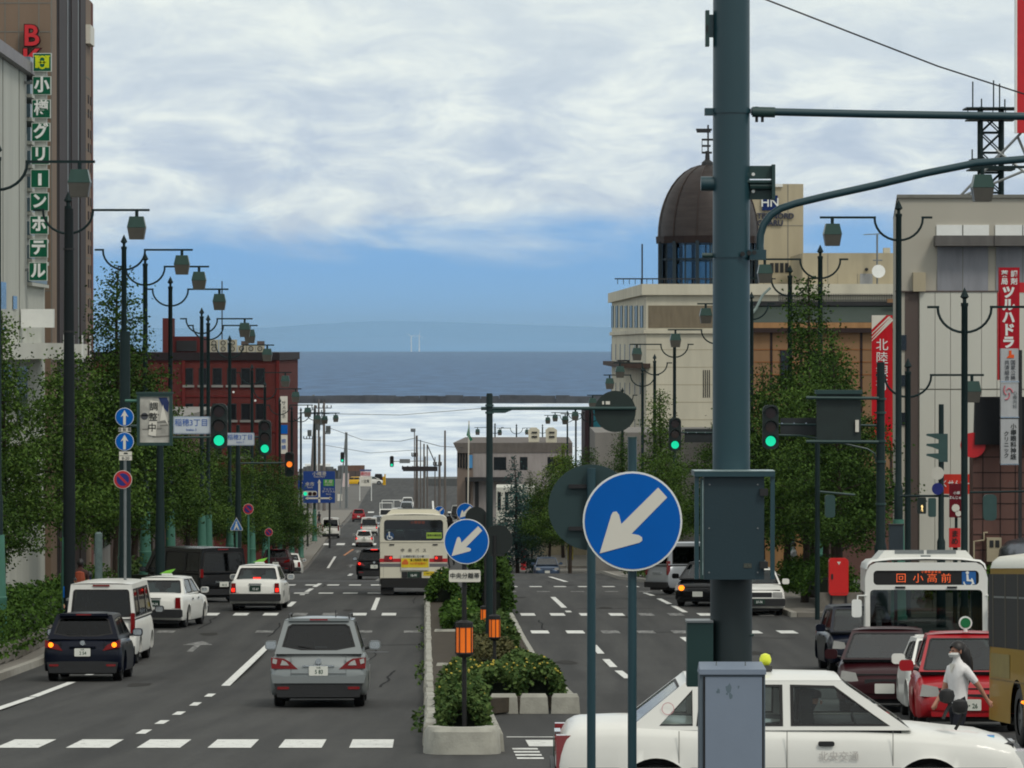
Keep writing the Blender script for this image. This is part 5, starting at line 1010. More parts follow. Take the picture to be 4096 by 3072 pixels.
# hotel sign tower: ten green tiles on a mast
GS = M_('sign_green_tile', (10, 88, 62), rough=.4, var=.08); DS_ = 157.0
t = thing('hotel_sign', 'vertical hotel sign of green square tiles, emblem above nine white characters', 'sign', (kx(163, DS_), DS_, gz(DS_)))
MB().box(kx(138, DS_) - t.location.x, kx(186, DS_) - t.location.x, .12, .35, kz(1120, DS_) - gz(DS_), kz(218, DS_) - gz(DS_)).build('sign_mast', M_('weathered_white', (190, 192, 186), rough=.6, var=.15), t)
for z1 in (330, 700, 1080): MB().box(kx(60, DS_) - t.location.x, kx(150, DS_) - t.location.x, .2, .3, kz(z1, DS_) - gz(DS_) - .05, kz(z1, DS_) - gz(DS_) + .05).build('bracket', M_grey, t)
for i, chh in enumerate('H小樽グリーンホテル'):
    cxp, czp = 170 - i * 1.95, 250 + i * 92.9; x = kx(cxp, DS_) - t.location.x; z = kz(czp, DS_) - gz(DS_); hs = 37 / 17600 * DS_
    tl = MB().box(x - hs, x + hs, .0, .12, z - hs, z + hs).build('sign_tile', M_signwhite if False else M_('tile_edge', (200, 204, 198), rough=.5), t)
    MB().box(x - hs * .93, x + hs * .93, -.008, -.001, z - hs * .93, z + hs * .93).build('tile_face', GS, tl)
    if i == 0:
        ym = M_('emblem_yellow', (196, 206, 30), rough=.5); e = MB(); q = hs
        for sx_ in (-1, 1): e.prism([(x + sx_ * q * .75, z + q * .6), (x + sx_ * q * .42, z + q * .6), (x + sx_ * q * .42, z - q * .6), (x + sx_ * q * .75, z - q * .6)], -.016, -.01)
        n = 12; 
        for ccz in (.28, -.28): e.add([(x + r_ * q * math.cos(6.283 * k / n), -.014, z + ccz * q + r_ * q * math.sin(6.283 * k / n)) for r_ in (.26, .46) for k in range(n)], [(k, (k + 1) % n, n + (k + 1) % n, n + k) for k in range(n)])
        for sx_ in (-1, 1): e.prism([(x + sx_ * q * .85, z + q * .6), (x + sx_ * q * .3, z + q * .6), (x + sx_ * q * .3, z + q * .74), (x + sx_ * q * .85, z + q * .74)], -.016, -.01)
        e.build('emblem', ym, tl)
    else: 
        o = text(chh if chh != 'ー' else '|', hs * (1.75 if chh != 'ー' else 1.3), (x, -.012, z), M_inkW, tl, 'character', bold=.02 if chh == '樽' else .04, sx=.92 if chh != 'ー' else 1.8)
# brown tower
A0, A1 = 167, 187
t = thing('hotel_tower', 'tall tan and dark brown hotel tower behind the green hotel sign', 'building', (ux(-14.2, A0), A0, gz(A0)), SROT)
def tz(sy, d=A0): return kz(sy, d) - gz(A0)
MB().box(-24, 0, 0, 21, -2, tz(-160)).build('wall', W_tan, t)
fz = lambda sx: kx(sx, A0) - ux(-14.2, A0)
sidepts = [(233, 268), (283, 310), (318, 338)]     # dark pilasters by photo column on the street side
def side_y(sx):      # photo column -> distance along the street side
    c = (sx - 2048) / F; d = -14.2 / (c + TH); return d - A0
for a, b in sidepts:
    MB().box(0, .05, side_y(a), side_y(b), -2, tz(-160)).build('pilaster', W_brown, t)
MB().box(.0, .02, side_y(228), side_y(342), -2, tz(-170)).build('recess_panel', M_('recess_black', (28, 24, 25), rough=.7), t)
for sx in (266, 308): MB().box(.05, .07, side_y(sx) - .12, side_y(sx) + .12, 8, tz(-160)).build('metal_edge', M_grey, t)
for k in range(9):
    for sx in (352, 362): y = side_y(sx); z = tz(350 + k * 140, 180); MB().box(0, .03, y, y + .5, z - .35, z).build('slot_window', W_brown, t); MB().box(0, .03, y, y + .5, z - .95, z - .6).build('slot_window', W_brown, t)
for k in range(9): MB().box(-.0, .012, side_y(342), 19.9, tz(120 + k * 150, 178), tz(120 + k * 150, 178) + .04).build('tile_joint', W_seam, t)
MB().box(-.3, .03, 20.3, 21.05, -1, tz(-155)).build('corner_trim', M_('reddish_brown', (110, 72, 66), rough=.7), t)
for k in range(12): z = tz(-100 + k * 115); MB().box(-12, 0, -.012, 0, z, z + .035).build('tile_joint', W_seam, t)
for sx in (20, 75, 155, 205): x = fz(sx); MB().box(x, x + .035, -.012, 0, 5, tz(-155)).build('tile_joint', W_seam, t)
MB().box(0, .08, .5, 17, tz(1436, 177), tz(1376, 177)).build('podium_band', W_cream, t)
for sx in (246, 284, 320, 352): y = side_y(sx); MB().box(.08, .12, y - .2, y + .2, tz(1450, 177), tz(1340, 177)).build('banner_pole', M_white, t)
text('銀行', .7, (.03, side_y(360), tz(100, 180)), M_signwhite, t, 'lettering', rot=(math.pi / 2, 0, math.pi / 2)); MB().box(0, .2, side_y(344), side_y(360), tz(145, 180), tz(68, 180)).build('white_sign', M_signwhite, t)
t2 = thing('rooftop_letters', 'red letter B sign high on the tan tower wall', 'sign', (kx(128, A0 - .3), A0 - .3, kz(195, A0) - 2.0))
for i, (ch, zz_) in enumerate((('B', 150), ('K', 245))): 
    o = text(ch, 1.10, (0, -.05, kz(zz_, A0) - t2.location.z), M_('letter_dark_edge', (60, 20, 24), rough=.6), t2, 'letter_body', ext=.12, bold=.05); text(ch, 1.10, (0, -.19, kz(zz_, A0) - t2.location.z), M_red, o, 'letter_face', bold=.018).location = (0, 0, .14)
    kids(o)[0].rotation_euler = (0, 0, 0)
# low buildings hidden behind the left trees
for i, (d0, d1, top, c, lab) in enumerate(((190, 218, 1560, W_grey, 'grey low building behind the left trees past the tower'), (222, 262, 1640, W_taupe, 'taupe low building behind the left trees'), (266, 325, 1700, W_pinkb, 'brown shop building behind the left trees before the brick one'), (392, 440, 1740, W_grey, 'grey building at the far left corner past the brick one'))):
    t = thing('shop_building', lab, 'building', (ux(-15.6, d0), d0, gz(d0)), SROT); H = kz(top, d0) - gz(d0); MB().box(-16, 0, 0, d1 - d0, -3, H).build('wall', c, t); MB().box(-16.2, .2, -.2, d1 - d0 + .2, H, H + .3).build('roof', W_grey, t)
    for k in range(4): y = (d1 - d0) * (k + .3) / 4; MB().box(0, .05, y, y + (d1 - d0) * .15, .5, 2.6).build('shopfront', W_glass, t)
    MB().box(0, 1.3, 1, d1 - d0 - 1, 2.9, 3.2).build('awning', (W_white, W_brick, W_mansard, W_white)[i], t)
# brick building
t, w, H, X, Z = frontbox('brick_building', 'red brick building with dark parapet and air conditioners on its roof', 'building', 560, 1111, 340, 372, 1410, W_brick)
MB().box(-w - 6, w, 0, 32, -4, H - .6).build('wall', W_brick, t); MB().box(-w - 6.1, w + .15, -.15, 32.1, H - .6, H).build('parapet', M_('dark_parapet', (40, 34, 36), rough=.7), t)
nj = 0
for r_, (a, b) in enumerate(((1472, 1540), (1614, 1680), (1756, 1826), (1900, 1960))):
    for sx in (735, 795, 850, 908, 964, 1022):
        win(t, X(sx), X(sx + 38), Z(b), Z(a), 0, M_dark, W_grey, mull=0)
for sx in (728, 1105): MB().box(X(sx), X(sx) + .25, -.12, 0, 0, H - .6).build('brick_pier', M_('darker_brick', (96, 36, 34), rough=.85), t)
for a in (1588, 1730): MB().box(-w, w, -.06, 0, Z(a), Z(a) + .12).build('string_course', MATS['darker_brick'], t)
for sx, sy in ((935, 1568), (1022, 1602)): MB().cyl((X(sx), -.3, Z(sy)), (X(sx), -.4, Z(sy)), .09, n=8).build('spot_lamp', M_white, t)
o = MB().box(X(640), X(792), 4, 12, H - .1, Z(1345)).build('roof_house', M_('roof_house_red', (90, 40, 40), rough=.8), t); MB().box(X(690), X(772), 3.9, 4, Z(1405), Z(1362)).build('louvre', M_dark, o)
MB().box(X(642), X(676), 2, 6, H - .1, Z(1272)).build('chimney', W_brick, t); MB().cyl((X(868), 6, H), (X(868), 6, Z(1120)), .05, n=5).build('aerial', M_dark, t); MB().cyl((X(664), 4, Z(1272)), (X(664), 4, Z(1190)), .03, n=5).build('aerial', M_dark, t)
M_ac = M_('air_con_cream', (176, 170, 150), rough=.6); 
for i, sx in enumerate((838, 875, 912, 949, 986, 1022)):
    tall = i < 3; t3 = thing('air_conditioner', ('double fan air conditioner on the brick roof, ' + ('leftmost', 'second from the left', 'third from the left')[i]) if tall else ('single fan air conditioner on the brick roof, ' + ('left', 'middle', 'right')[i - 3] + ' of the low three'), 'air conditioner', (kx(sx + 17, 341), 341.2, kz(1410, 341)), 0, 'air conditioners on the brick roof')
    hh = 1.0 if tall else .55; MB().box(-.33, .33, 0, .5, .04, hh).build('casing', M_ac, t3)
    for zc_ in ((.28, .74) if tall else (.30,)): 
        f = MB().add([(r_ * math.cos(6.283 * k / 14), -.012, zc_ + r_ * math.sin(6.283 * k / 14)) for r_ in (.13, .20) for k in range(14)], [(k, (k + 1) % 14, 14 + (k + 1) % 14, 14 + k) for k in range(14)]).build('fan_ring', M_dark, t3); MB().prism(circle(8, .06, 0, zc_), -.02, -.005).build('fan_hub', M_grey, t3)
for sx in (1022, 958): MB().box(X(sx), X(sx + 28), 2, 3, H, Z(1364)).build('roof_vent', W_taupe, t)
# vertical sign beyond the brick building
t = thing('banner_sign', 'narrow white and blue vertical sign on the brick building corner', 'sign', (kx(1135, 336), 336, gz(336)))
zb_ = lambda sy: kz(sy, 336) - gz(336)
MB().box(-.28, .28, 0, .15, zb_(1690), zb_(1585)).build('upper_board', M_signwhite, t); MB().box(-.28, .28, 0, .15, zb_(1735), zb_(1700)).build('blue_board', M_blue, t); MB().box(-.28, .28, 0, .15, zb_(1815), zb_(1740)).build('lower_board', M_signwhite, t)
text('サ\nメ\nガ\nネ', .36, (0, -.02, zb_(1640)), M_ink, t, 'lettering', line=.95); text('眼\n鏡', .36, (0, -.02, zb_(1778)), M_blue, t, 'lettering', line=1.3); MB().box(-.4, -.28, 0, .1, 0, zb_(1590)).build('sign_post', M_pole, t)
# stone hotel with dome
t = thing('stone_hotel', 'pale stone hotel with slit windows below the brown dome', 'building', (kx(2585, 338), 338, gz(338)), 0)
X = lambda sx, d=338: kx(sx, d) - t.location.x
Z = lambda sy, d=338: kz(sy, d) - gz(338)
xl = kx(2447, 398) - t.location.x
def hotelbox(z0, z1, o=0., m=W_stone, nm='wall'):
    vs = [(0 - o, -o, z0), (26, -o, z0), (26, 60, z0), (xl - o, 60, z0), (0 - o, -o, z1), (26, -o, z1), (26, 60, z1), (xl - o, 60, z1)]
    return MB().add(vs, [(0, 3, 2, 1), (4, 5, 6, 7), (0, 1, 5, 4), (1, 2, 6, 5), (2, 3, 7, 6), (3, 0, 4, 7)]).build(nm, m, t)
hotelbox(-5, Z(1180)); hotelbox(Z(1180), Z(1136), .35, nm='cornice'); hotelbox(Z(1334), Z(1318), .2, nm='string_course')
MB().box(.15, 26, -.03, .0, Z(1312), Z(1222)).build('grey_band', M_('warm_grey_band', (122, 112, 94), rough=.8), t)
for row, (a, b) in enumerate(((1222, 1310), (1376, 1440), (1532, 1580), (1680, 1740))):
    for k in range(7):
        f = (k + .5) / 7; y = 60 * f ** 1.0; x = xl * f - .03; dd = 338 + y
        if row == 0: MB().box(x - .06, x + .1, y, y + 4.2, Z(b, dd), Z(a, dd)).build('slit_window', W_bal, t)
        MB().box(x - .1, x + .1, y + 4.3, y + 5.2, Z(b, dd), Z(a, dd)).build('slit_window', W_glass, t)
MB().box(xl * .5 - .9, xl * .5 + .1, 26, 31, Z(1446, 366), Z(1440, 366)).build('ledge', M_dark, t)
lg = MB().box(xl - .8, .3, -.6, 60, Z(1462, 360) - .1, Z(1462, 360) + .25).build('flower_ledge', M_('ledge_brown', (70, 58, 52), rough=.8), t)

for sx in (2812,): 
    for k in range(4): MB().box(X(sx + k * 8), X(sx + k * 8) + .07, -.03, 0, Z(1590), Z(1480)).build('slit_window', W_glass, t)
for k in range(5): z = Z(1400 + k * 70); MB().box(0, 26, -.01, 0, z, z + .05).build('stone_joint', M_('stone_joint', (168, 160, 138), rough=.9), t)
rl = MB()
for k in range(26): rl.box(-2.2 + k * .45, -2.2 + k * .45 + .05, 1, 1.05, Z(1136), Z(1115))
rl.box(-2.4, 10, .98, 1.07, Z(1115) - .04, Z(1115) + .06); rl.build('roof_railing', M_dark, t)
MB().cyl((X(2570), 1, Z(1136)), (X(2570), 1, Z(975)), .06, n=6).build('roof_mast', M_dark, t)
# dome
Dd = 346; cxd = kx(2832, Dd) - t.location.x; m4 = 17600 / Dd; rd = 203 / m4; zb0 = Z(947, Dd); zh = (947 - 660) / m4
dome = MB(); n = 24; rings = 12; vs = []
for j in range(rings + 1):
    a = math.pi / 2 * j / rings
    for k in range(n): b = 6.28318 * (k + .5) / n; vs.append((cxd + rd * math.cos(a) ** .92 * math.cos(b), 8 + rd * math.cos(a) ** .92 * math.sin(b), zb0 + zh * math.sin(a)))
dome.add(vs, [(j * n + k, j * n + (k + 1) % n, (j + 1) * n + (k + 1) % n, (j + 1) * n + k) for j in range(rings) for k in range(n)])
dm = dome.build('dome', W_domeb, t, True, 60); n = 12
for k in range(n):
    b = 6.28318 * (k + .5) / n; MB().tube([(cxd + (rd * math.cos(math.pi / 2 * j / 10) ** .92 + .03) * math.cos(b), 8 + (rd * math.cos(math.pi / 2 * j / 10) ** .92 + .03) * math.sin(b), zb0 + zh * math.sin(math.pi / 2 * j / 10)) for j in range(11)], .045, 5).build('dome_rib', M_('rib_grey_brown', (62, 52, 48), rough=.4, metal=.3), dm)
MB().lathe([(rd + .08, -.55), (rd + .12, 0), (rd - .1, .05)], n, (cxd, 8, zb0)).build('dome_base', M_('dark_brown_band', (42, 32, 30), rough=.6), dm)
MB().lathe([(rd - .15, Z(1136) - zb0), (rd - .15, -.5)], n, (cxd, 8, zb0)).build('lantern_glass', glass('lantern_glass', (.30, .38, .42), .8), t)
for k in range(n):
    b = 6.28318 * (k + .5) / n; x, y = cxd + (rd - .1) * math.cos(b), 8 + (rd - .1) * math.sin(b); MB().box(x - .14, x + .14, y - .14, y + .14, Z(1136), zb0 - .4).build('lantern_column', M_('slate_column', (38, 50, 58), rough=.5), t)
    b2 = 6.28318 * k / n; x, y = cxd + (rd - .15) * math.cos(b2), 8 + (rd - .15) * math.sin(b2); MB().box(x - .06, x + .06, y - .06, y + .06, Z(1136), zb0 - .4).build('lantern_mullion', MATS['slate_column'], t)
MB().lathe([(rd - .05, 0), (rd - .05, .15)], n, (cxd, 8, Z(1035))).build('lantern_rail', MATS['slate_column'], t)
MB().lathe([(.5, 0), (.45, .3), (.2, .5), (.15, 1.2)], 10, (cxd - .05, 8, zb0 + zh - .1)).build('dome_finial', M_dark, dm); MB().cyl((cxd, 8, zb0 + zh), (cxd, 8, Z(500, Dd)), .07, n=6).build('dome_mast', M_dark, dm)
mb = MB(); 
for sy, a, b in ((520, -.95, .3), (528, -.9, .2), (560, -.5, .4), (585, -.5, .2), (612, -.5, .3)): mb.box(cxd + a, cxd + b, 7.9, 8.1, Z(sy, Dd) - .06, Z(sy, Dd) + .1)
mb.box(cxd - .5, cxd - .45, 7.9, 8, Z(612, Dd), Z(560, Dd)); mb.build('antenna_array', M_dark, dm)
# beige block with hotel lettering, and the long low block
t, w, H, X, Z = frontbox('hotel_block', 'plain beige hotel block carrying a navy emblem and dark lettering', 'building', 2900, 3213, 356, 380, 736, W_beige)
MB().box(-w, w, 0, 24, -5, H).build('wall', W_beige, t); MB().box(-w, w, -.02, 0, Z(902) - .04, Z(902)).build('wall_joint', W_seam, t); MB().box(X(3150), X(3150) + .06, -.02, 0, Z(1060), H).build('wall_joint', W_seam, t); MB().box(X(3090), X(3130), -.2, 0, Z(748), Z(736)).build('vent', M_white, t)
e = MB().box(X(3048), X(3110), -.2, -.01, Z(842), Z(782)).build('navy_emblem', M_('navy_emblem', (18, 42, 96), rough=.5), t); text('HN', 1.0, (X(3079), -.22, Z(812)), M_inkW, e, 'emblem_letters', bold=.01)
text('HOTEL NORD', .62, (X(3078), -.1, Z(865)), M_('slate_letters', (62, 66, 84), rough=.6), t, 'lettering', bold=.02, ext=.06); text('OTARU', .62, (X(3080), -.1, Z(893)), MATS['slate_letters'], t, 'lettering', bold=.02, ext=.06)
for sx in (3080, 3100, 3120, 3140): MB().box(X(sx), X(sx + 14), -.05, 0, Z(1090), Z(1052)).build('louvre', M_dark, t)
t, w, H, X, Z = frontbox('rear_block', 'long low beige block behind the green roof with aerials and a dish', 'building', 3210, 3620, 340, 352, 1012, W_beige)
MB().box(-w, w, 0, 15, -5, H).build('wall', W_beige, t); MB().box(-w, w, -.5, 0, Z(1165), Z(1142)).build('ledge', W_stone, t)
for sx, a, b in ((3350, 1140, 1094), (3430, 1140, 1094)): MB().box(X(sx), X(sx + 1), -.03, 0, Z(a), Z(b)).build('door_edge', W_seam, t)
MB().box(X(3440), X(3490), -.05, 0, Z(1140), Z(1095)).build('service_door', M_('pale_grey_door', (150, 152, 154), rough=.6), t); MB().box(X(3345), X(3425), -.03, 0, Z(1140), Z(1095)).build('service_door', W_beige, t)
MB().box(X(3310), X(3312), -.02, 0, Z(1140), Z(1012)).build('wall_joint', W_seam, t); MB().box(X(3540), X(3565), 1, 2, H, Z(990)).build('roof_box', W_stone, t)
a = MB(); a.cyl((X(3504), -1, Z(1210)), (X(3504), -1, Z(940)), .07, n=6); a.cyl((X(3450), -1, Z(940)), (X(3525), -1, Z(936)), .035, n=5)
for k in range(6): a.cyl((X(3455 + k * 13), -1.3, Z(940)), (X(3455 + k * 13), -.7, Z(940)), .025, n=4)
a.cyl((X(3488), -1, Z(1042)), (X(3525), -1, Z(1042)), .06, n=5); a.build('tv_aerial', M_grey, t)
MB().lathe([(.05, 0), (.35, .05), (.5, .16), (.52, .18)], 14, (0, 0, 0)).build('satellite_dish', M_white, t, True); o = kids(t)[-1]
for o in kids(t):
    if o.name.startswith('satellite_dish'): o.location = (X(3508), -1.2, Z(1088)); o.rotation_euler = (math.radians(80), 0, 0)
MB().cyl((X(3465), -.3, Z(1078)), (X(3465), .1, Z(1078)), .13, n=8).build('wall_vent', M_dark, t)
# ochre building with green mansard roof
Do = 285; t, w, H, X, Z = frontbox('ochre_building', 'ochre walled building with grey green mansard roof behind the right trees', 'building', 2990, 3620, Do, Do + 30, 1312, W_orange)
MB().box(-w, w, 0, 30, -4, H).build('wall', W_orange, t); MB().box(-w - .3, w + .3, -.4, 30, H, H + .35).build('cornice', M_('ochre_cornice', (160, 122, 84), rough=.8), t); MB().box(-w, w, -.42, -.1, H - .3, H - .02).build('dentil_band', W_brown, t)
z0, z1 = H + .36, Z(1222); vs = [(-w, -.1, z0), (w, -.1, z0), (w, 30, z0), (-w, 30, z0), (-w + .6, 2.2, z1), (w - .2, 2.2, z1), (w, 28, z1), (-w + .6, 28, z1)]
MB().add(vs, [(4, 5, 6, 7), (0, 1, 5, 4), (1, 2, 6, 5), (2, 3, 7, 6), (3, 0, 4, 7)]).build('roof', W_mansard, t); MB().box(-w + .4, w, 2, 2.3, z1, z1 + .3).build('roof_edge', M_dark, t)
vs = []; 
MB().tube([(-w + .1, -.15, z0), (-w + .25, .5, lerp(z0, z1, .45)), (-w + .6, 1.3, lerp(z0, z1, .8)), (-w + 1.1, 2.1, z1 + .7), (-w + 1.6, 2.4, Z(1150))], .09, 6).build('curved_hip', M_('pale_flashing', (112, 126, 122), rough=.4), t)
rl = MB(); 
for k in range(70): x = -w + 2.2 + k * (2 * w - 2.4) / 70; rl.box(x, x + .04, 3, 3.04, z1 + .1, Z(1172))
for zq in (Z(1180), z1 + .35): rl.box(-w + 2.2, w - .1, 2.98, 3.05, zq, zq + .05)
rl.build('roof_railing', M_dark, t)
for k in range(5): MB().box(X(3080 + 120 * k), X(3090 + 120 * k), -.03, 0, 0, H - .3).build('wall_groove', W_brown, t)
for a in (1400, 1450, 1500): MB().box(-w, w, -.03, 0, Z(a), Z(a) + .06).build('wall_groove', M_('groove_tan', (140, 92, 56), rough=.8), t)
for sx in (3120, 3240, 3500): win(t, X(sx), X(sx + 46), Z(1560), Z(1400), -.02, W_brown, mull=1)
MB().box(X(3555), X(3600), 1, 1.5, Z(1210), Z(1195)).build('roof_box', W_orange, t)
# right building: cream panel block
Dr = 158; t, w, H, X, Z = frontbox('cream_building', 'large cream panelled building at the right with flat roof', 'building', 3592, 4400, Dr, 190, 792, W_cream)
xs = kx(3572, 186) - t.location.x
vs = [(-w, 0, -2), (w, 0, -2), (w, 28, -2), (xs, 28, -2), (-w, 0, H), (w, 0, H), (w, 28, H), (xs, 28, H)]
MB().add(vs, [(0, 3, 2, 1), (4, 5, 6, 7), (0, 1, 5, 4), (1, 2, 6, 5), (2, 3, 7, 6), (3, 0, 4, 7)]).build('wall', M_('warm_cream_render', (176, 172, 160), rough=.8, var=.06, scale=.3), t)
MB().add([(-w - .05, -.1, H), (w, -.1, H), (w, 28, H), (xs, 28, H), (-w - .05, -.1, H + .12), (w, -.1, H + .12), (w, 28, H + .12), (xs, 28, H + .12)], [(0, 3, 2, 1), (4, 5, 6, 7), (0, 1, 5, 4), (1, 2, 6, 5), (2, 3, 7, 6), (3, 0, 4, 7)]).build('roof_edge', W_seam, t)
for a, b in ((3745, 3955), (3980, 4200)):
    r_ = MB().box(X(a), X(b), -.06, -.0, Z(942), Z(900)).build('white_panel', M_white, t); MB().box(X((a + b) / 2) - .02, X((a + b) / 2) + .02, -.07, -.06, Z(942), Z(900)).build('panel_joint', W_seam, r_)
    MB().box(X(a) - .1, X(b) + .1, -.7, -.01, Z(985), Z(944)).build('canopy', M_('grey_canopy', (100, 98, 96), rough=.8), t)
    g_ = MB().box(X(a) + .03, X(b) - .03, -.05, -.0, Z(1164), Z(986)).build('grey_door', M_('lavender_grey_door', (140, 142, 148), rough=.6), t); MB().box(X((a + b) / 2) - .01, X((a + b) / 2) + .01, -.06, -.05, Z(1164), Z(986)).build('door_gap', W_seam, g_)
MB().box(X(3650), X(3700), -.25, 0, Z(1166), Z(1090)).build('wall_box', W_beige, t)
MB().box(-w + .25, X(3675), -.02, 0, 0, Z(1166)).build('taupe_panel', W_taupe, t)
n = 12
for k in range(n):
    a = 3678 + k * 62
    MB().box(X(a), X(a + 60), -.09, -.0, Z(1555), Z(1168)).build('wall_panel', W_cream, t); MB().box(X(a), X(a + 60), -.09, -.0, .1, Z(1560)).build('wall_panel', W_cream, t)
MB().box(X(3580), X(4300), -.12, .0, Z(1168), Z(1163)).build('ledge', W_taupe, t)
for a, b in ((1340, 1400), (1500, 1545), (1650, 1700)):
    MB().box(X(3605), X(3625), -.06, 0, Z(b), Z(a)).build('window', W_glass, t)
# lattice aerial on the roof
t = thing('antenna_tower', 'green steel lattice antenna tower on the cream roof', 'tower', (kx(3962, 176), 176, kz(790, 158)))
Z = lambda sy: kz(sy, 176) - t.location.z
X = lambda sx: kx(sx, 176) - t.location.x
hw0 = .42; legs = MB()
zt_, zb_ = Z(430), -.5
def legpt(sx_, sy_, z): return Vector((sx_ * hw0 * 1.0, sy_ * hw0, z))
for sx_ in (-1, 1):
    for sy_ in (-1, 1): MB().cyl(legpt(sx_, sy_, zb_), legpt(sx_, sy_, zt_), .07, n=6).build('leg', M_pole, t)
k = 0; z = zb_ + .5
while z < zt_ - .3:
    for q in (-1, 1):
        legs.cyl(legpt(-1, q, z), legpt(1, q, z + .8), .028, n=4); legs.cyl(legpt(1, q, z), legpt(-1, q, z + .8), .028, n=4); legs.cyl(legpt(q, -1, z), legpt(q, 1, z + .8), .028, n=4); legs.cyl(legpt(-1, q, z), legpt(1, q, z), .03, n=4)
    z += .8
legs.build('bracing', M_pole, t)
for sy, hh in ((436, 1.05), (480, .95), (640, .8), (680, .9)): 
    pf = MB(); pf.box(-hh, hh, -.8, .8, Z(sy) - .03, Z(sy) + .03); pf.build('platform', M_pole, t)
rl = MB()
for x in (-1.0, -.5, 0, .5, 1.0): rl.cyl((x, -.8, Z(480)), (x, -.8, Z(436)), .02, n=4)
for x in (-.8, -.4, .4, .8): rl.cyl((x, -.7, Z(680)), (x, -.7, Z(640)), .02, n=4)
for sx, a, b in ((3885, 436, 330), (3920, 436, 398), (3968, 436, 325), (3992, 436, 338), (4013, 436, 400), (3883, 660, 600)): rl.cyl((X(sx), -.5, Z(a)), (X(sx), -.5, Z(b)), .03, n=5)
rl.build('antennas', M_pole, t)
# red roof billboard and its struts
t = thing('billboard', 'tall red rooftop billboard with white edge cut by the right edge', 'billboard', (kx(4090, 162), 162, kz(792, 158)))
Z = lambda sy: kz(sy, 162) - t.location.z
X = lambda sx: kx(sx, 162) - t.location.x
MB().box(X(4066), X(4400), 0, .3, Z(532), Z(-120)).build('board', M_red, t); MB().box(X(4060), X(4067), -.04, .3, Z(532), Z(-120)).build('white_edge', M_white, t)
for (a, b), (c_, d_) in (((4088, 530), (3836, 792)), ((4075, 545), (4180, 790)), ((4096, 684), (3850, 785)), ((3990, 600), (4120, 700))): MB().cyl((X(a), .4, Z(b)), (X(c_), .4, Z(d_)), .055, n=6).build('strut', M_grey, t)
# vertical shop signs at the right
Dv = 152; t = thing('shop_sign', 'tall red vertical drugstore sign with white lettering at the right', 'sign', (kx(4036, Dv), Dv, gz(Dv)))
Z = lambda sy: kz(sy, Dv) - gz(Dv)
X = lambda sx: kx(sx, Dv) - t.location.x
MB().box(X(3996), X(4078), 0, .3, Z(1520), Z(1070)).build('board', M_('deep_sign_red', (170, 22, 38), rough=.45), t); MB().box(X(4078), X(4130), .1, .2, Z(1170), Z(1130)).build('bracket', M_red, t)
for i, ch in enumerate('ツルハドラッグ'[:5]): text(ch, .44, (X(4034), -.01, Z(1172 + i * 50)), M_inkW, t, 'lettering', bold=.05)
text('薬\n局', .24, (X(4018), -.01, Z(1112)), M_inkW, t, 'lettering', bold=.02, line=1.1); text('調\n剤', .24, (X(4056), -.01, Z(1112)), M_inkW, t, 'lettering', bold=.02, line=1.1)
MB().box(X(3992), X(3999), -.0, .3, Z(1520), Z(1170)).build('side_edge', M_red, t)
t = thing('tenant_signs', 'stack of three pale tenant sign panels below the red drugstore sign', 'sign', (kx(4042, 145), 145, gz(145)))
Z = lambda sy: kz(sy, 145) - gz(145)
X = lambda sx: kx(sx, 145) - t.location.x
for i, (a, b) in enumerate(((1394, 1530), (1532, 1672), (1676, 1860))):
    p = MB().box(X(4004), X(4074), 0, .3, Z(b), Z(a)).build('sign_panel', M_('grey_white_panel', (176, 178, 180), rough=.5), t); MB().box(X(4002), X(4076), -.02, .3, Z(b), Z(b - 6)).build('panel_trim', M_chrome, p)
    if i == 0: MB().prism([(X(4026), Z(1432)), (X(4056), Z(1432)), (X(4056), Z(1418)), (X(4046), Z(1418)), (X(4046), Z(1402)), (X(4036), Z(1402)), (X(4036), Z(1420))], -.02, -.005).build('orange_mark', M_('orange_mark', (226, 90, 40), rough=.5), p); text('国\n家\n公\n務', .17, (X(4052), -.01, Z(1482)), M_seat, p, 'lettering'); text('共\n済\n組\n合', .17, (X(4028), -.01, Z(1482)), M_seat, p, 'lettering')
    if i == 1:
        for q in (0, 2.1, 4.2): MB().tube([(X(4030) + .17 * (1 - k / 7) * math.cos(q + k * .4), -.02, Z(1570) + .26 * (1 - k / 7) * math.sin(q + k * .4)) for k in range(6)], .022, 5).build('swirl_mark', M_('pink_mark', (200, 110, 120), rough=.5), p)
        text('心\n療\n内\n科', .15, (X(4060), -.01, Z(1600)), M_grey, p, 'lettering')
    if i == 2: text('小\n樽\n眼\n科\n神\n経', .20, (X(4054), -.01, Z(1768)), M_ink, p, 'lettering', bold=.015); text('ク\nリ\nニ\nッ\nク', .18, (X(4026), -.01, Z(1780)), M_ink, p, 'lettering', bold=.01)
MB().box(X(4076), X(4090), .1, .2, 2, Z(1400)).build('sign_post', M_dark, t)
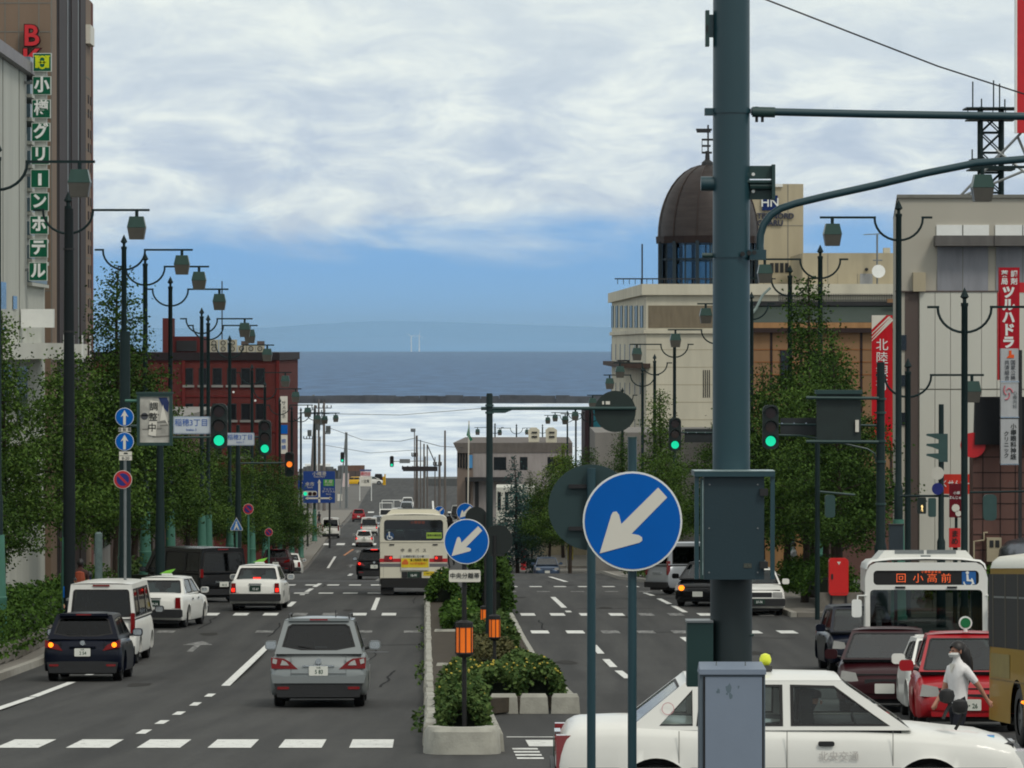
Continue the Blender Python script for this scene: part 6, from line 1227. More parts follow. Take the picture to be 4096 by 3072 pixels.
# brown building and dark awning block at the lower right
t, w, H, X, Z = frontbox('brown_building', 'brown tiled building with black upper block behind the gold bus', 'building', 3893, 4500, 146, 160, 1776, W_pinkb)
MB().box(-w, w, 0, 1.2, -1, H).build('wall', W_pinkb, t); MB().add([(X(3895), -.3, Z(1778)), (w, -.3, Z(1778)), (w, 1, Z(1778)), (X(3905), 1, Z(1778)), (X(3902), -.1, Z(1588)), (w, -.1, Z(1588)), (w, 1, Z(1588)), (X(3910), 1, Z(1588))], [(0, 3, 2, 1), (4, 5, 6, 7), (0, 1, 5, 4), (1, 2, 6, 5), (2, 3, 7, 6), (3, 0, 4, 7)]).build('roof', M_('black_slate', (28, 30, 33), rough=.7), t)
for k in range(7): MB().box(-w, w, -.012, 0, Z(1830 + k * 62), Z(1830 + k * 62) + .03).build('tile_joint', W_brown, t)
for sx in (3930, 4000, 4060): MB().box(X(sx), X(sx) + .03, -.012, 0, 0, H).build('tile_joint', W_brown, t)
MB().prism(circle(16, .42, X(3890), Z(1780)), -.2, -.1).build('round_red_sign', M_red, t); mb = MB().box(X(3945), X(4003), -.3, 0, Z(2245), Z(2150)).build('meter_box', W_beige, t)
for sx in (3955, 3978): MB().box(X(sx), X(sx + 16), -.32, -.3, Z(2188), Z(2160)).build('meter_window', M_dark, mb)
pp = MB(); pp.tube([(X(3895), -.1, Z(2300)), (X(3895), -.1, Z(2165)), (X(3935), -.1, Z(2160)), (X(3935), -.1, Z(2130)), (X(3950), -.1, Z(2130))], .03, 6); pp.build('gas_pipe', W_beige, t)
MB().lathe([(.9, 0), (.85, .3), (.6, .55), (.0, .7)], 14, (X(4085), -1.2, Z(2225))).build('shiny_canopy', M_('ribbed_metal', (120, 124, 130), rough=.25, metal=.8), t, True)
# small shop signs around there
def board(name, label, sx0, sx1, sy0, sy1, d, m, txt=None, tm=None, size=.3, cat='sign', post=True, **k):
    t = thing(name, label, cat, (kx((sx0 + sx1) / 2, d), d, gz(d))); w = (kx(sx1, d) - kx(sx0, d)) / 2; z0, z1 = kz(sy1, d) - gz(d), kz(sy0, d) - gz(d)
    b = MB().box(-w, w, 0, .08, z0, z1).build('board', m, t)
    if post: MB().cyl((0, .13, 0), (0, .13, z1), .045, n=8).build('post', M_pole, t)
    if txt: text(txt, size, (0, -.01, (z0 + z1) / 2), tm or M_inkW, b, 'lettering', bold=.02, **k)
    return t, b, z0, z1
board('shop_sign', 'wide red shop sign with white hiragana on the cream wall', 3765, 3892, 1897, 1976, 155.5, M_('coral_red', (206, 60, 48), rough=.5), 'ほくせんカード', M_inkW, .27, post=False, sx=.8)
t, b, z0, z1 = board('hanging_sign', 'dark red hanging banner with white lettering left of the dark lamp post', 3798, 3856, 1935, 2070, 131, M_('wine_red', (100, 16, 30), rough=.6), None)
text('小樽\nぱんじゅう', .10, (0, -.01, z1 - .35), M_inkW, b, 'lettering', line=1.4, bold=.01); MB().prism(circle(10, .12, -.03, z0 + .28), -.02, -.005).build('white_figure_patch', M_signwhite, b); MB().prism(circle(10, .09, .05, z0 + .12), -.02, -.005).build('white_figure_patch', M_signwhite, b)
board('hanging_sign', 'small bright red banner with black lettering below the dark red one', 3797, 3843, 2113, 2190, 131, M_('banner_red', (200, 50, 50), rough=.6), 'ま\nめ', M_ink, .22)
board('bank_sign', 'tall red bank sign with white stripes and characters behind the trees', 3487, 3570, 1261, 1800, 200, M_('bank_red', (190, 24, 36), rough=.45), None)
o = [x for x in bpy.data.objects if x.name == 'bank_sign'][0]; bo = [x for x in kids(o) if x.name.startswith('board')][0]
X = lambda sx: kx(sx, 200) - o.location.x
Z = lambda sy: kz(sy, 200) - gz(200)
MB().prism([(X(3487), Z(1261)), (X(3545), Z(1261)), (X(3487), Z(1318))], -.02, -.004).build('white_corner', M_signwhite, bo)
for a in (8, 20, 30): MB().prism([(X(3552 + a * .4), Z(1261 + a * .5)), (X(3558 + a * .6), Z(1263 + a * .5)), (X(3487), Z(1326 + a * 1.3)), (X(3487), Z(1322 + a * 1.3))], -.02, -.004).build('white_stripe', M_signwhite, bo)
for i, ch in enumerate('北陸銀行'): text(ch, .58, (X(3528), -.02, Z(1382 + i * 53)), M_inkW, bo, 'character')
# far right low buildings towards the harbour
def lowb(label, x0, x1, d0, d1, top, m, extra=None, name='building'):
    t, w, H, X, Z = frontbox(name, label, 'building', x0, x1, d0, d1, top, m); MB().box(-w, w, 0, d1 - d0, -3, H).build('wall', m, t)
    return t, w, H, X, Z
t, w, H, X, Z = lowb('low pale two storey building with flared roof corner by the flagpole', 1890, 2290, 470, 500, 1775, M_('pale_mauve_render', (150, 144, 142), rough=.8))
MB().add([(X(1812), -.1, H + .1), (w, -.2, H + .1), (w, 30, H + .1), (X(1850), 30, H + .1), (X(1832), -.05, H - 1.0), (w, -.1, H - .9), (w, 30, H - .9), (X(1870), 30, H - .9)], [(0, 1, 2, 3), (4, 7, 6, 5), (0, 4, 5, 1), (3, 7, 4, 0), (1, 5, 6, 2), (2, 6, 7, 3)]).build('roof', M_('brown_grey_fascia', (104, 98, 94), rough=.8), t)
MB().add([(X(1828), .5, -3), (X(1892), -.05, -3), (X(1892), 20, -3), (X(1828), 20, -3), (X(1828), .5, H - .9), (X(1892), -.05, H - .9), (X(1892), 20, H - .9), (X(1828), 20, H - .9)], [(0, 1, 5, 4), (3, 0, 4, 7)]).build('angled_wall', M_('tan_wall', (128, 114, 104), rough=.8), t)
for k in range(5): f = k / 5; MB().box(X(1830 + k * 11), X(1836 + k * 11), .38 - .1 * k, .5 - .1 * k, Z(1870 + k * 2), Z(1804 + k * 3)).build('window', W_glass, t)
MB().box(X(1874), X(1890), -.12, 0, Z(1872), Z(1820)).build('blue_poster', M_('poster_blue', (80, 140, 190), rough=.5), t)
for a, b in ((1975, 2025), (2080, 2110), (2190, 2265)): MB().box(X(a), X(b), -.03, 0, Z(1880), Z(1828)).build('window', W_glass, t)
MB().box(X(1860), X(2050), -1.5, 0, Z(1925), Z(1908)).build('dark_eave', M_dark, t); MB().box(X(1862), X(1880), -.1, 0, 0, Z(1925)).build('dark_opening', M_dark, t); MB().box(X(1900), X(1915), -.1, 0, 0, Z(1925)).build('dark_opening', M_dark, t)
for sx, sy0, sy1 in ((2115, 1712, 1770), (2185, 1712, 1775)):
    mb = MB(); mb.prism([(X(sx), Z(sy1)), (X(sx + 42), Z(sy1)), (X(sx + 44), Z(sy0 + 10)), (X(sx + 30), Z(sy0)), (X(sx + 10), Z(sy0)), (X(sx - 2), Z(sy0 + 10))], 2, 3.5); o = mb.build('roof_unit', W_stone, t); MB().box(X(sx + 12), X(sx + 34), 1.9, 2, Z(sy0 + 22), Z(sy0 + 16)).build('unit_slot', M_dark, o); MB().box(X(sx + 12), X(sx + 34), 1.9, 2, Z(sy0 + 40), Z(sy0 + 33)).build('unit_slot', M_dark, o)
lowb('teal blue gable wall between the lamp heads and the stone hotel', 2372, 2425, 420, 440, 1625, M_('teal_cladding', (40, 112, 128), rough=.6)); lowb('dark narrow building left of the teal gable', 2340, 2374, 418, 440, 1640, M_('dark_maroon_wall', (44, 32, 36), rough=.7))
lowb('grey shops behind the trees below the stone hotel', 2380, 3000, 300, 320, 1730, W_grey); lowb('beige ground floor wall seen under the trees beyond the crest', 2130, 2470, 372, 380, 2010, W_beige)
lowb('pink brown shopfront building under the right trees', 3330, 3600, 196, 214, 1960, W_pinkb); lowb('beige wall behind the trees right of the thick pole', 3040, 3330, 230, 240, 1800, M_('dull_ochre', (132, 100, 66), rough=.8))
t, w, H, X, Z = lowb('white shed with dark windows right of the far truck', 1985, 2140, 455, 465, 1950, W_cream)
for a in (1990, 2020, 2060): MB().box(X(a), X(a + 14), -.03, 0, Z(2040), Z(1968)).build('window', W_glass, t)
for i, (a, b, c_, d0, m, lab) in enumerate(((1040, 1210, 1900, 700, W_mansard, 'low green roofed quay shed behind the blue direction sign'), (880, 1060, 1860, 640, W_grey, 'grey warehouse hidden behind the left far tree'), (1395, 1450, 1868, 800, W_taupe, 'small dark quay office beyond the notice boards'), (1690, 1830, 1915, 760, M_('quay_grey', (90, 92, 92), rough=.8), 'dark low shed on the quay behind the utility poles'))):
    lowb(lab, a, b, d0, d0 + 12, c_, m)
t, b, z0, z1 = board('shop_sign', 'brown roof sign with pale letters beyond the far signal', 1388, 1455, 1862, 1884, 790, M_('brown_sign', (110, 84, 72), rough=.6), None)
# ------------------------------------------------------------------ street lamps
M_lens = mat('frosted_lens', (88, 86, 80), .35, var=.15, scale=2)
def make_lamp(s, base=True):          # s = +1 long arm to the right
    t = thing('street_lamp', '', 'street lamp')
    MB().lathe([(.27, 0), (.27, .12), (.235, .16), (.215, 1.4), (.225, 1.42), (.225, 1.5), (.205, 1.52), (.165, 3.0)], 20).build('base', M_base, t, True)
    MB().lathe([(.13, 3.0), (.13, 3.9), (.095, 4.0), (.085, 12.0), (.10, 12.02), (.10, 12.1)], 14).build('pole', M_pole, t, True)
    MB().lathe([(.05, 12.1), (.05, 12.2), (.12, 12.26), (.0, 12.52)], 4).build('finial', M_pole, t)
    arc = lambda q: [(q * (.72 - .72 * (1 - math.sin(a))) if False else q * .72 * math.cos(a), 0, 11.97 - .72 * math.sin(a) * .92) for a in [math.pi / 2 * k / 7 for k in range(8)]][::-1]
    MB().tube(arc(1) + [(s * 0 + .72, 0, 11.98)], .036, 6).build('curved_arm', M_pole, t, True); MB().tube(arc(-1) + [(-.72, 0, 11.98)], .036, 6).build('curved_arm', M_pole, t, True)
    MB().box(s * .68, s * 2.35, -.035, .035, 11.955, 12.02).build('long_arm', M_pole, t); MB().box(-s * .68, -s * 1.0, -.035, .035, 11.955, 12.02).build('short_arm', M_pole, t)
    MB().cyl((s * 1.98, 0, 11.96), (s * 1.98, 0, 11.78), .05, n=8).build('hanger', M_pole, t)
    def fr(z0, z1, a, b, m, nm, p): return MB().add([(s * 1.98 + x * a, y * a, z0) for x, y in ((-1, -1), (1, -1), (1, 1), (-1, 1))] + [(s * 1.98 + x * b, y * b, z1) for x, y in ((-1, -1), (1, -1), (1, 1), (-1, 1))], [(0, 3, 2, 1), (4, 5, 6, 7), (0, 1, 5, 4), (1, 2, 6, 5), (2, 3, 7, 6), (3, 0, 4, 7)]).build(nm, m, p)
    h_ = fr(11.48, 11.80, .27, .20, M_('lamp_green', (44, 70, 64), rough=.4, var=.08, coat=.2), 'lamp_hood', t); fr(11.14, 11.478, .205, .262, M_lens, 'lamp_lens', h_)
    return t
LL, LR = make_lamp(1), make_lamp(-1); used = set()
def put_lamp(src, u, d, label, rz=0, x=None, z=0):
    o = src if src.name not in used else dup(src); used.add(src.name); p = U(u, d, .1) if x is None else Vector((x, d, gz(d) + .1)); o.location = (p.x, p.y, p.z + z); o.rotation_euler = (0, 0, SROT + rz); o['label'] = label; o['group'] = 'double armed street lamps along both kerbs'
    return o
nth = ['nearest', 'second', 'third', 'fourth', 'fifth', 'sixth', 'seventh', 'eighth', 'ninth', 'tenth', 'eleventh', 'twelfth', 'thirteenth', 'fourteenth']
for i, d in enumerate((106, 127, 150.6, 162, 178, 203, 209, 232, 262, 283, 312, 340, 365, 410)): put_lamp(LL, -10.3 - (0 if d < 230 else 0), d, nth[i] + ' lamp post counted away from the camera along the left kerb')
for i, d in enumerate((108, 131, 157, 170, 190, 213, 231, 251, 265, 292, 326, 349, 420, 445)): put_lamp(LR, 15.65 if i == 0 else 14.1 if d < 230 else (13.1 if d < 400 else 14.4), d, nth[i] + ' lamp post counted away from the camera along the right kerb')
for i, (sx, d) in enumerate(((1980, 500), (2066, 520), (2170, 560))): put_lamp(LR, 0, d, ('left', 'middle', 'right')[i] + ' one of three distant lamp posts before the pale low building', x=kx(sx, d), z=-1.0)
o = put_lamp(LR, 0, 118, 'lamp post with low lantern beside the drugstore tenant signs', rz=math.pi * .93, x=kx(3858, 118), z=-3.1)
o = put_lamp(LL, 0, 136, 'thin lamp post left of the pedestrian signal, arm to the right', rz=0, x=kx(3632, 136), z=-4.6)
t = thing('utility_pole', 'thick near black pole in front of the hotel tower, behind the first left lantern', 'pole', (kx(276, 118), 118, gz(118))); MB().lathe([(.17, 0), (.16, 5), (.12, kz(835, 118) - gz(118))], 16).build('pole', mat('near_black_pole', (22, 30, 32), .6, spec=.2), t, True)
for q in (1000, 1330, 1700): MB().cyl((0, 0, kz(q, 118) - gz(118)), (0, 0, kz(q, 118) - gz(118) + .05), .155, n=14).build('pole_band', M_dark, t)
# ------------------------------------------------------------------ signals
def sig3(root, x, y, z, r=.15, lit='green', hood=True, vert=True, n=3, f=1, back=None):
    """three lens signal head facing the camera, centre (x,y,z)"""
    hb = MB(); w, p = r * 1.35, r * 2.35; ln = p * (n - 1) / 2 + r * 1.35
    hb.prism(rrect(x - (w if vert else ln), x + (w if vert else ln), z - (ln if vert else w), z + (ln if vert else w), r * .9, 4), y, y + .16); H_ = hb.build('signal_head', M_signal, root)
    for k in range(n):
        o = (1 - k) * p if n == 3 else (.5 - k) * p; cxx, czz = (x, z + o) if vert else (x - o, z)
        key = ('red', 'amber', 'green')[k] if vert else ('red', 'amber', 'green')[k]
        m = {'red': M_reddim, 'amber': M_ambdim, 'green': mat('unlit_green_lens', (14, 44, 38), .3)}[key]
        if key == lit: m = E_green if key == 'green' else E_orange
        MB().prism(circle(20, r * .86, cxx, czz), y - .012, y - .001).build('lens', m, H_)
        vs = []; q = 12
        for yy, rr in ((y, r * 1.12), (y - r * 1.5, r * 1.12)):
            for i in range(q + 1): a = -.25 + (math.pi + .5) * i / q; vs.append((cxx + rr * math.cos(a), yy if yy == y else y - r * 1.5 * (.25 + .75 * max(0, math.sin(a))), czz + rr * math.sin(a)))
        MB().add(vs, [(i, i + 1, q + 2 + i, q + 1 + i) for i in range(q)]).build('visor', M_signal, H_)
    return H_
def signal(label, sx, sy, d, r=.15, lit='green', polex=None, top=None, base=True, arm_sy=None, extra=None, arm_to=None, group='traffic signals'):
    px0 = kx(polex, d); t = thing('traffic_light', label, 'traffic light', (px0, d, gz(d)), 0, group); X = lambda q: kx(q, d) - px0; Z = lambda q: kz(q, d) - gz(d)
    if base: MB().lathe([(.16, 0), (.16, 2.4), (.15, 2.5), (.13 if d < 120 else .085, Z(top))], 14).build('pole', M_pole, t, True)
    a = arm_sy or sy; MB().tube([(0, 0, Z(a)), (X(sx), 0, Z(a - 2))], .035, 8).build('arm', M_green, t)
    sig3(t, X(sx), -.12, Z(sy), r, lit)
    return t, X, Z
def plateboard(t, X, Z, x0, x1, y0, y1, m, y=-.06, name='name_board'):
    return MB().prism(rrect(X(x0), X(x1), Z(y1), Z(y0), .03, 2), y, y + .03).build(name, m, t)
M_pbl = mat('pale_sign_blue', (150, 164, 182), .5, var=.05); M_bluet = mat('sign_letter_blue', (40, 90, 170), .5)
t, X, Z = signal('vertical signal lit green at the right end of the nearer place name board', 877, 1704, 112, .155, 'green', 500, 1325)
b = plateboard(t, X, Z, 694, 846, 1666, 1736, M_pbl); b.scale = (1, 1, 1); MB().prism(rrect(X(698), X(842), Z(1732), Z(1670), .02, 2), -.066, -.061).build('board_face', mat('board_pale', (190, 198, 206), .5, var=.04), b)
text('稲穂3丁目', .20, (X(766), -.07, Z(1692)), M_bluet, b, 'lettering', sx=.95); text('Inaho 3', .09, (X(766), -.07, Z(1719)), M_bluet, b, 'lettering')
t, X, Z = signal('vertical signal lit green at the right end of the farther place name board', 1060, 1750, 140, .150, 'green', 640, 1640)
b = plateboard(t, X, Z, 905, 1018, 1731, 1782, M_pbl); MB().prism(rrect(X(908), X(1015), Z(1779), Z(1734), .02, 2), -.066, -.061).build('board_face', MATS['board_pale'], b)
text('稲穂3丁目', .19, (X(961), -.07, Z(1750)), M_bluet, b, 'lettering', sx=.95); text('Inaho 3', .08, (X(961), -.07, Z(1769)), M_bluet, b, 'lettering')
t, X, Z = signal('vertical signal showing amber beside the last left tree', 1158, 1857, 205, .155, 'amber', 952, 1700, arm_sy=1853)
# pole with framed notice board and round signs
d = 109; px0 = kx(500, d); t = thing('notice_board', 'framed weathered poster board reading under adjustment', 'notice board', (px0, d, gz(d))); X = lambda q: kx(q, d) - px0; Z = lambda q: kz(q, d) - gz(d)
fr_ = MB(); 
for a in ((548, 690, 1574, 1586), (548, 690, 1770, 1782), (548, 560, 1586, 1770), (678, 690, 1586, 1770)): fr_.box(X(a[0]), X(a[1]), -.06, .06, Z(a[3]), Z(a[2]))
fr_.build('frame', M_green, t); MB().box(X(545), X(693), -.08, .08, Z(1576), Z(1568)).build('hood', M_green, t); MB().cyl((-.0, 0, Z(1603)), (X(548), 0, Z(1603)), .035, n=8).build('arm', M_base, t)
pb = MB().box(X(560), X(678), -.02, .02, Z(1770), Z(1586)).build('poster', mat('torn_poster', (176, 174, 166), .8, var=.35, scale=2.4), t)
vs = [(X(634), Z(1590)), (X(668), Z(1590)), (X(676), Z(1610)), (X(672), Z(1650)), (X(650), Z(1626))]; MB().prism(vs, -.03, -.021).build('poster_blue_patch', mat('poster_blue_dark', (24, 44, 92), .7), pb)
for (a, b_) in ((560, 1660), (600, 1688), (570, 1715), (640, 1700), (610, 1745)): MB().prism([(X(a), Z(b_)), (X(min(678, a + 78)), Z(b_ - 4)), (X(min(678, a + 76)), Z(b_ + 2)), (X(a), Z(b_ + 5))], -.026, -.021).build('poster_tear', mat('poster_grey_tear', (120, 118, 112), .8), pb)
MB().prism(circle(12, .09, X(578), Z(1665)), -.026, -.021).build('poster_dark_patch', M_seat, pb)
MB().prism([(X(645), Z(1650)), (X(652), Z(1618)), (X(662), Z(1655)), (X(676), Z(1705)), (X(660), Z(1680)), (X(640), Z(1684))], -.034, -.031).build('poster_star_patch', M_signwhite, pb)
st = MB().prism([(X(594), Z(1740)), (X(624), Z(1745)), (X(635), Z(1606)), (X(601), Z(1602))], -.045, -.035).build('paper_strip', M_signwhite, pb)
for ch, sx, sy in (('調', 616, 1628), ('整', 613, 1670), ('中', 609, 1712)): text(ch, .22, (X(sx), -.05, Z(sy)), M_ink, st, 'character', bold=.01)
d = 107; px0 = kx(497, d); t = thing('sign_post', 'pale post with two blue up arrow discs and a no parking disc', 'sign', (px0, d, gz(d))); X = lambda q: kx(q, d) - px0; Z = lambda q: kz(q, d) - gz(d)
MB().cyl((X(500), 0, 0), (X(500), 0, Z(1630)), .035, n=10).build('post', M_grey, t)
for sy in (1668, 1766): up_arrow(t, .225, -.07, X(499), Z(sy))
MB().box(X(474), X(524), -.06, -.04, Z(1727), Z(1711)).build('sub_plate', M_signwhite, t); q = MB().box(X(477), X(528), -.06, -.04, Z(1822), Z(1806)).build('sub_plate', M_signwhite, t); q2 = MB().box(X(477), X(528), -.06, -.04, Z(1841), Z(1824)).build('sub_plate', M_signwhite, t)
MB().prism([(X(494), Z(1816)), (X(513), Z(1816)), (X(510), Z(1810)), (X(498), Z(1810))], -.066, -.061).build('car_symbol', M_ink, q); text('8-20', .10, (X(503), -.064, Z(1833)), M_seat, q2, 'lettering'); text('自 転 車', .09, (X(499), -.064, Z(1719)), M_seat, t, 'lettering')
M_noblue = mat('no_parking_blue', (30, 40, 120), .45)
def nopark(t, r, y, cx_, cz_):
    MB().prism(circle(28, r, cx_, cz_), y, y + .02).build('disc_rim', M_signwhite, t); f = MB().prism(circle(28, r * .95, cx_, cz_), y - .004, y - .0005).build('disc_red', mat('sign_dull_red', (180, 34, 44), .45), t); MB().prism(circle(28, r * .68, cx_, cz_), y - .008, y - .0045).build('disc_blue', M_noblue, f)
    c, s = .7071 * r * .7, .7071 * r * .7; k = r * .09; MB().prism([(cx_ - c - k, cz_ + s - k), (cx_ - c + k, cz_ + s + k), (cx_ + c + k, cz_ - s + k), (cx_ + c - k, cz_ - s - k)], y - .012, y - .0085).build('disc_slash', MATS['sign_dull_red'], f)
nopark(t, .225, -.07, X(492), Z(1918))
for i, (sx, sy, d_, lab) in enumerate(((993, 2036, 165, 'no parking disc on the pale green post by the braking taxi'), (1075, 2129, 205, 'small no parking disc beside the far left lamp bases'))):
    t = thing('no_parking_sign', lab, 'sign', (kx(sx, d_), d_, gz(d_))); MB().cyl((0, 0, 0), (0, 0, kz(sy - 20, d_) - gz(d_)), .04, n=8).build('post', M_base, t); nopark(t, .20 if i == 0 else .19, -.06, 0, kz(sy, d_) - gz(d_))
t = thing('crossing_sign', 'blue five sided pedestrian crossing sign left of the no parking disc', 'sign', (kx(946, 160), 160, gz(160))); z = kz(2100, 160) - gz(160)
MB().cyl((0, 0, 0), (0, 0, z + .2), .04, n=8).build('post', M_base, t); MB().prism([(-.22, z - .2), (.22, z - .2), (.22, z - .12), (0, z + .28), (-.22, z - .12)], -.08, -.06).build('sign_edge', M_signwhite, t); f = MB().prism([(-.20, z - .185), (.20, z - .185), (.20, z - .12), (0, z + .25), (-.20, z - .12)], -.085, -.081).build('sign_face', mat('crossing_blue', (40, 110, 180), .45), t)
MB().prism([(-.10, z - .17), (-.06, z - .17), (0, z - .06), (.07, z - .17), (.11, z - .17), (.04, z + .0), (.03, z + .06), (-.03, z + .06), (-.04, z)], -.09, -.086).build('walker', M_signwhite, f); MB().prism(circle(8, .03, 0, z + .10), -.09, -.086).build('walker', M_signwhite, f)
# blue direction signs
d = 395; t = thing('direction_sign', 'big blue direction sign with white arrows over the far street', 'sign', (kx(1275, d), d, gz(d))); X = lambda q: kx(q, d) - t.location.x; Z = lambda q: kz(q, d) - gz(d)
M_dirb = mat('direction_blue', (14, 60, 134), .5, var=.08, scale=.8)
b = MB().prism(rrect(X(1213), X(1340), Z(2012), Z(1885), .06, 2), 0, .06).build('sign_panel', M_dirb, t)
for sx in (1230, 1318): MB().cyl((X(sx), .12, 0), (X(sx), .12, Z(1890)), .09, n=8).build('post', M_dark, t)
MB().box(X(1273), X(1281), -.02, -.002, Z(2010), Z(1930)).build('road_line', M_signwhite, b); MB().prism([(X(1270), Z(1932)), (X(1284), Z(1932)), (X(1277), Z(1916))], -.02, -.002).build('arrow_head', M_signwhite, b)
MB().box(X(1230), X(1326), -.02, -.001, Z(1996), Z(1990)).build('cross_line', M_signwhite, b); MB().prism([(X(1232), Z(2000)), (X(1232), Z(1986)), (X(1220), Z(1993))], -.02, -.002).build('arrow_head', M_signwhite, b); MB().prism([(X(1318), Z(2000)), (X(1318), Z(1986)), (X(1330), Z(1993))], -.02, -.002).build('arrow_head', M_signwhite, b)
MB().box(X(1293), X(1336), -.02, -.002, Z(1944), Z(1918)).build('green_field', mat('expressway_green', (60, 150, 60), .5), b)
for s_, sx, sy, sz in (('小樽港', 1277, 1896, .42), ('Otaru Port', 1277, 1907, .22), ('余市', 1239, 1938, .42), ('Yoichi', 1239, 1950, .2), ('札幌', 1314, 1928, .36), ('Sapporo', 1314, 1939, .2), ('フェリー', 1314, 1957, .26), ('ターミナル', 1314, 1967, .24), ('Ferry', 1314, 1977, .2)): text(s_, sz, (X(sx), -.03, Z(sy)), M_signwhite, b, 'lettering')
t = thing('lane_sign', 'small blue lane arrow sign half hidden left of the big direction sign', 'sign', (kx(1190, 400), 400, gz(400))); X = lambda q: kx(q, 400) - t.location.x; Z = lambda q: kz(q, 400) - gz(400)
b = MB().prism(rrect(X(1160), X(1214), Z(1957), Z(1922), .05, 2), 0, .06).build('sign_panel', M_dirb, t); MB().cyl((X(1165), .1, 0), (X(1165), .1, Z(1925)), .08, n=8).build('post', M_dark, t)
for sx in (1185, 1205): MB().box(X(sx), X(sx + 3), -.02, -.002, Z(1954), Z(1932)).build('lane_arrow', M_signwhite, b); MB().prism([(X(sx - 3), Z(1933)), (X(sx + 6), Z(1933)), (X(sx + 1.5), Z(1926))], -.02, -.002).build('lane_arrow', M_signwhite, b)
b = MB().box(X(1170), X(1222), -.1, -.05, Z(1990), Z(1962)).build('white_panel', M_pbl, t)
t = thing('traffic_light', 'horizontal white signal lit green overlapping the blue direction sign', 'traffic light', (kx(1238, 388), 388, gz(388)), 0, 'traffic signals'); X = lambda q: kx(q, 388) - t.location.x; Z = lambda q: kz(q, 388) - gz(388)
hb = MB().prism(rrect(X(1208), X(1268), Z(1985), Z(1964), .2, 4), 0, .2).build('signal_head', mat('signal_cream', (190, 190, 180), .5), t); MB().cyl((X(1160), .1, Z(1974)), (X(1210), .1, Z(1974)), .05, n=6).build('arm', M_grey, t)
for sx, m in ((1221, E_green), (1240, M_reddim), (1258, M_reddim)): MB().prism(circle(12, .17, X(sx), Z(1975)), -.03, -.002).build('lens', m, hb)
MB().cyl((X(1160), .1, 0), (X(1160), .1, Z(1970)), .1, n=8).build('pole', M_grey, t)
# far signals
for sx, sy, d_, lab, px_ in ((1369, 1829, 600, 'small distant signal lit green beside the leaning far pole', 1383), (1567, 1846, 560, 'small distant signal lit green above the far truck', 1700)):
    t = thing('traffic_light', lab, 'traffic light', (kx(px_, d_), d_, gz(d_)), 0, 'traffic signals'); X = lambda q: kx(q, d_) - t.location.x; Z = lambda q: kz(q, d_) - gz(d_); sig3(t, X(sx), 0, Z(sy), .19, 'green')
    MB().cyl((X(sx), .1, Z(sy)), (0, .1, Z(sy - 2)), .05, n=5).build('arm', M_grey, t); MB().cyl((0, .1, 0), (0, .1, Z(sy - (100 if sx == 1369 else 20))), .12, n=6).build('pole', M_grey, t)
    if sx == 1567: MB().box(X(1598), X(1640), 0, .1, Z(1853), Z(1836)).build('name_board', M_grey, t)
    else: MB().cyl((X(sx - 10), .1, 0), (X(sx + 12), .1, Z(sy - 72)), .09, n=5).build('leaning_brace', M_grey, t)
# signals at the right, lit green, with board backs
d = 122; t = thing('traffic_light', 'signal lit green between the thick pole and the first sign tree', 'traffic light', (kx(3523, d), d, gz(d)), 0, 'traffic signals'); X = lambda q: kx(q, d) - t.location.x; Z = lambda q: kz(q, d) - gz(d)
MB().lathe([(.22, 0), (.21, 1.2), (.17, 1.3), (.17, 2.4), (.16, 2.5), (.13, 2.6), (.11, Z(1448))], 16).build('pole', M_pole, t, True)
for sy in (1600, 1655, 1768, 1850, 2020): MB().cyl((0, 0, Z(sy)), (0, 0, Z(sy) + .06), .15, n=14).build('pole_band', M_green, t)
MB().tube([(0, 0, Z(1702)), (X(3084), 0, Z(1696))], .028, 8).build('upper_arm', M_green, t); MB().tube([(X(3505), 0, Z(1850)), (X(3500), 0, Z(1815)), (X(3470), 0, Z(1796)), (X(3330), 0, Z(1765)), (X(3200), 0, Z(1742)), (X(3100), 0, Z(1740))], .026, 8).build('lower_arm', M_green, t, True)
sig3(t, X(3082), -.1, Z(1708), .165, 'green')
MB().box(X(3122), X(3290), .0, .05, Z(1742), Z(1672)).build('board_back', mat('dark_board_back', (30, 36, 38), .6), t)
for sx in (3128, 3176, 3224, 3270): MB().cyl((X(sx), -.03, Z(1693)), (X(sx), -.045, Z(1693)), .02, n=6).build('bolt', M_chrome, t)
t = thing('square_sign', 'large square board seen from behind on two arms, right of the thick pole', 'sign', (kx(3523, 121), 121.3, gz(121))); X = lambda q: kx(q, 121.3) - t.location.x; Z = lambda q: kz(q, 121.3) - gz(121)
MB().box(X(3268), X(3445), .1, .2, Z(1775), Z(1560)).build('board', mat('dark_green_board', (26, 40, 38), .6, var=.15), t)
MB().box(X(3262), X(3450), .0, .3, Z(1576), Z(1560)).build('hood', M_green, t)
for sy in (1593, 1768): MB().cyl((X(3515), .0, Z(sy)), (X(3225), .0, Z(sy - 2)), .045, n=8).build('arm', M_green, t)
MB().box(X(3422), X(3436), .02, .09, Z(1728), Z(1680)).build('white_tag', M_signwhite, t)
d = 152; t = thing('traffic_light', 'signal lit green just left of the thick pole', 'traffic light', (kx(2900, d), d, gz(d)), 0, 'traffic signals'); X = lambda q: kx(q, d) - t.location.x; Z = lambda q: kz(q, d) - gz(d)
MB().cyl((0, 0, 0), (0, 0, Z(1650)), .1, n=10).build('pole', M_pole, t); MB().cyl((0, 0, Z(1731)), (X(2705), 0, Z(1730)), .03, n=8).build('arm', M_green, t); sig3(t, X(2700), -.1, Z(1737), .155, 'green')
MB().box(X(2738), X(2870), .02, .07, Z(1770), Z(1716)).build('board_back', MATS['dark_board_back'], t)
for sx in (2750, 2785, 2820): MB().cyl((X(sx), -.02, Z(1730)), (X(sx), -.035, Z(1730)), .022, n=6).build('bolt', M_chrome, t)
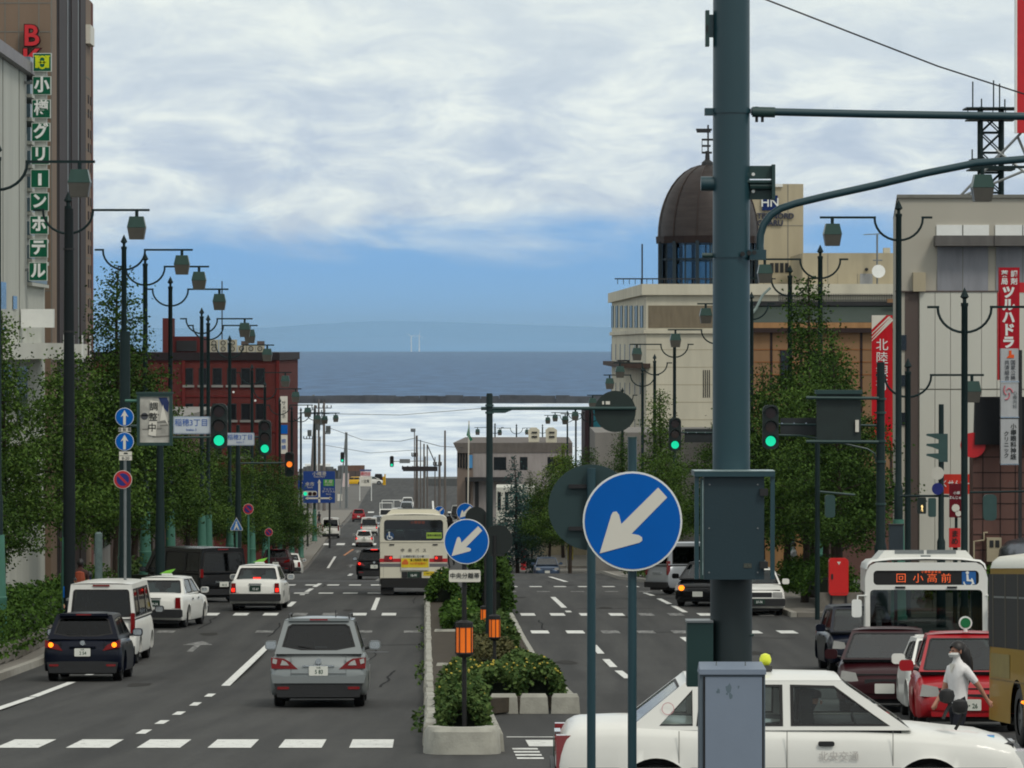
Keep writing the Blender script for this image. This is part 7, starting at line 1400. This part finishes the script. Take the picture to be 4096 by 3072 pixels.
# median pole with round board back
d = 103; t = thing('sign_pole', 'tall green pole on the median with round board on its arm', 'sign', (kx(1958, d), d, gz(d))); X = lambda q: kx(q, d) - t.location.x; Z = lambda q: kz(q, d) - gz(d)
MB().lathe([(.10, 0), (.085, 1.5), (.075, Z(1580)), (.06, Z(1573))], 14).build('pole', M_pole, t, True); MB().cyl((X(1924), 0, Z(1634)), (X(2545), 0, Z(1633)), .042, n=10).build('arm', M_green, t)
bd = MB().prism(circle(36, .485, X(2461), Z(1646)), .06, .10).build('round_board', mat('round_board_back', (24, 40, 36), .6, var=.2, scale=2), t); MB().box(X(2409), X(2416), .04, .05, Z(1618), Z(1605)).build('white_tag', M_signwhite, bd); MB().box(X(2423), X(2440), .04, .05, Z(1618), Z(1605)).build('white_tag', M_signwhite, bd)
MB().prism([(X(1968), Z(1640)), (X(2050), Z(1640)), (X(2020), Z(1652)), (X(1968), Z(1652))], -.03, .03).build('gusset', M_green, t)
for sy in (1626, 1655): MB().cyl((0, 0, Z(sy)), (0, 0, Z(sy) + .05), .1, n=12).build('pole_band', M_green, t)
# arrow signs and lanterns on the median
E_lant = mat('orange_lantern', (226, 112, 24), .4, emit=(255, 110, 20), es=.22)
def lantern(t, z, r, hgt):
    MB().cyl((0, 0, z), (0, 0, z + hgt), r, n=16).build('lantern_glow', E_lant, t, True); c = MB()
    for k in range(8): a = 6.283 * k / 8 + .2; c.box(r * 1.02 * math.cos(a) - .008, r * 1.02 * math.cos(a) + .008, r * 1.02 * math.sin(a) - .008, r * 1.02 * math.sin(a) + .008, z, z + hgt)
    c.build('lantern_bars', M_black, t); MB().lathe([(r * .6, -.05), (r * 1.08, 0), (r * 1.05, .02)], 14, (0, 0, z - .0)).build('lantern_foot', M_black, t); MB().lathe([(r * 1.05, 0), (r * 1.05, .07), (r * .4, .10)], 14, (0, 0, z + hgt)).build('lantern_cap', M_black, t)
def small_sign(label, sx, sy, d, back=False, base_sx=None, lan=None, sub=None, r=.30, offx=0):
    t = thing('arrow_sign' if not back else 'round_sign', label, 'sign', (kx(base_sx or sx, d), d, gz(d) + .25)); Z = lambda q: kz(q, d) - gz(d) - .25; X = lambda q: kx(q, d) - t.location.x
    MB().cyl((0, .03, 0), (0, .03, Z(sy) + .1), .032, n=10).build('post', M_black, t)
    if back: MB().prism(circle(32, r, X(sx), Z(sy)), .04, .06).build('sign_disc', mat('black_sign_back', (16, 26, 24), .6), t); MB().box(X(sx) - .14, X(sx) + .14, .02, .04, Z(sy) - .31, Z(sy) - .28).build('sign_rail', M_dark, t)
    else: arrow_sign(t, r, -.02, X(sx), Z(sy))
    if lan: lantern(t, Z(lan[1]), lan[2], Z(lan[0]) - Z(lan[1]))
    if sub:
        b = MB().prism(rrect(X(1796), X(1922), Z(2328), Z(2280), .02, 2), -.03, -.01).build('sub_plate', M_signwhite, t); text('中央分離帯', .082, (X(1859), -.035, Z(2304)), M_ink, b, 'lettering')
    return t
small_sign('round blue arrow sign on the median nose above a white characters plate', 1866, 2166, 57.9 + 2.4, base_sx=1857, lan=(2510, 2615, .115), sub=True, r=.31)
small_sign('black round sign back on the median right of the arrow sign', 1990, 2162, 86, True, base_sx=1978, lan=(2478, 2552, .11), r=.30)
small_sign('small black post with orange lantern on the median, left of the tall pole', 1905, 2072, 110, True, base_sx=1941, lan=(2438, 2504, .12), r=.28)
small_sign('farther round blue arrow sign half hidden behind black sign back', 1862, 2048, 143, base_sx=1862, r=.29); small_sign('most distant blue arrow sign showing above the bus roof corner', 1758, 2045, 262, r=.30)
# right side street furniture
t = thing('red_cabinet', 'bright red box standing in front of the right hedge', 'cabinet', (kx(3354, 137), 137.0, gz(137) + .1)); 
MB().prism(rrect(-.30, .30, .55, 1.70, .10, 4), -.22, .22).build('box_body', mat('post_red', (206, 28, 26), .45, var=.05, coat=.2), t); 
for s in (-1, 1): MB().box(s * .2, s * .26, -.15, .15, .0, .56).build('leg', M_dark, t)
MB().box(-.24, -.18, -.24, -.22, 1.05, 1.22).build('handle', M_dark, t); MB().prism([(-.06, 1.60), (.06, 1.60), (.0, 1.5)], -.228, -.221).build('white_mark', M_signwhite, t)
MB().box(-.27, .27, -.225, -.221, .62, .625).build('door_gap', M_dark, t)
for i, (sx, top, d_, ped) in enumerate(((3765, 1617, 128, 1),)):
    t = thing('traffic_light', 'side facing signal with three hooded lenses before the cream wall', 'traffic light', (kx(sx, d_), d_, gz(d_)), 0, 'traffic signals'); X = lambda q: kx(q, d_) - t.location.x; Z = lambda q: kz(q, d_) - gz(d_)
    MB().lathe([(.14, 0), (.12, 2.5), (.085, 2.6), (.075, Z(top))], 12).build('pole', M_pole, t, True)
    hd = MB().box(X(3756), X(3790), -.1, .12, Z(1848), Z(1735)).build('signal_head', mat('green_grey_housing', (48, 76, 74), .5), t)
    for sy in (1745, 1785, 1825): MB().prism([(X(3756), Z(sy + 14)), (X(3728), Z(sy + 4)), (X(3706), Z(sy - 2)), (X(3708), Z(sy - 10)), (X(3756), Z(sy - 12))], -.1, .1).build('visor', MATS['green_grey_housing'], hd)
    MB().cyl((X(3600), 0, Z(1984)), (X(3796), 0, Z(1984)), .035, n=8).build('arm', M_pole, t); pl_ = MB().prism(rrect(X(3670), X(3704), Z(2055), Z(1990), .03, 2), -.08, .1).build('pedestrian_head', M_signal, t)
    E_walk = mat('lit_walk_signal', (255, 220, 150), .4, emit=(255, 215, 140), es=1.0); MB().prism([(X(3683), Z(2046)), (X(3686), Z(2030)), (X(3683), Z(2026)), (X(3686), Z(2020)), (X(3689), Z(2020)), (X(3692), Z(2028)), (X(3689), Z(2031)), (X(3692), Z(2046)), (X(3689), Z(2046)), (X(3687), Z(2036))], -.09, -.081).build('walking_figure', E_walk, pl_)
    MB().prism(rrect(X(3714), X(3744), Z(2068), Z(1992), .04, 2), -.06, .1).build('pedestrian_head', MATS['green_grey_housing'], t)
    for sy, rr, mm in ((1893, 26, M_signwhite), (1955, 24, M_noblue)): o = MB().cyl((-.05, 0, 0), (-.03, 0, 0), rr / 17600 * d_, n=20).build('side_disc', mm, t); o.location = (X(3752), -.05, Z(sy)); o.rotation_euler = (0, 0, math.radians(68))
t = thing('traffic_light', 'signal seen from behind hanging on a thin arm at the right', 'traffic light', (kx(4230, 125), 125, gz(125)), 0, 'traffic signals'); X = lambda q: kx(q, 125) - t.location.x; Z = lambda q: kz(q, 125) - gz(125)
MB().cyl((0, 0, 0), (0, 0, Z(1900)), .1, n=10).build('pole', M_pole, t); MB().cyl((0, 0, Z(1963)), (X(3880), 0, Z(1970)), .03, n=8).build('arm', M_pole, t); MB().prism(rrect(X(3933), X(3987), Z(2082), Z(1978), .12, 4), -.05, .12).build('signal_back', MATS['green_grey_housing'], t)
t = thing('traffic_light', 'small pedestrian signal seen side on under the right tree', 'traffic light', (kx(3270, 134), 134, gz(134)), 0, 'traffic signals'); X = lambda q: kx(q, 134) - t.location.x; Z = lambda q: kz(q, 134) - gz(134)
MB().cyl((0, 0, 0), (0, 0, Z(1720)), .075, n=10).build('pole', M_pole, t); MB().cyl((0, 0, Z(1966)), (X(3420), 0, Z(1980)), .035, n=8).build('arm', M_green, t); MB().prism(rrect(X(3300), X(3340), Z(2070), Z(1980), .08, 3), -.1, .12).build('signal_side', MATS['green_grey_housing'], t)
t = root_at('junction_box', 'dark box fixed on the tall lamp post above the white city bus', 'box', kx(3585, 128), 128); MB().box(-.2, .2, -.1, .2, kz(2230, 128) - gz(128), kz(2100, 128) - gz(128)).build('box', mat('slate_box', (38, 50, 58), .5), t); MB().box(-.22, .22, -.12, .22, kz(2101, 128) - gz(128), kz(2096, 128) - gz(128)).build('box_lid', M_dark, t); MB().cyl((0, .1, 0), (0, .1, kz(2230, 128) - gz(128)), .05, n=8).build('stand', M_pole, t)
# posts with blue stickers on the left pavement
for i, (sx, sy, d_, lab) in enumerate(((394, 2135, 112, 'grey concrete looking post left of the lamp base with the blue sticker'), (262, 2150, 118, 'dark green post beside the pedestrians at the left'))):
    t = thing('green_post', lab, 'post', (kx(sx, d_), d_, gz(d_))); MB().lathe([(.10, 0), (.095, kz(sy, d_) - gz(d_)), (.05, kz(sy, d_) - gz(d_) + .04)], 14).build('post', (mat('weathered_grey_green', (92, 110, 108), .7, var=.3, scale=8), M_base)[i], t, True); MB().box(-.05, .05, -.12, -.10, 1.2, 1.5).build('sticker', M_blue if i else M_pbl, t)
for i, (sx, d_) in enumerate(((470, 126.6), (780, 150.2))):
    t = thing('post_sticker', ('blue and white sticker on the lamp base over the taxis', 'small blue notice on the lamp base behind the black minivan')[i], 'sticker', (U(-10.3, (127, 150.6)[i]).x, d_, gz(d_) + 1.95)); MB().box(-.10, .10, -.02, 0, -.16, .16).build('sticker_sheet', M_signwhite, t); MB().prism(circle(12, .07, 0, .03), -.026, -.021).build('sticker_dot', M_blue, t)
# ------------------------------------------------------------------ utility poles and far clutter
M_cp = mat('concrete_pole', (104, 98, 94), .85, var=.15, scale=1)
def upole(label, sx, sytop, d, r0=.2, arms=(), tr=(), lean=0., m=M_cp):
    t = thing('utility_pole', label, 'utility pole', (kx(sx, d), d, gz(d)), 0, 'utility poles by the harbour'); X = lambda q: kx(q, d) - t.location.x; Z = lambda q: kz(q, d) - gz(d)
    MB().cyl((0, 0, -.5), (lean, 0, Z(sytop)), r0, r0 * .6, 10).build('pole', m, t)
    for a, b, sy in arms:
        q = MB().box(X(a), X(b), -.06, .06, Z(sy) - .05, Z(sy) + .05).build('crossarm', M_dark, t)
        for k in range(4): x = lerp(X(a), X(b), k / 3); MB().cyl((x, 0, Z(sy)), (x, 0, Z(sy) + .35), .07, n=5).build('insulator', M_dark, q)
    for sx2, sy2, s in tr: MB().cyl((X(sx2), -.1, Z(sy2)), (X(sx2), -.1, Z(sy2) + .95 * s), .32 * s, n=10).build('transformer', M_('transformer_grey', (88, 92, 92), rough=.6), t)
    return t
upole('left leaning utility pole of the cluster above the blue sign', 1240, 1620, 600, .26, ((1225, 1262, 1640), (1215, 1250, 1755)), ((1238, 1745, .9),), .7)
upole('thin grey pole second in the cluster above the blue sign', 1262, 1640, 620, .18, ((1248, 1275, 1632),)); upole('tallest pole in the middle of the cluster above the blue sign', 1275, 1598, 590, .20, ((1258, 1300, 1608), (1260, 1300, 1650)), ((1272, 1720, 1), (1286, 1700, 1)))
upole('rightmost pole of the cluster with a drum transformer', 1296, 1608, 580, .24, ((1275, 1325, 1632), (1296, 1320, 1735)), ((1313, 1732, 1.0),)); upole('slim dark pole beside the far left signal', 1388, 1730, 600, .12, (), (), 0, M_grey)
upole('thick pole left in the row right of the bus', 1667, 1742, 430, .17, ((1610, 1672, 1878), (1648, 1670, 1825)), ()); upole('second thick pole in the row right of the bus', 1658, 1725, 520, .10, ((1645, 1660, 1726),), ()); upole('thin dark pole third in the row right of the bus', 1682, 1760, 440, .09); upole('pale pole fourth in the row right of the bus', 1696, 1775, 445, .13)
upole('dark pole fifth in the row with a slanted stay', 1709, 1778, 450, .11); upole('short dark pole sixth in the row', 1740, 1828, 430, .08); upole('stout pale pole seventh in the row', 1758, 1818, 420, .16, ((1735, 1765, 1862),)); upole('tallest brown pole at the right of the row', 1780, 1722, 410, .14)
t = [o for o in bpy.data.objects if o.get('label', '').startswith('dark pole fifth')][0]; MB().cyl((0, 0, kz(1780, 450) - gz(450)), (kx(1740, 450) - t.location.x, 0, kz(1850, 450) - gz(450)), .06, n=6).build('stay', M_dark, t)
o = MB().box(kx(1612, 428), kx(1750, 428), 428, 428.2, kz(1885, 428), kz(1866, 428)).build('gantry_sign', mat('dark_gantry', (44, 40, 42), .7)); tag(o, 'dark horizontal boards across the pole row right of the bus', 'sign')
o = MB().box(kx(1398, 560), kx(1580, 560), 560, 560.01, 1, 1.01).build('tmp', M_dark); bpy.data.objects.remove(o)
wi = 0
for pts, lab in (([W(1160, 1652, 560), W(1600, 1660, 560), W(1950, 1632, 480)], 'wire crossing the water from the pole cluster to the median pole'), ([W(1313, 1710, 580), W(1450, 1760, 560), W(1600, 1765, 520), W(1670, 1750, 430)], 'sagging wire between the cluster and the row of poles'), ([W(1296, 1780, 580), W(1480, 1812, 560), W(1660, 1800, 520)], 'lower sagging wire over the far street'), ([W(1667, 1760, 430), W(1760, 1785, 415), W(1850, 1790, 470)], 'wire from the thick pole to the low building')):
    o = MB().tube(pts, .035, 4).build('overhead_wire', M_dark); tag(o, lab, 'wire')
t = thing('flagpole', 'pale flagpole with a limp green flag before the low building', 'flagpole', (kx(1870, 420), 420, gz(420))); MB().cyl((0, 0, 0), (kx(1876, 420) - kx(1870, 420), 0, kz(1683, 420) - gz(420)), .07, n=6).build('pole', M_signwhite, t)
z = lambda sy: kz(sy, 420) - gz(420); MB().prism([(.13, z(1690)), (.18, z(1700)), (.26, z(1742)), (.5, z(1758)), (.3, z(1765)), (-.1, z(1740)), (.05, z(1715))], -.06, .04).build('flag', mat('flag_green', (30, 110, 80), .8), t)
# boards at the harbour end
t, b, z0, z1 = board('notice_board', 'tall white and pink standing board left of the yellow car', 1369, 1396, 1893, 1947, 640, M_('pinkish_board', (206, 190, 188), rough=.7), None, post=True)
t, b, z0, z1 = board('notice_board', 'white framed notice board with an exclamation mark at the harbour end', 1440, 1484, 1908, 1945, 640, M_signwhite, '! 注意', M_ink, .55, post=False, sx=.8)
for s in (-1, 1): MB().cyl((s * .85, .1, 0), (s * .85, .1, z1), .06, n=6).build('leg', M_white, t)
b2 = MB().box(-.75, .75, 0, .06, z1 + .1, z1 + .8).build('upper_board', M_('pink_lettered', (200, 170, 172), rough=.7), t); MB().box(-.85, .85, -.02, .06, z1 + .85, z1 + 1.1).build('blue_strip', mat('strip_blue', (70, 80, 120), .6), t); text('通行止', .5, (0, -.02, z1 + .45), M_red, b2, 'lettering')
o = MB().box(kx(1350, 640), kx(1368, 640), 640, 640.2, gz(640), gz(640) + 1.0).build('low_barrier', M_signwhite); tag(o, 'low white barrier left of the pink board', 'barrier')
for i, (sx, sx2, sy) in enumerate(((1438, 1468, 1801), (1457, 1487, 1834), (1450, 1484, 1853))):
    pass
t = thing('mooring_boat', 'small dark fishing boat behind the quay left of the far signal', 'boat', (kx(1300, 856), 858, 0), 0)
MB().add([(-5, -1, 0), (6, -1, 0), (6, 1, 0), (-5, 1, 0), (-6, -1.2, 1.6), (7.5, -.2, 2.4), (7.5, .2, 2.4), (-6, 1.2, 1.6)], [(0, 1, 5, 4), (1, 2, 6, 5), (2, 3, 7, 6), (3, 0, 4, 7), (4, 5, 6, 7)]).build('hull', M_('boat_grey', (70, 78, 84), rough=.6), t); MB().box(-4, 1, -.9, .9, 1.7, 4.2).build('wheelhouse', M_white, t); MB().cyl((-1, 0, 4), (-1, 0, 9.5), .09, n=5).build('mast', M_dark, t)
mb = MB(); random.seed(12)
for k in range(26): x = kx(1200 + k * 8, 845) + RU(-1, 1); q = RU(.5, 2.6); mb.box(x, x + RU(.5, 3), 840 + RU(0, 5), 846, gz(845), gz(845) + q)
o = mb.build('quay_clutter', M_('quay_clutter_grey', (96, 98, 98), rough=.8, var=.3)); tag(o, None, None, kind='stuff')
t = thing('white_railing', 'white pipe rail frame above the small far truck', 'railing', (kx(1575, 600), 600, gz(600))); r_ = MB()
for a in (-1.6, 0, 1.6): r_.cyl((a, 0, 0), (a, 0, 1.1), .05, n=5)
r_.cyl((-1.6, 0, 1.1), (1.6, 0, 1.1), .05, n=5); r_.build('rail', M_white, t)
for i, sx in enumerate((1534, 1540)): t = thing('bollard', ('left', 'right')[i] + ' of two yellow bollards at the quay edge', 'bollard', (kx(sx, 770), 770, gz(770)), 0, 'yellow bollards at the quay edge'); MB().cyl((0, 0, 0), (0, 0, 1.5 + .4 * i), .13, n=8).build('post', P_yellow, t)
# small street things beyond the crest at the right
t = thing('post_box', 'red pillar post box beyond the crest left of the blue car', 'post box', (kx(2094, 330), 330, gz(330) + .1)); MB().lathe([(.2, 0), (.2, .9), (.26, .95), (.26, 1.5), (.1, 1.6)], 12).build('pillar', M_red, t, True); MB().box(-.12, .12, -.27, -.24, 1.25, 1.32).build('slot', M_dark, t)
t = thing('banner_flag', 'yellow and white banner flag on the pavement beyond the crest', 'banner', (kx(2268, 320), 320, gz(320) + .1)); MB().cyl((0, 0, 0), (0, 0, 2.6), .03, n=5).build('pole', M_white, t); MB().box(0, .45, -.01, .01, .9, 2.5).build('cloth', mat('yellow_cloth', (210, 196, 90), .8, var=.3), t)
for i, (sx, d_) in enumerate(((1850, 440), (1760, 470))):
    c = hatch('compact_car', ('grey hatchback parked nose out left of the far low building', 'dark estate parked among the poles right of the bus')[i], (P_dkgrey, P_black)[i], L=4.2, W=1.7, H=1.55, num=''); place(c, kx(sx, d_) + TH * d_, d_, 160)
c = boxvan('delivery_truck', 'white truck cab parked by the low building beyond the poles', P_white, L=5.2, W=1.9, H=2.6, num='', nose=.3, cat='truck', gl=G_dark); place(c, kx(1850, 480) + TH * 480, 480, 170)
for sx, d_, m_, lab, hd in ((1905, 395, P_lightsilver, 'pale silver car parked right of the far pole row', 178), (1985, 372, P_dkgrey, 'graphite car parked at the kerb before the white shed', 175), (1630, 600, P_white, 'tiny white car at the far end of the street by the pole row', 180), (1690, 500, P_blue, 'bluish car half hidden behind the far pole row', 180)):
    c = hatch('compact_car', lab, m_, L=4.1, W=1.7, H=1.5, num=''); place(c, kx(sx, d_) + TH * d_, d_, hd)
# ------------------------------------------------------------------ people
def skin_body(segs, mats, parent, name='body'):
    """segs: list of (p0, r0, p1, r1, mat index, parent index); one continuous skinned surface"""
    vs, es, rs = [], [], []; idx = {}
    def vid(p, r):
        k = tuple(round(c, 4) for c in p)
        if k not in idx: idx[k] = len(vs); vs.append(k); rs.append(r)
        return idx[k]
    for p0, r0, p1, r1, mi in segs: es.append((vid(p0, r0), vid(p1, r1)))
    me = bpy.data.meshes.new(name); me.from_pydata(vs, es, []); o = bpy.data.objects.new(name, me); COL.objects.link(o)
    sk = o.modifiers.new('s', 'SKIN'); sd = o.modifiers.new('d', 'SUBSURF'); sd.levels = 1; sd.render_levels = 1
    if not me.skin_vertices: me.skin_vertices.new()
    for i, v in enumerate(me.skin_vertices[0].data): v.radius = (rs[i] if isinstance(rs[i], tuple) else (rs[i], rs[i])); v.use_root = (i == 0)
    dg = bpy.context.evaluated_depsgraph_get(); nm = bpy.data.meshes.new_from_object(o.evaluated_get(dg)); bpy.data.objects.remove(o)
    nm.materials.clear()
    for m in mats: nm.materials.append(m)
    sv = [(Vector(a), Vector(b), mi, (ra if not isinstance(ra, tuple) else max(ra))) for a, ra, b, rb, mi in segs]
    for f in nm.polygons:
        c = f.center; best = None
        for a, b, mi, r in sv:
            ab = b - a; tt = max(0, min(1, (c - a).dot(ab) / max(1e-9, ab.length_squared))); dd = (c - a - ab * tt).length - r
            if best is None or dd < best[0]: best = (dd, mi)
        f.material_index = best[1]; f.use_smooth = True
    q = bpy.data.objects.new(name, nm); COL.objects.link(q); q.parent = parent
    return q
M_skin = mat('skin', (176, 126, 104), .6, var=.06); M_hair = mat('black_hair', (20, 15, 14), .5, var=.3, scale=20, streak=.2); M_mask = mat('white_mask', (206, 206, 202), .8)
def person(label, x, d, heading, H=1.65, top=(220, 220, 215), leg=(20, 24, 34), walk=.22, longhair=False, mask=False, arm=None, shorts=False, z=.1, sleeve='short', group=None):
    t = thing('person', label, 'person', (x, d, gz(d) + z), math.radians(heading), group); s = H / 1.65
    mt = mat('cloth_%d_%d_%d' % top, top, .85, var=.12, scale=6); ml = mat('cloth_%d_%d_%d' % leg, leg, .85, var=.12, scale=6)
    P = lambda *a: tuple(c * s for c in a)
    w = walk; segs = []
    hipz = .86; S_ = lambda a, ra, b, rb, mi: segs.append((P(*a), ra * s if not isinstance(ra, tuple) else tuple(q * s for q in ra), P(*b), rb * s if not isinstance(rb, tuple) else tuple(q * s for q in rb), mi))
    pel = (0, 0, .90); S_(pel, (.15, .125), (0, .0, 1.02), (.135, .115), 0); S_((0, 0, 1.02), (.135, .115), (0, .01, 1.2), (.15, .13), 0); S_((0, .01, 1.2), (.15, .13), (0, 0, 1.33), (.135, .11), 0); S_((0, 0, 1.33), (.135, .11), (0, .0, 1.43), .06, 0); S_((0, 0, 1.43), .06, (0, .02, 1.5), .056, 2)
    S_((0, .02, 1.5), .056, (0, .03, 1.575), (.075, .092), 2); S_((0, .03, 1.575), (.075, .092), (0, .025, 1.62), (.05, .06), 2)
    for sd, ph in ((-1, 1), (1, -1)):
        hp = (sd * .085, 0, .86); kn = (sd * .09, w * .55 * ph + .03, .47); an = (sd * .09, w * ph - (.08 if ph < 0 else 0), .07 + (.05 if ph < 0 and w > .1 else 0)); to = (sd * .095, an[1] + .14, .035 + (.0 if ph > 0 else .0))
        S_(pel, (.15, .125), hp, .10, 1); S_(hp, .10, kn, .066, 1); S_(kn, .066, an, .042, 2 if shorts else 1); S_(an, .042, to, .035, 3)
        sh = (sd * .165, 0, 1.335); 
        if arm and sd == arm[0]: el, ha = arm[1], arm[2]
        else: el = (sd * .21, -w * .4 * ph * -1 * -1, 1.08); ha = (sd * .22, -w * .8 * ph + .08, .88)
        S_((0, 0, 1.33), (.135, .11), sh, .062, 0); md = tuple(lerp(a, b, .6) for a, b in zip(sh, el)); S_(sh, .062, md, .052, 0); S_(md, .052, el, .036, 0 if sleeve == 'long' else 2); S_(el, .036, tuple(lerp(a, b, .85) for a, b in zip(el, ha)), .026, 0 if sleeve == 'long' else 2); S_(tuple(lerp(a, b, .85) for a, b in zip(el, ha)), .026, ha, .034, 2)
        hd = Vector(ha) - Vector(el); hd.normalize(); side = Vector((0, 1, 0)).cross(hd); side = side.normalized() if side.length > .1 else Vector((1, 0, 0))
        pv = hd.cross(side).normalized()
        for k in range(4): b0 = Vector(ha) + pv * (-.024 + .016 * k); e0 = b0 + hd * (.075 - .008 * abs(k - 1.3)) + side * .015; S_(ha, .034, tuple(e0), .008, 2)
        S_(ha, .034, tuple(Vector(ha) + pv * -.05 + hd * .03), .009, 2)
    skin_body(segs, [mt, ml, M_skin, M_dark], t)
    c = (0, .02 * s, 1.565 * s)
    hair = MB(); vs = []; n, mrows = 14, 8
    for j in range(mrows + 1):
        ph = math.pi * .62 * j / mrows
        for k in range(n):
            a = 6.283 * k / n; front = max(0, math.sin(a)); ph2 = ph * (1 - .42 * front); r = .102 * s
            vs.append((c[0] + r * .92 * math.sin(ph2) * math.cos(a), c[1] - .012 * s + r * 1.08 * math.sin(ph2) * math.sin(a), c[2] + .012 * s + r * 1.12 * math.cos(ph2)))
    hair.add(vs, [(j * n + k, j * n + (k + 1) % n, (j + 1) * n + (k + 1) % n, (j + 1) * n + k) for j in range(mrows) for k in range(n)])
    if longhair: hair.tube([(0, -.01 * s, 1.63 * s), (0, -.05 * s, 1.55 * s), (0, -.09 * s, 1.44 * s), (.01, -.125 * s, 1.32 * s), (.015, -.13 * s, 1.2 * s), (.02, -.12 * s, 1.12 * s)], [.075 * s, .098 * s, .1 * s, .088 * s, .065 * s, .03 * s], 12)
    hair.build('hair', M_hair, t, True, 80)
    MB().lathe([(.004, .012), (.014, 0), (.016, -.02), (.006, -.03)], 6, (0, .118 * s, 1.545 * s)).build('nose', M_skin, t, True)
    for sd in (-1, 1): MB().lathe([(.004, .008), (.010, 0), (.004, -.008)], 6, (sd * .032 * s, .103 * s, 1.572 * s)).build('eye', M_dark, t); MB().lathe([(.008, .03), (.015, .01), (.012, -.02), (.005, -.03)], 6, (sd * .078 * s, .02 * s, 1.56 * s)).build('ear', M_skin, t)
    if mask:
        n = 9; vs = []
        for z_, rr in ((1.545, .103), (1.52, .122), (1.485, .105)):
            for k in range(n): a = math.radians(20 + 140 * k / (n - 1)); vs.append((rr * s * .78 * math.cos(a), .02 * s + rr * s * math.sin(a) * (1.0 if 2 < k < 6 else .95), z_ * s))
        MB().add(vs, [(j * n + k, j * n + k + 1, (j + 1) * n + k + 1, (j + 1) * n + k) for j in (0, 1) for k in range(n - 1)]).build('face_mask', M_mask, t, True)
    else: MB().box(-.02 * s, .02 * s, .108 * s, .114 * s, 1.512 * s, 1.52 * s).build('mouth', mat('lips', (140, 70, 66), .6), t)
    return t
p = person('woman in white shirt and mask, long dark hair, walking before the red car', kx(3835, 53), 53, 118, 1.60, (228, 226, 224), (16, 18, 32), .16, True, True, arm=(-1, (-.21, -.17, 1.12), (-.21, -.31, .92)), z=-.02); p['category'] = 'person'
MB().add([(-.05, .095, 1.36), (.05, .095, 1.36), (0, .115, 1.24)], [(0, 1, 2)]).build('collar', M_signwhite, p)
person('person in pale yellow shirt at the left under the dark tree', kx(293, 118), 118, 170, 1.62, (206, 200, 130), (44, 58, 84), .1, sleeve='long')
q = person('person with an orange backpack standing under the left tree', kx(320, 122), 122, 10, 1.75, (60, 34, 30), (60, 44, 40), .08); q.location.z += .25
bp = MB().lathe([(.03, 0), (.15, .03), (.16, .25), (.13, .42), (.03, .46)], 10).build('backpack', mat('orange_brown_cloth', (140, 62, 34), .8)); tag(bp, 'orange brown backpack worn by the person under the left tree', 'backpack'); bp.location = (q.location.x, q.location.y - .2, q.location.z + 1.0); bp.scale = (1, .6, 1)
person('person in dark blue jacket beside the backpack wearer', kx(357, 124), 124, 20, 1.6, (24, 40, 86), (26, 34, 60), .08, sleeve='long')
person('person in pale shirt waiting on the far left pavement', kx(1221, 500), 500, 150, 1.72, (190, 186, 180), (40, 44, 56), .12, z=.15); person('person in dark top and bare legs on the far pavement by the sign post', kx(1276, 478), 478, 40, 1.7, (30, 30, 36), (34, 32, 36), .12, shorts=True, z=.15)
person('dark dressed person beyond the bus and above the median signs', kx(1787, 300), 300, 30, 1.7, (26, 26, 34), (24, 24, 30), .18, sleeve='long', z=.6); person('second dark dressed person near the far arrow sign', kx(1815, 320), 320, 160, 1.7, (40, 34, 34), (30, 30, 34), .15, z=.6)
person('person in white shirt behind the right hedge under the trees', kx(3176, 166), 166, 100, 1.68, (206, 208, 212), (50, 54, 70), .15, z=.2)
# steel guard and utility box on the left pavement
t = thing('utility_box', 'dark blue grey utility box beside the left pedestrians', 'cabinet', (kx(340, 116), 116, gz(116) + .14)); MB().box(-.45, .45, -.2, .2, 0, 1.05).build('body', mat('blue_grey_box', (44, 58, 70), .6), t); MB().box(-.48, .48, -.23, .23, 1.05, 1.1).build('lid', M_grey, t)

# taxi driver, seated behind the wheel on the right hand side of the crossing taxi
tx = TAXI.location; t = thing('person', 'driver seated inside the crossing white taxi, dark jacket and cap', 'person', (tx.x + .22, tx.y - .34, tx.z), math.radians(-90))
S2 = [((0, 0, .62), (.16, .13), (0, -.05, .9), (.15, .12), 0), ((0, -.05, .9), (.15, .12), (0, -.06, 1.0), (.14, .1), 0), ((0, -.06, 1.0), (.14, .1), (0, -.05, 1.09), .06, 0), ((0, -.05, 1.09), .06, (0, -.02, 1.15), .055, 2), ((0, -.02, 1.15), .055, (0, .0, 1.225), (.075, .09), 2), ((0, 0, 1.225), (.075, .09), (0, 0, 1.27), (.05, .06), 2)]
for s in (-1, 1): S2 += [((0, -.06, 1.0), (.14, .1), (s * .17, -.05, 1.0), .06, 0), ((s * .17, -.05, 1.0), .06, (s * .2, .12, .84), .045, 0), ((s * .2, .12, .84), .045, (s * .15, .36, .94), .032, 0), ((s * .15, .36, .94), .032, (s * .14, .40, .96), .035, 2)]
skin_body(S2, [mat('driver_jacket', (40, 44, 54), .8), M_dark, M_skin, M_dark], t)
MB().lathe([(.105, -.01), (.108, .03), (.09, .06), (.02, .08)], 12, (0, -.01, 1.25)).build('cap', mat('driver_cap', (30, 32, 40), .7), t, True); MB().lathe([(.004, .012), (.014, 0), (.006, -.03)], 6, (0, .095, 1.20)).build('nose', M_skin, t)
MB().tube([(.0 + .18 * math.cos(i * .4488), .44 - .04 * math.sin(i * .4488), .93 + .15 * math.sin(i * .4488)) for i in range(15)], .014, 6).build('steering_wheel', M_dark, TAXI)
for o in kids(TAXI):
    if o.name.startswith('steering_wheel'): o.location = (.34, .22, 0)
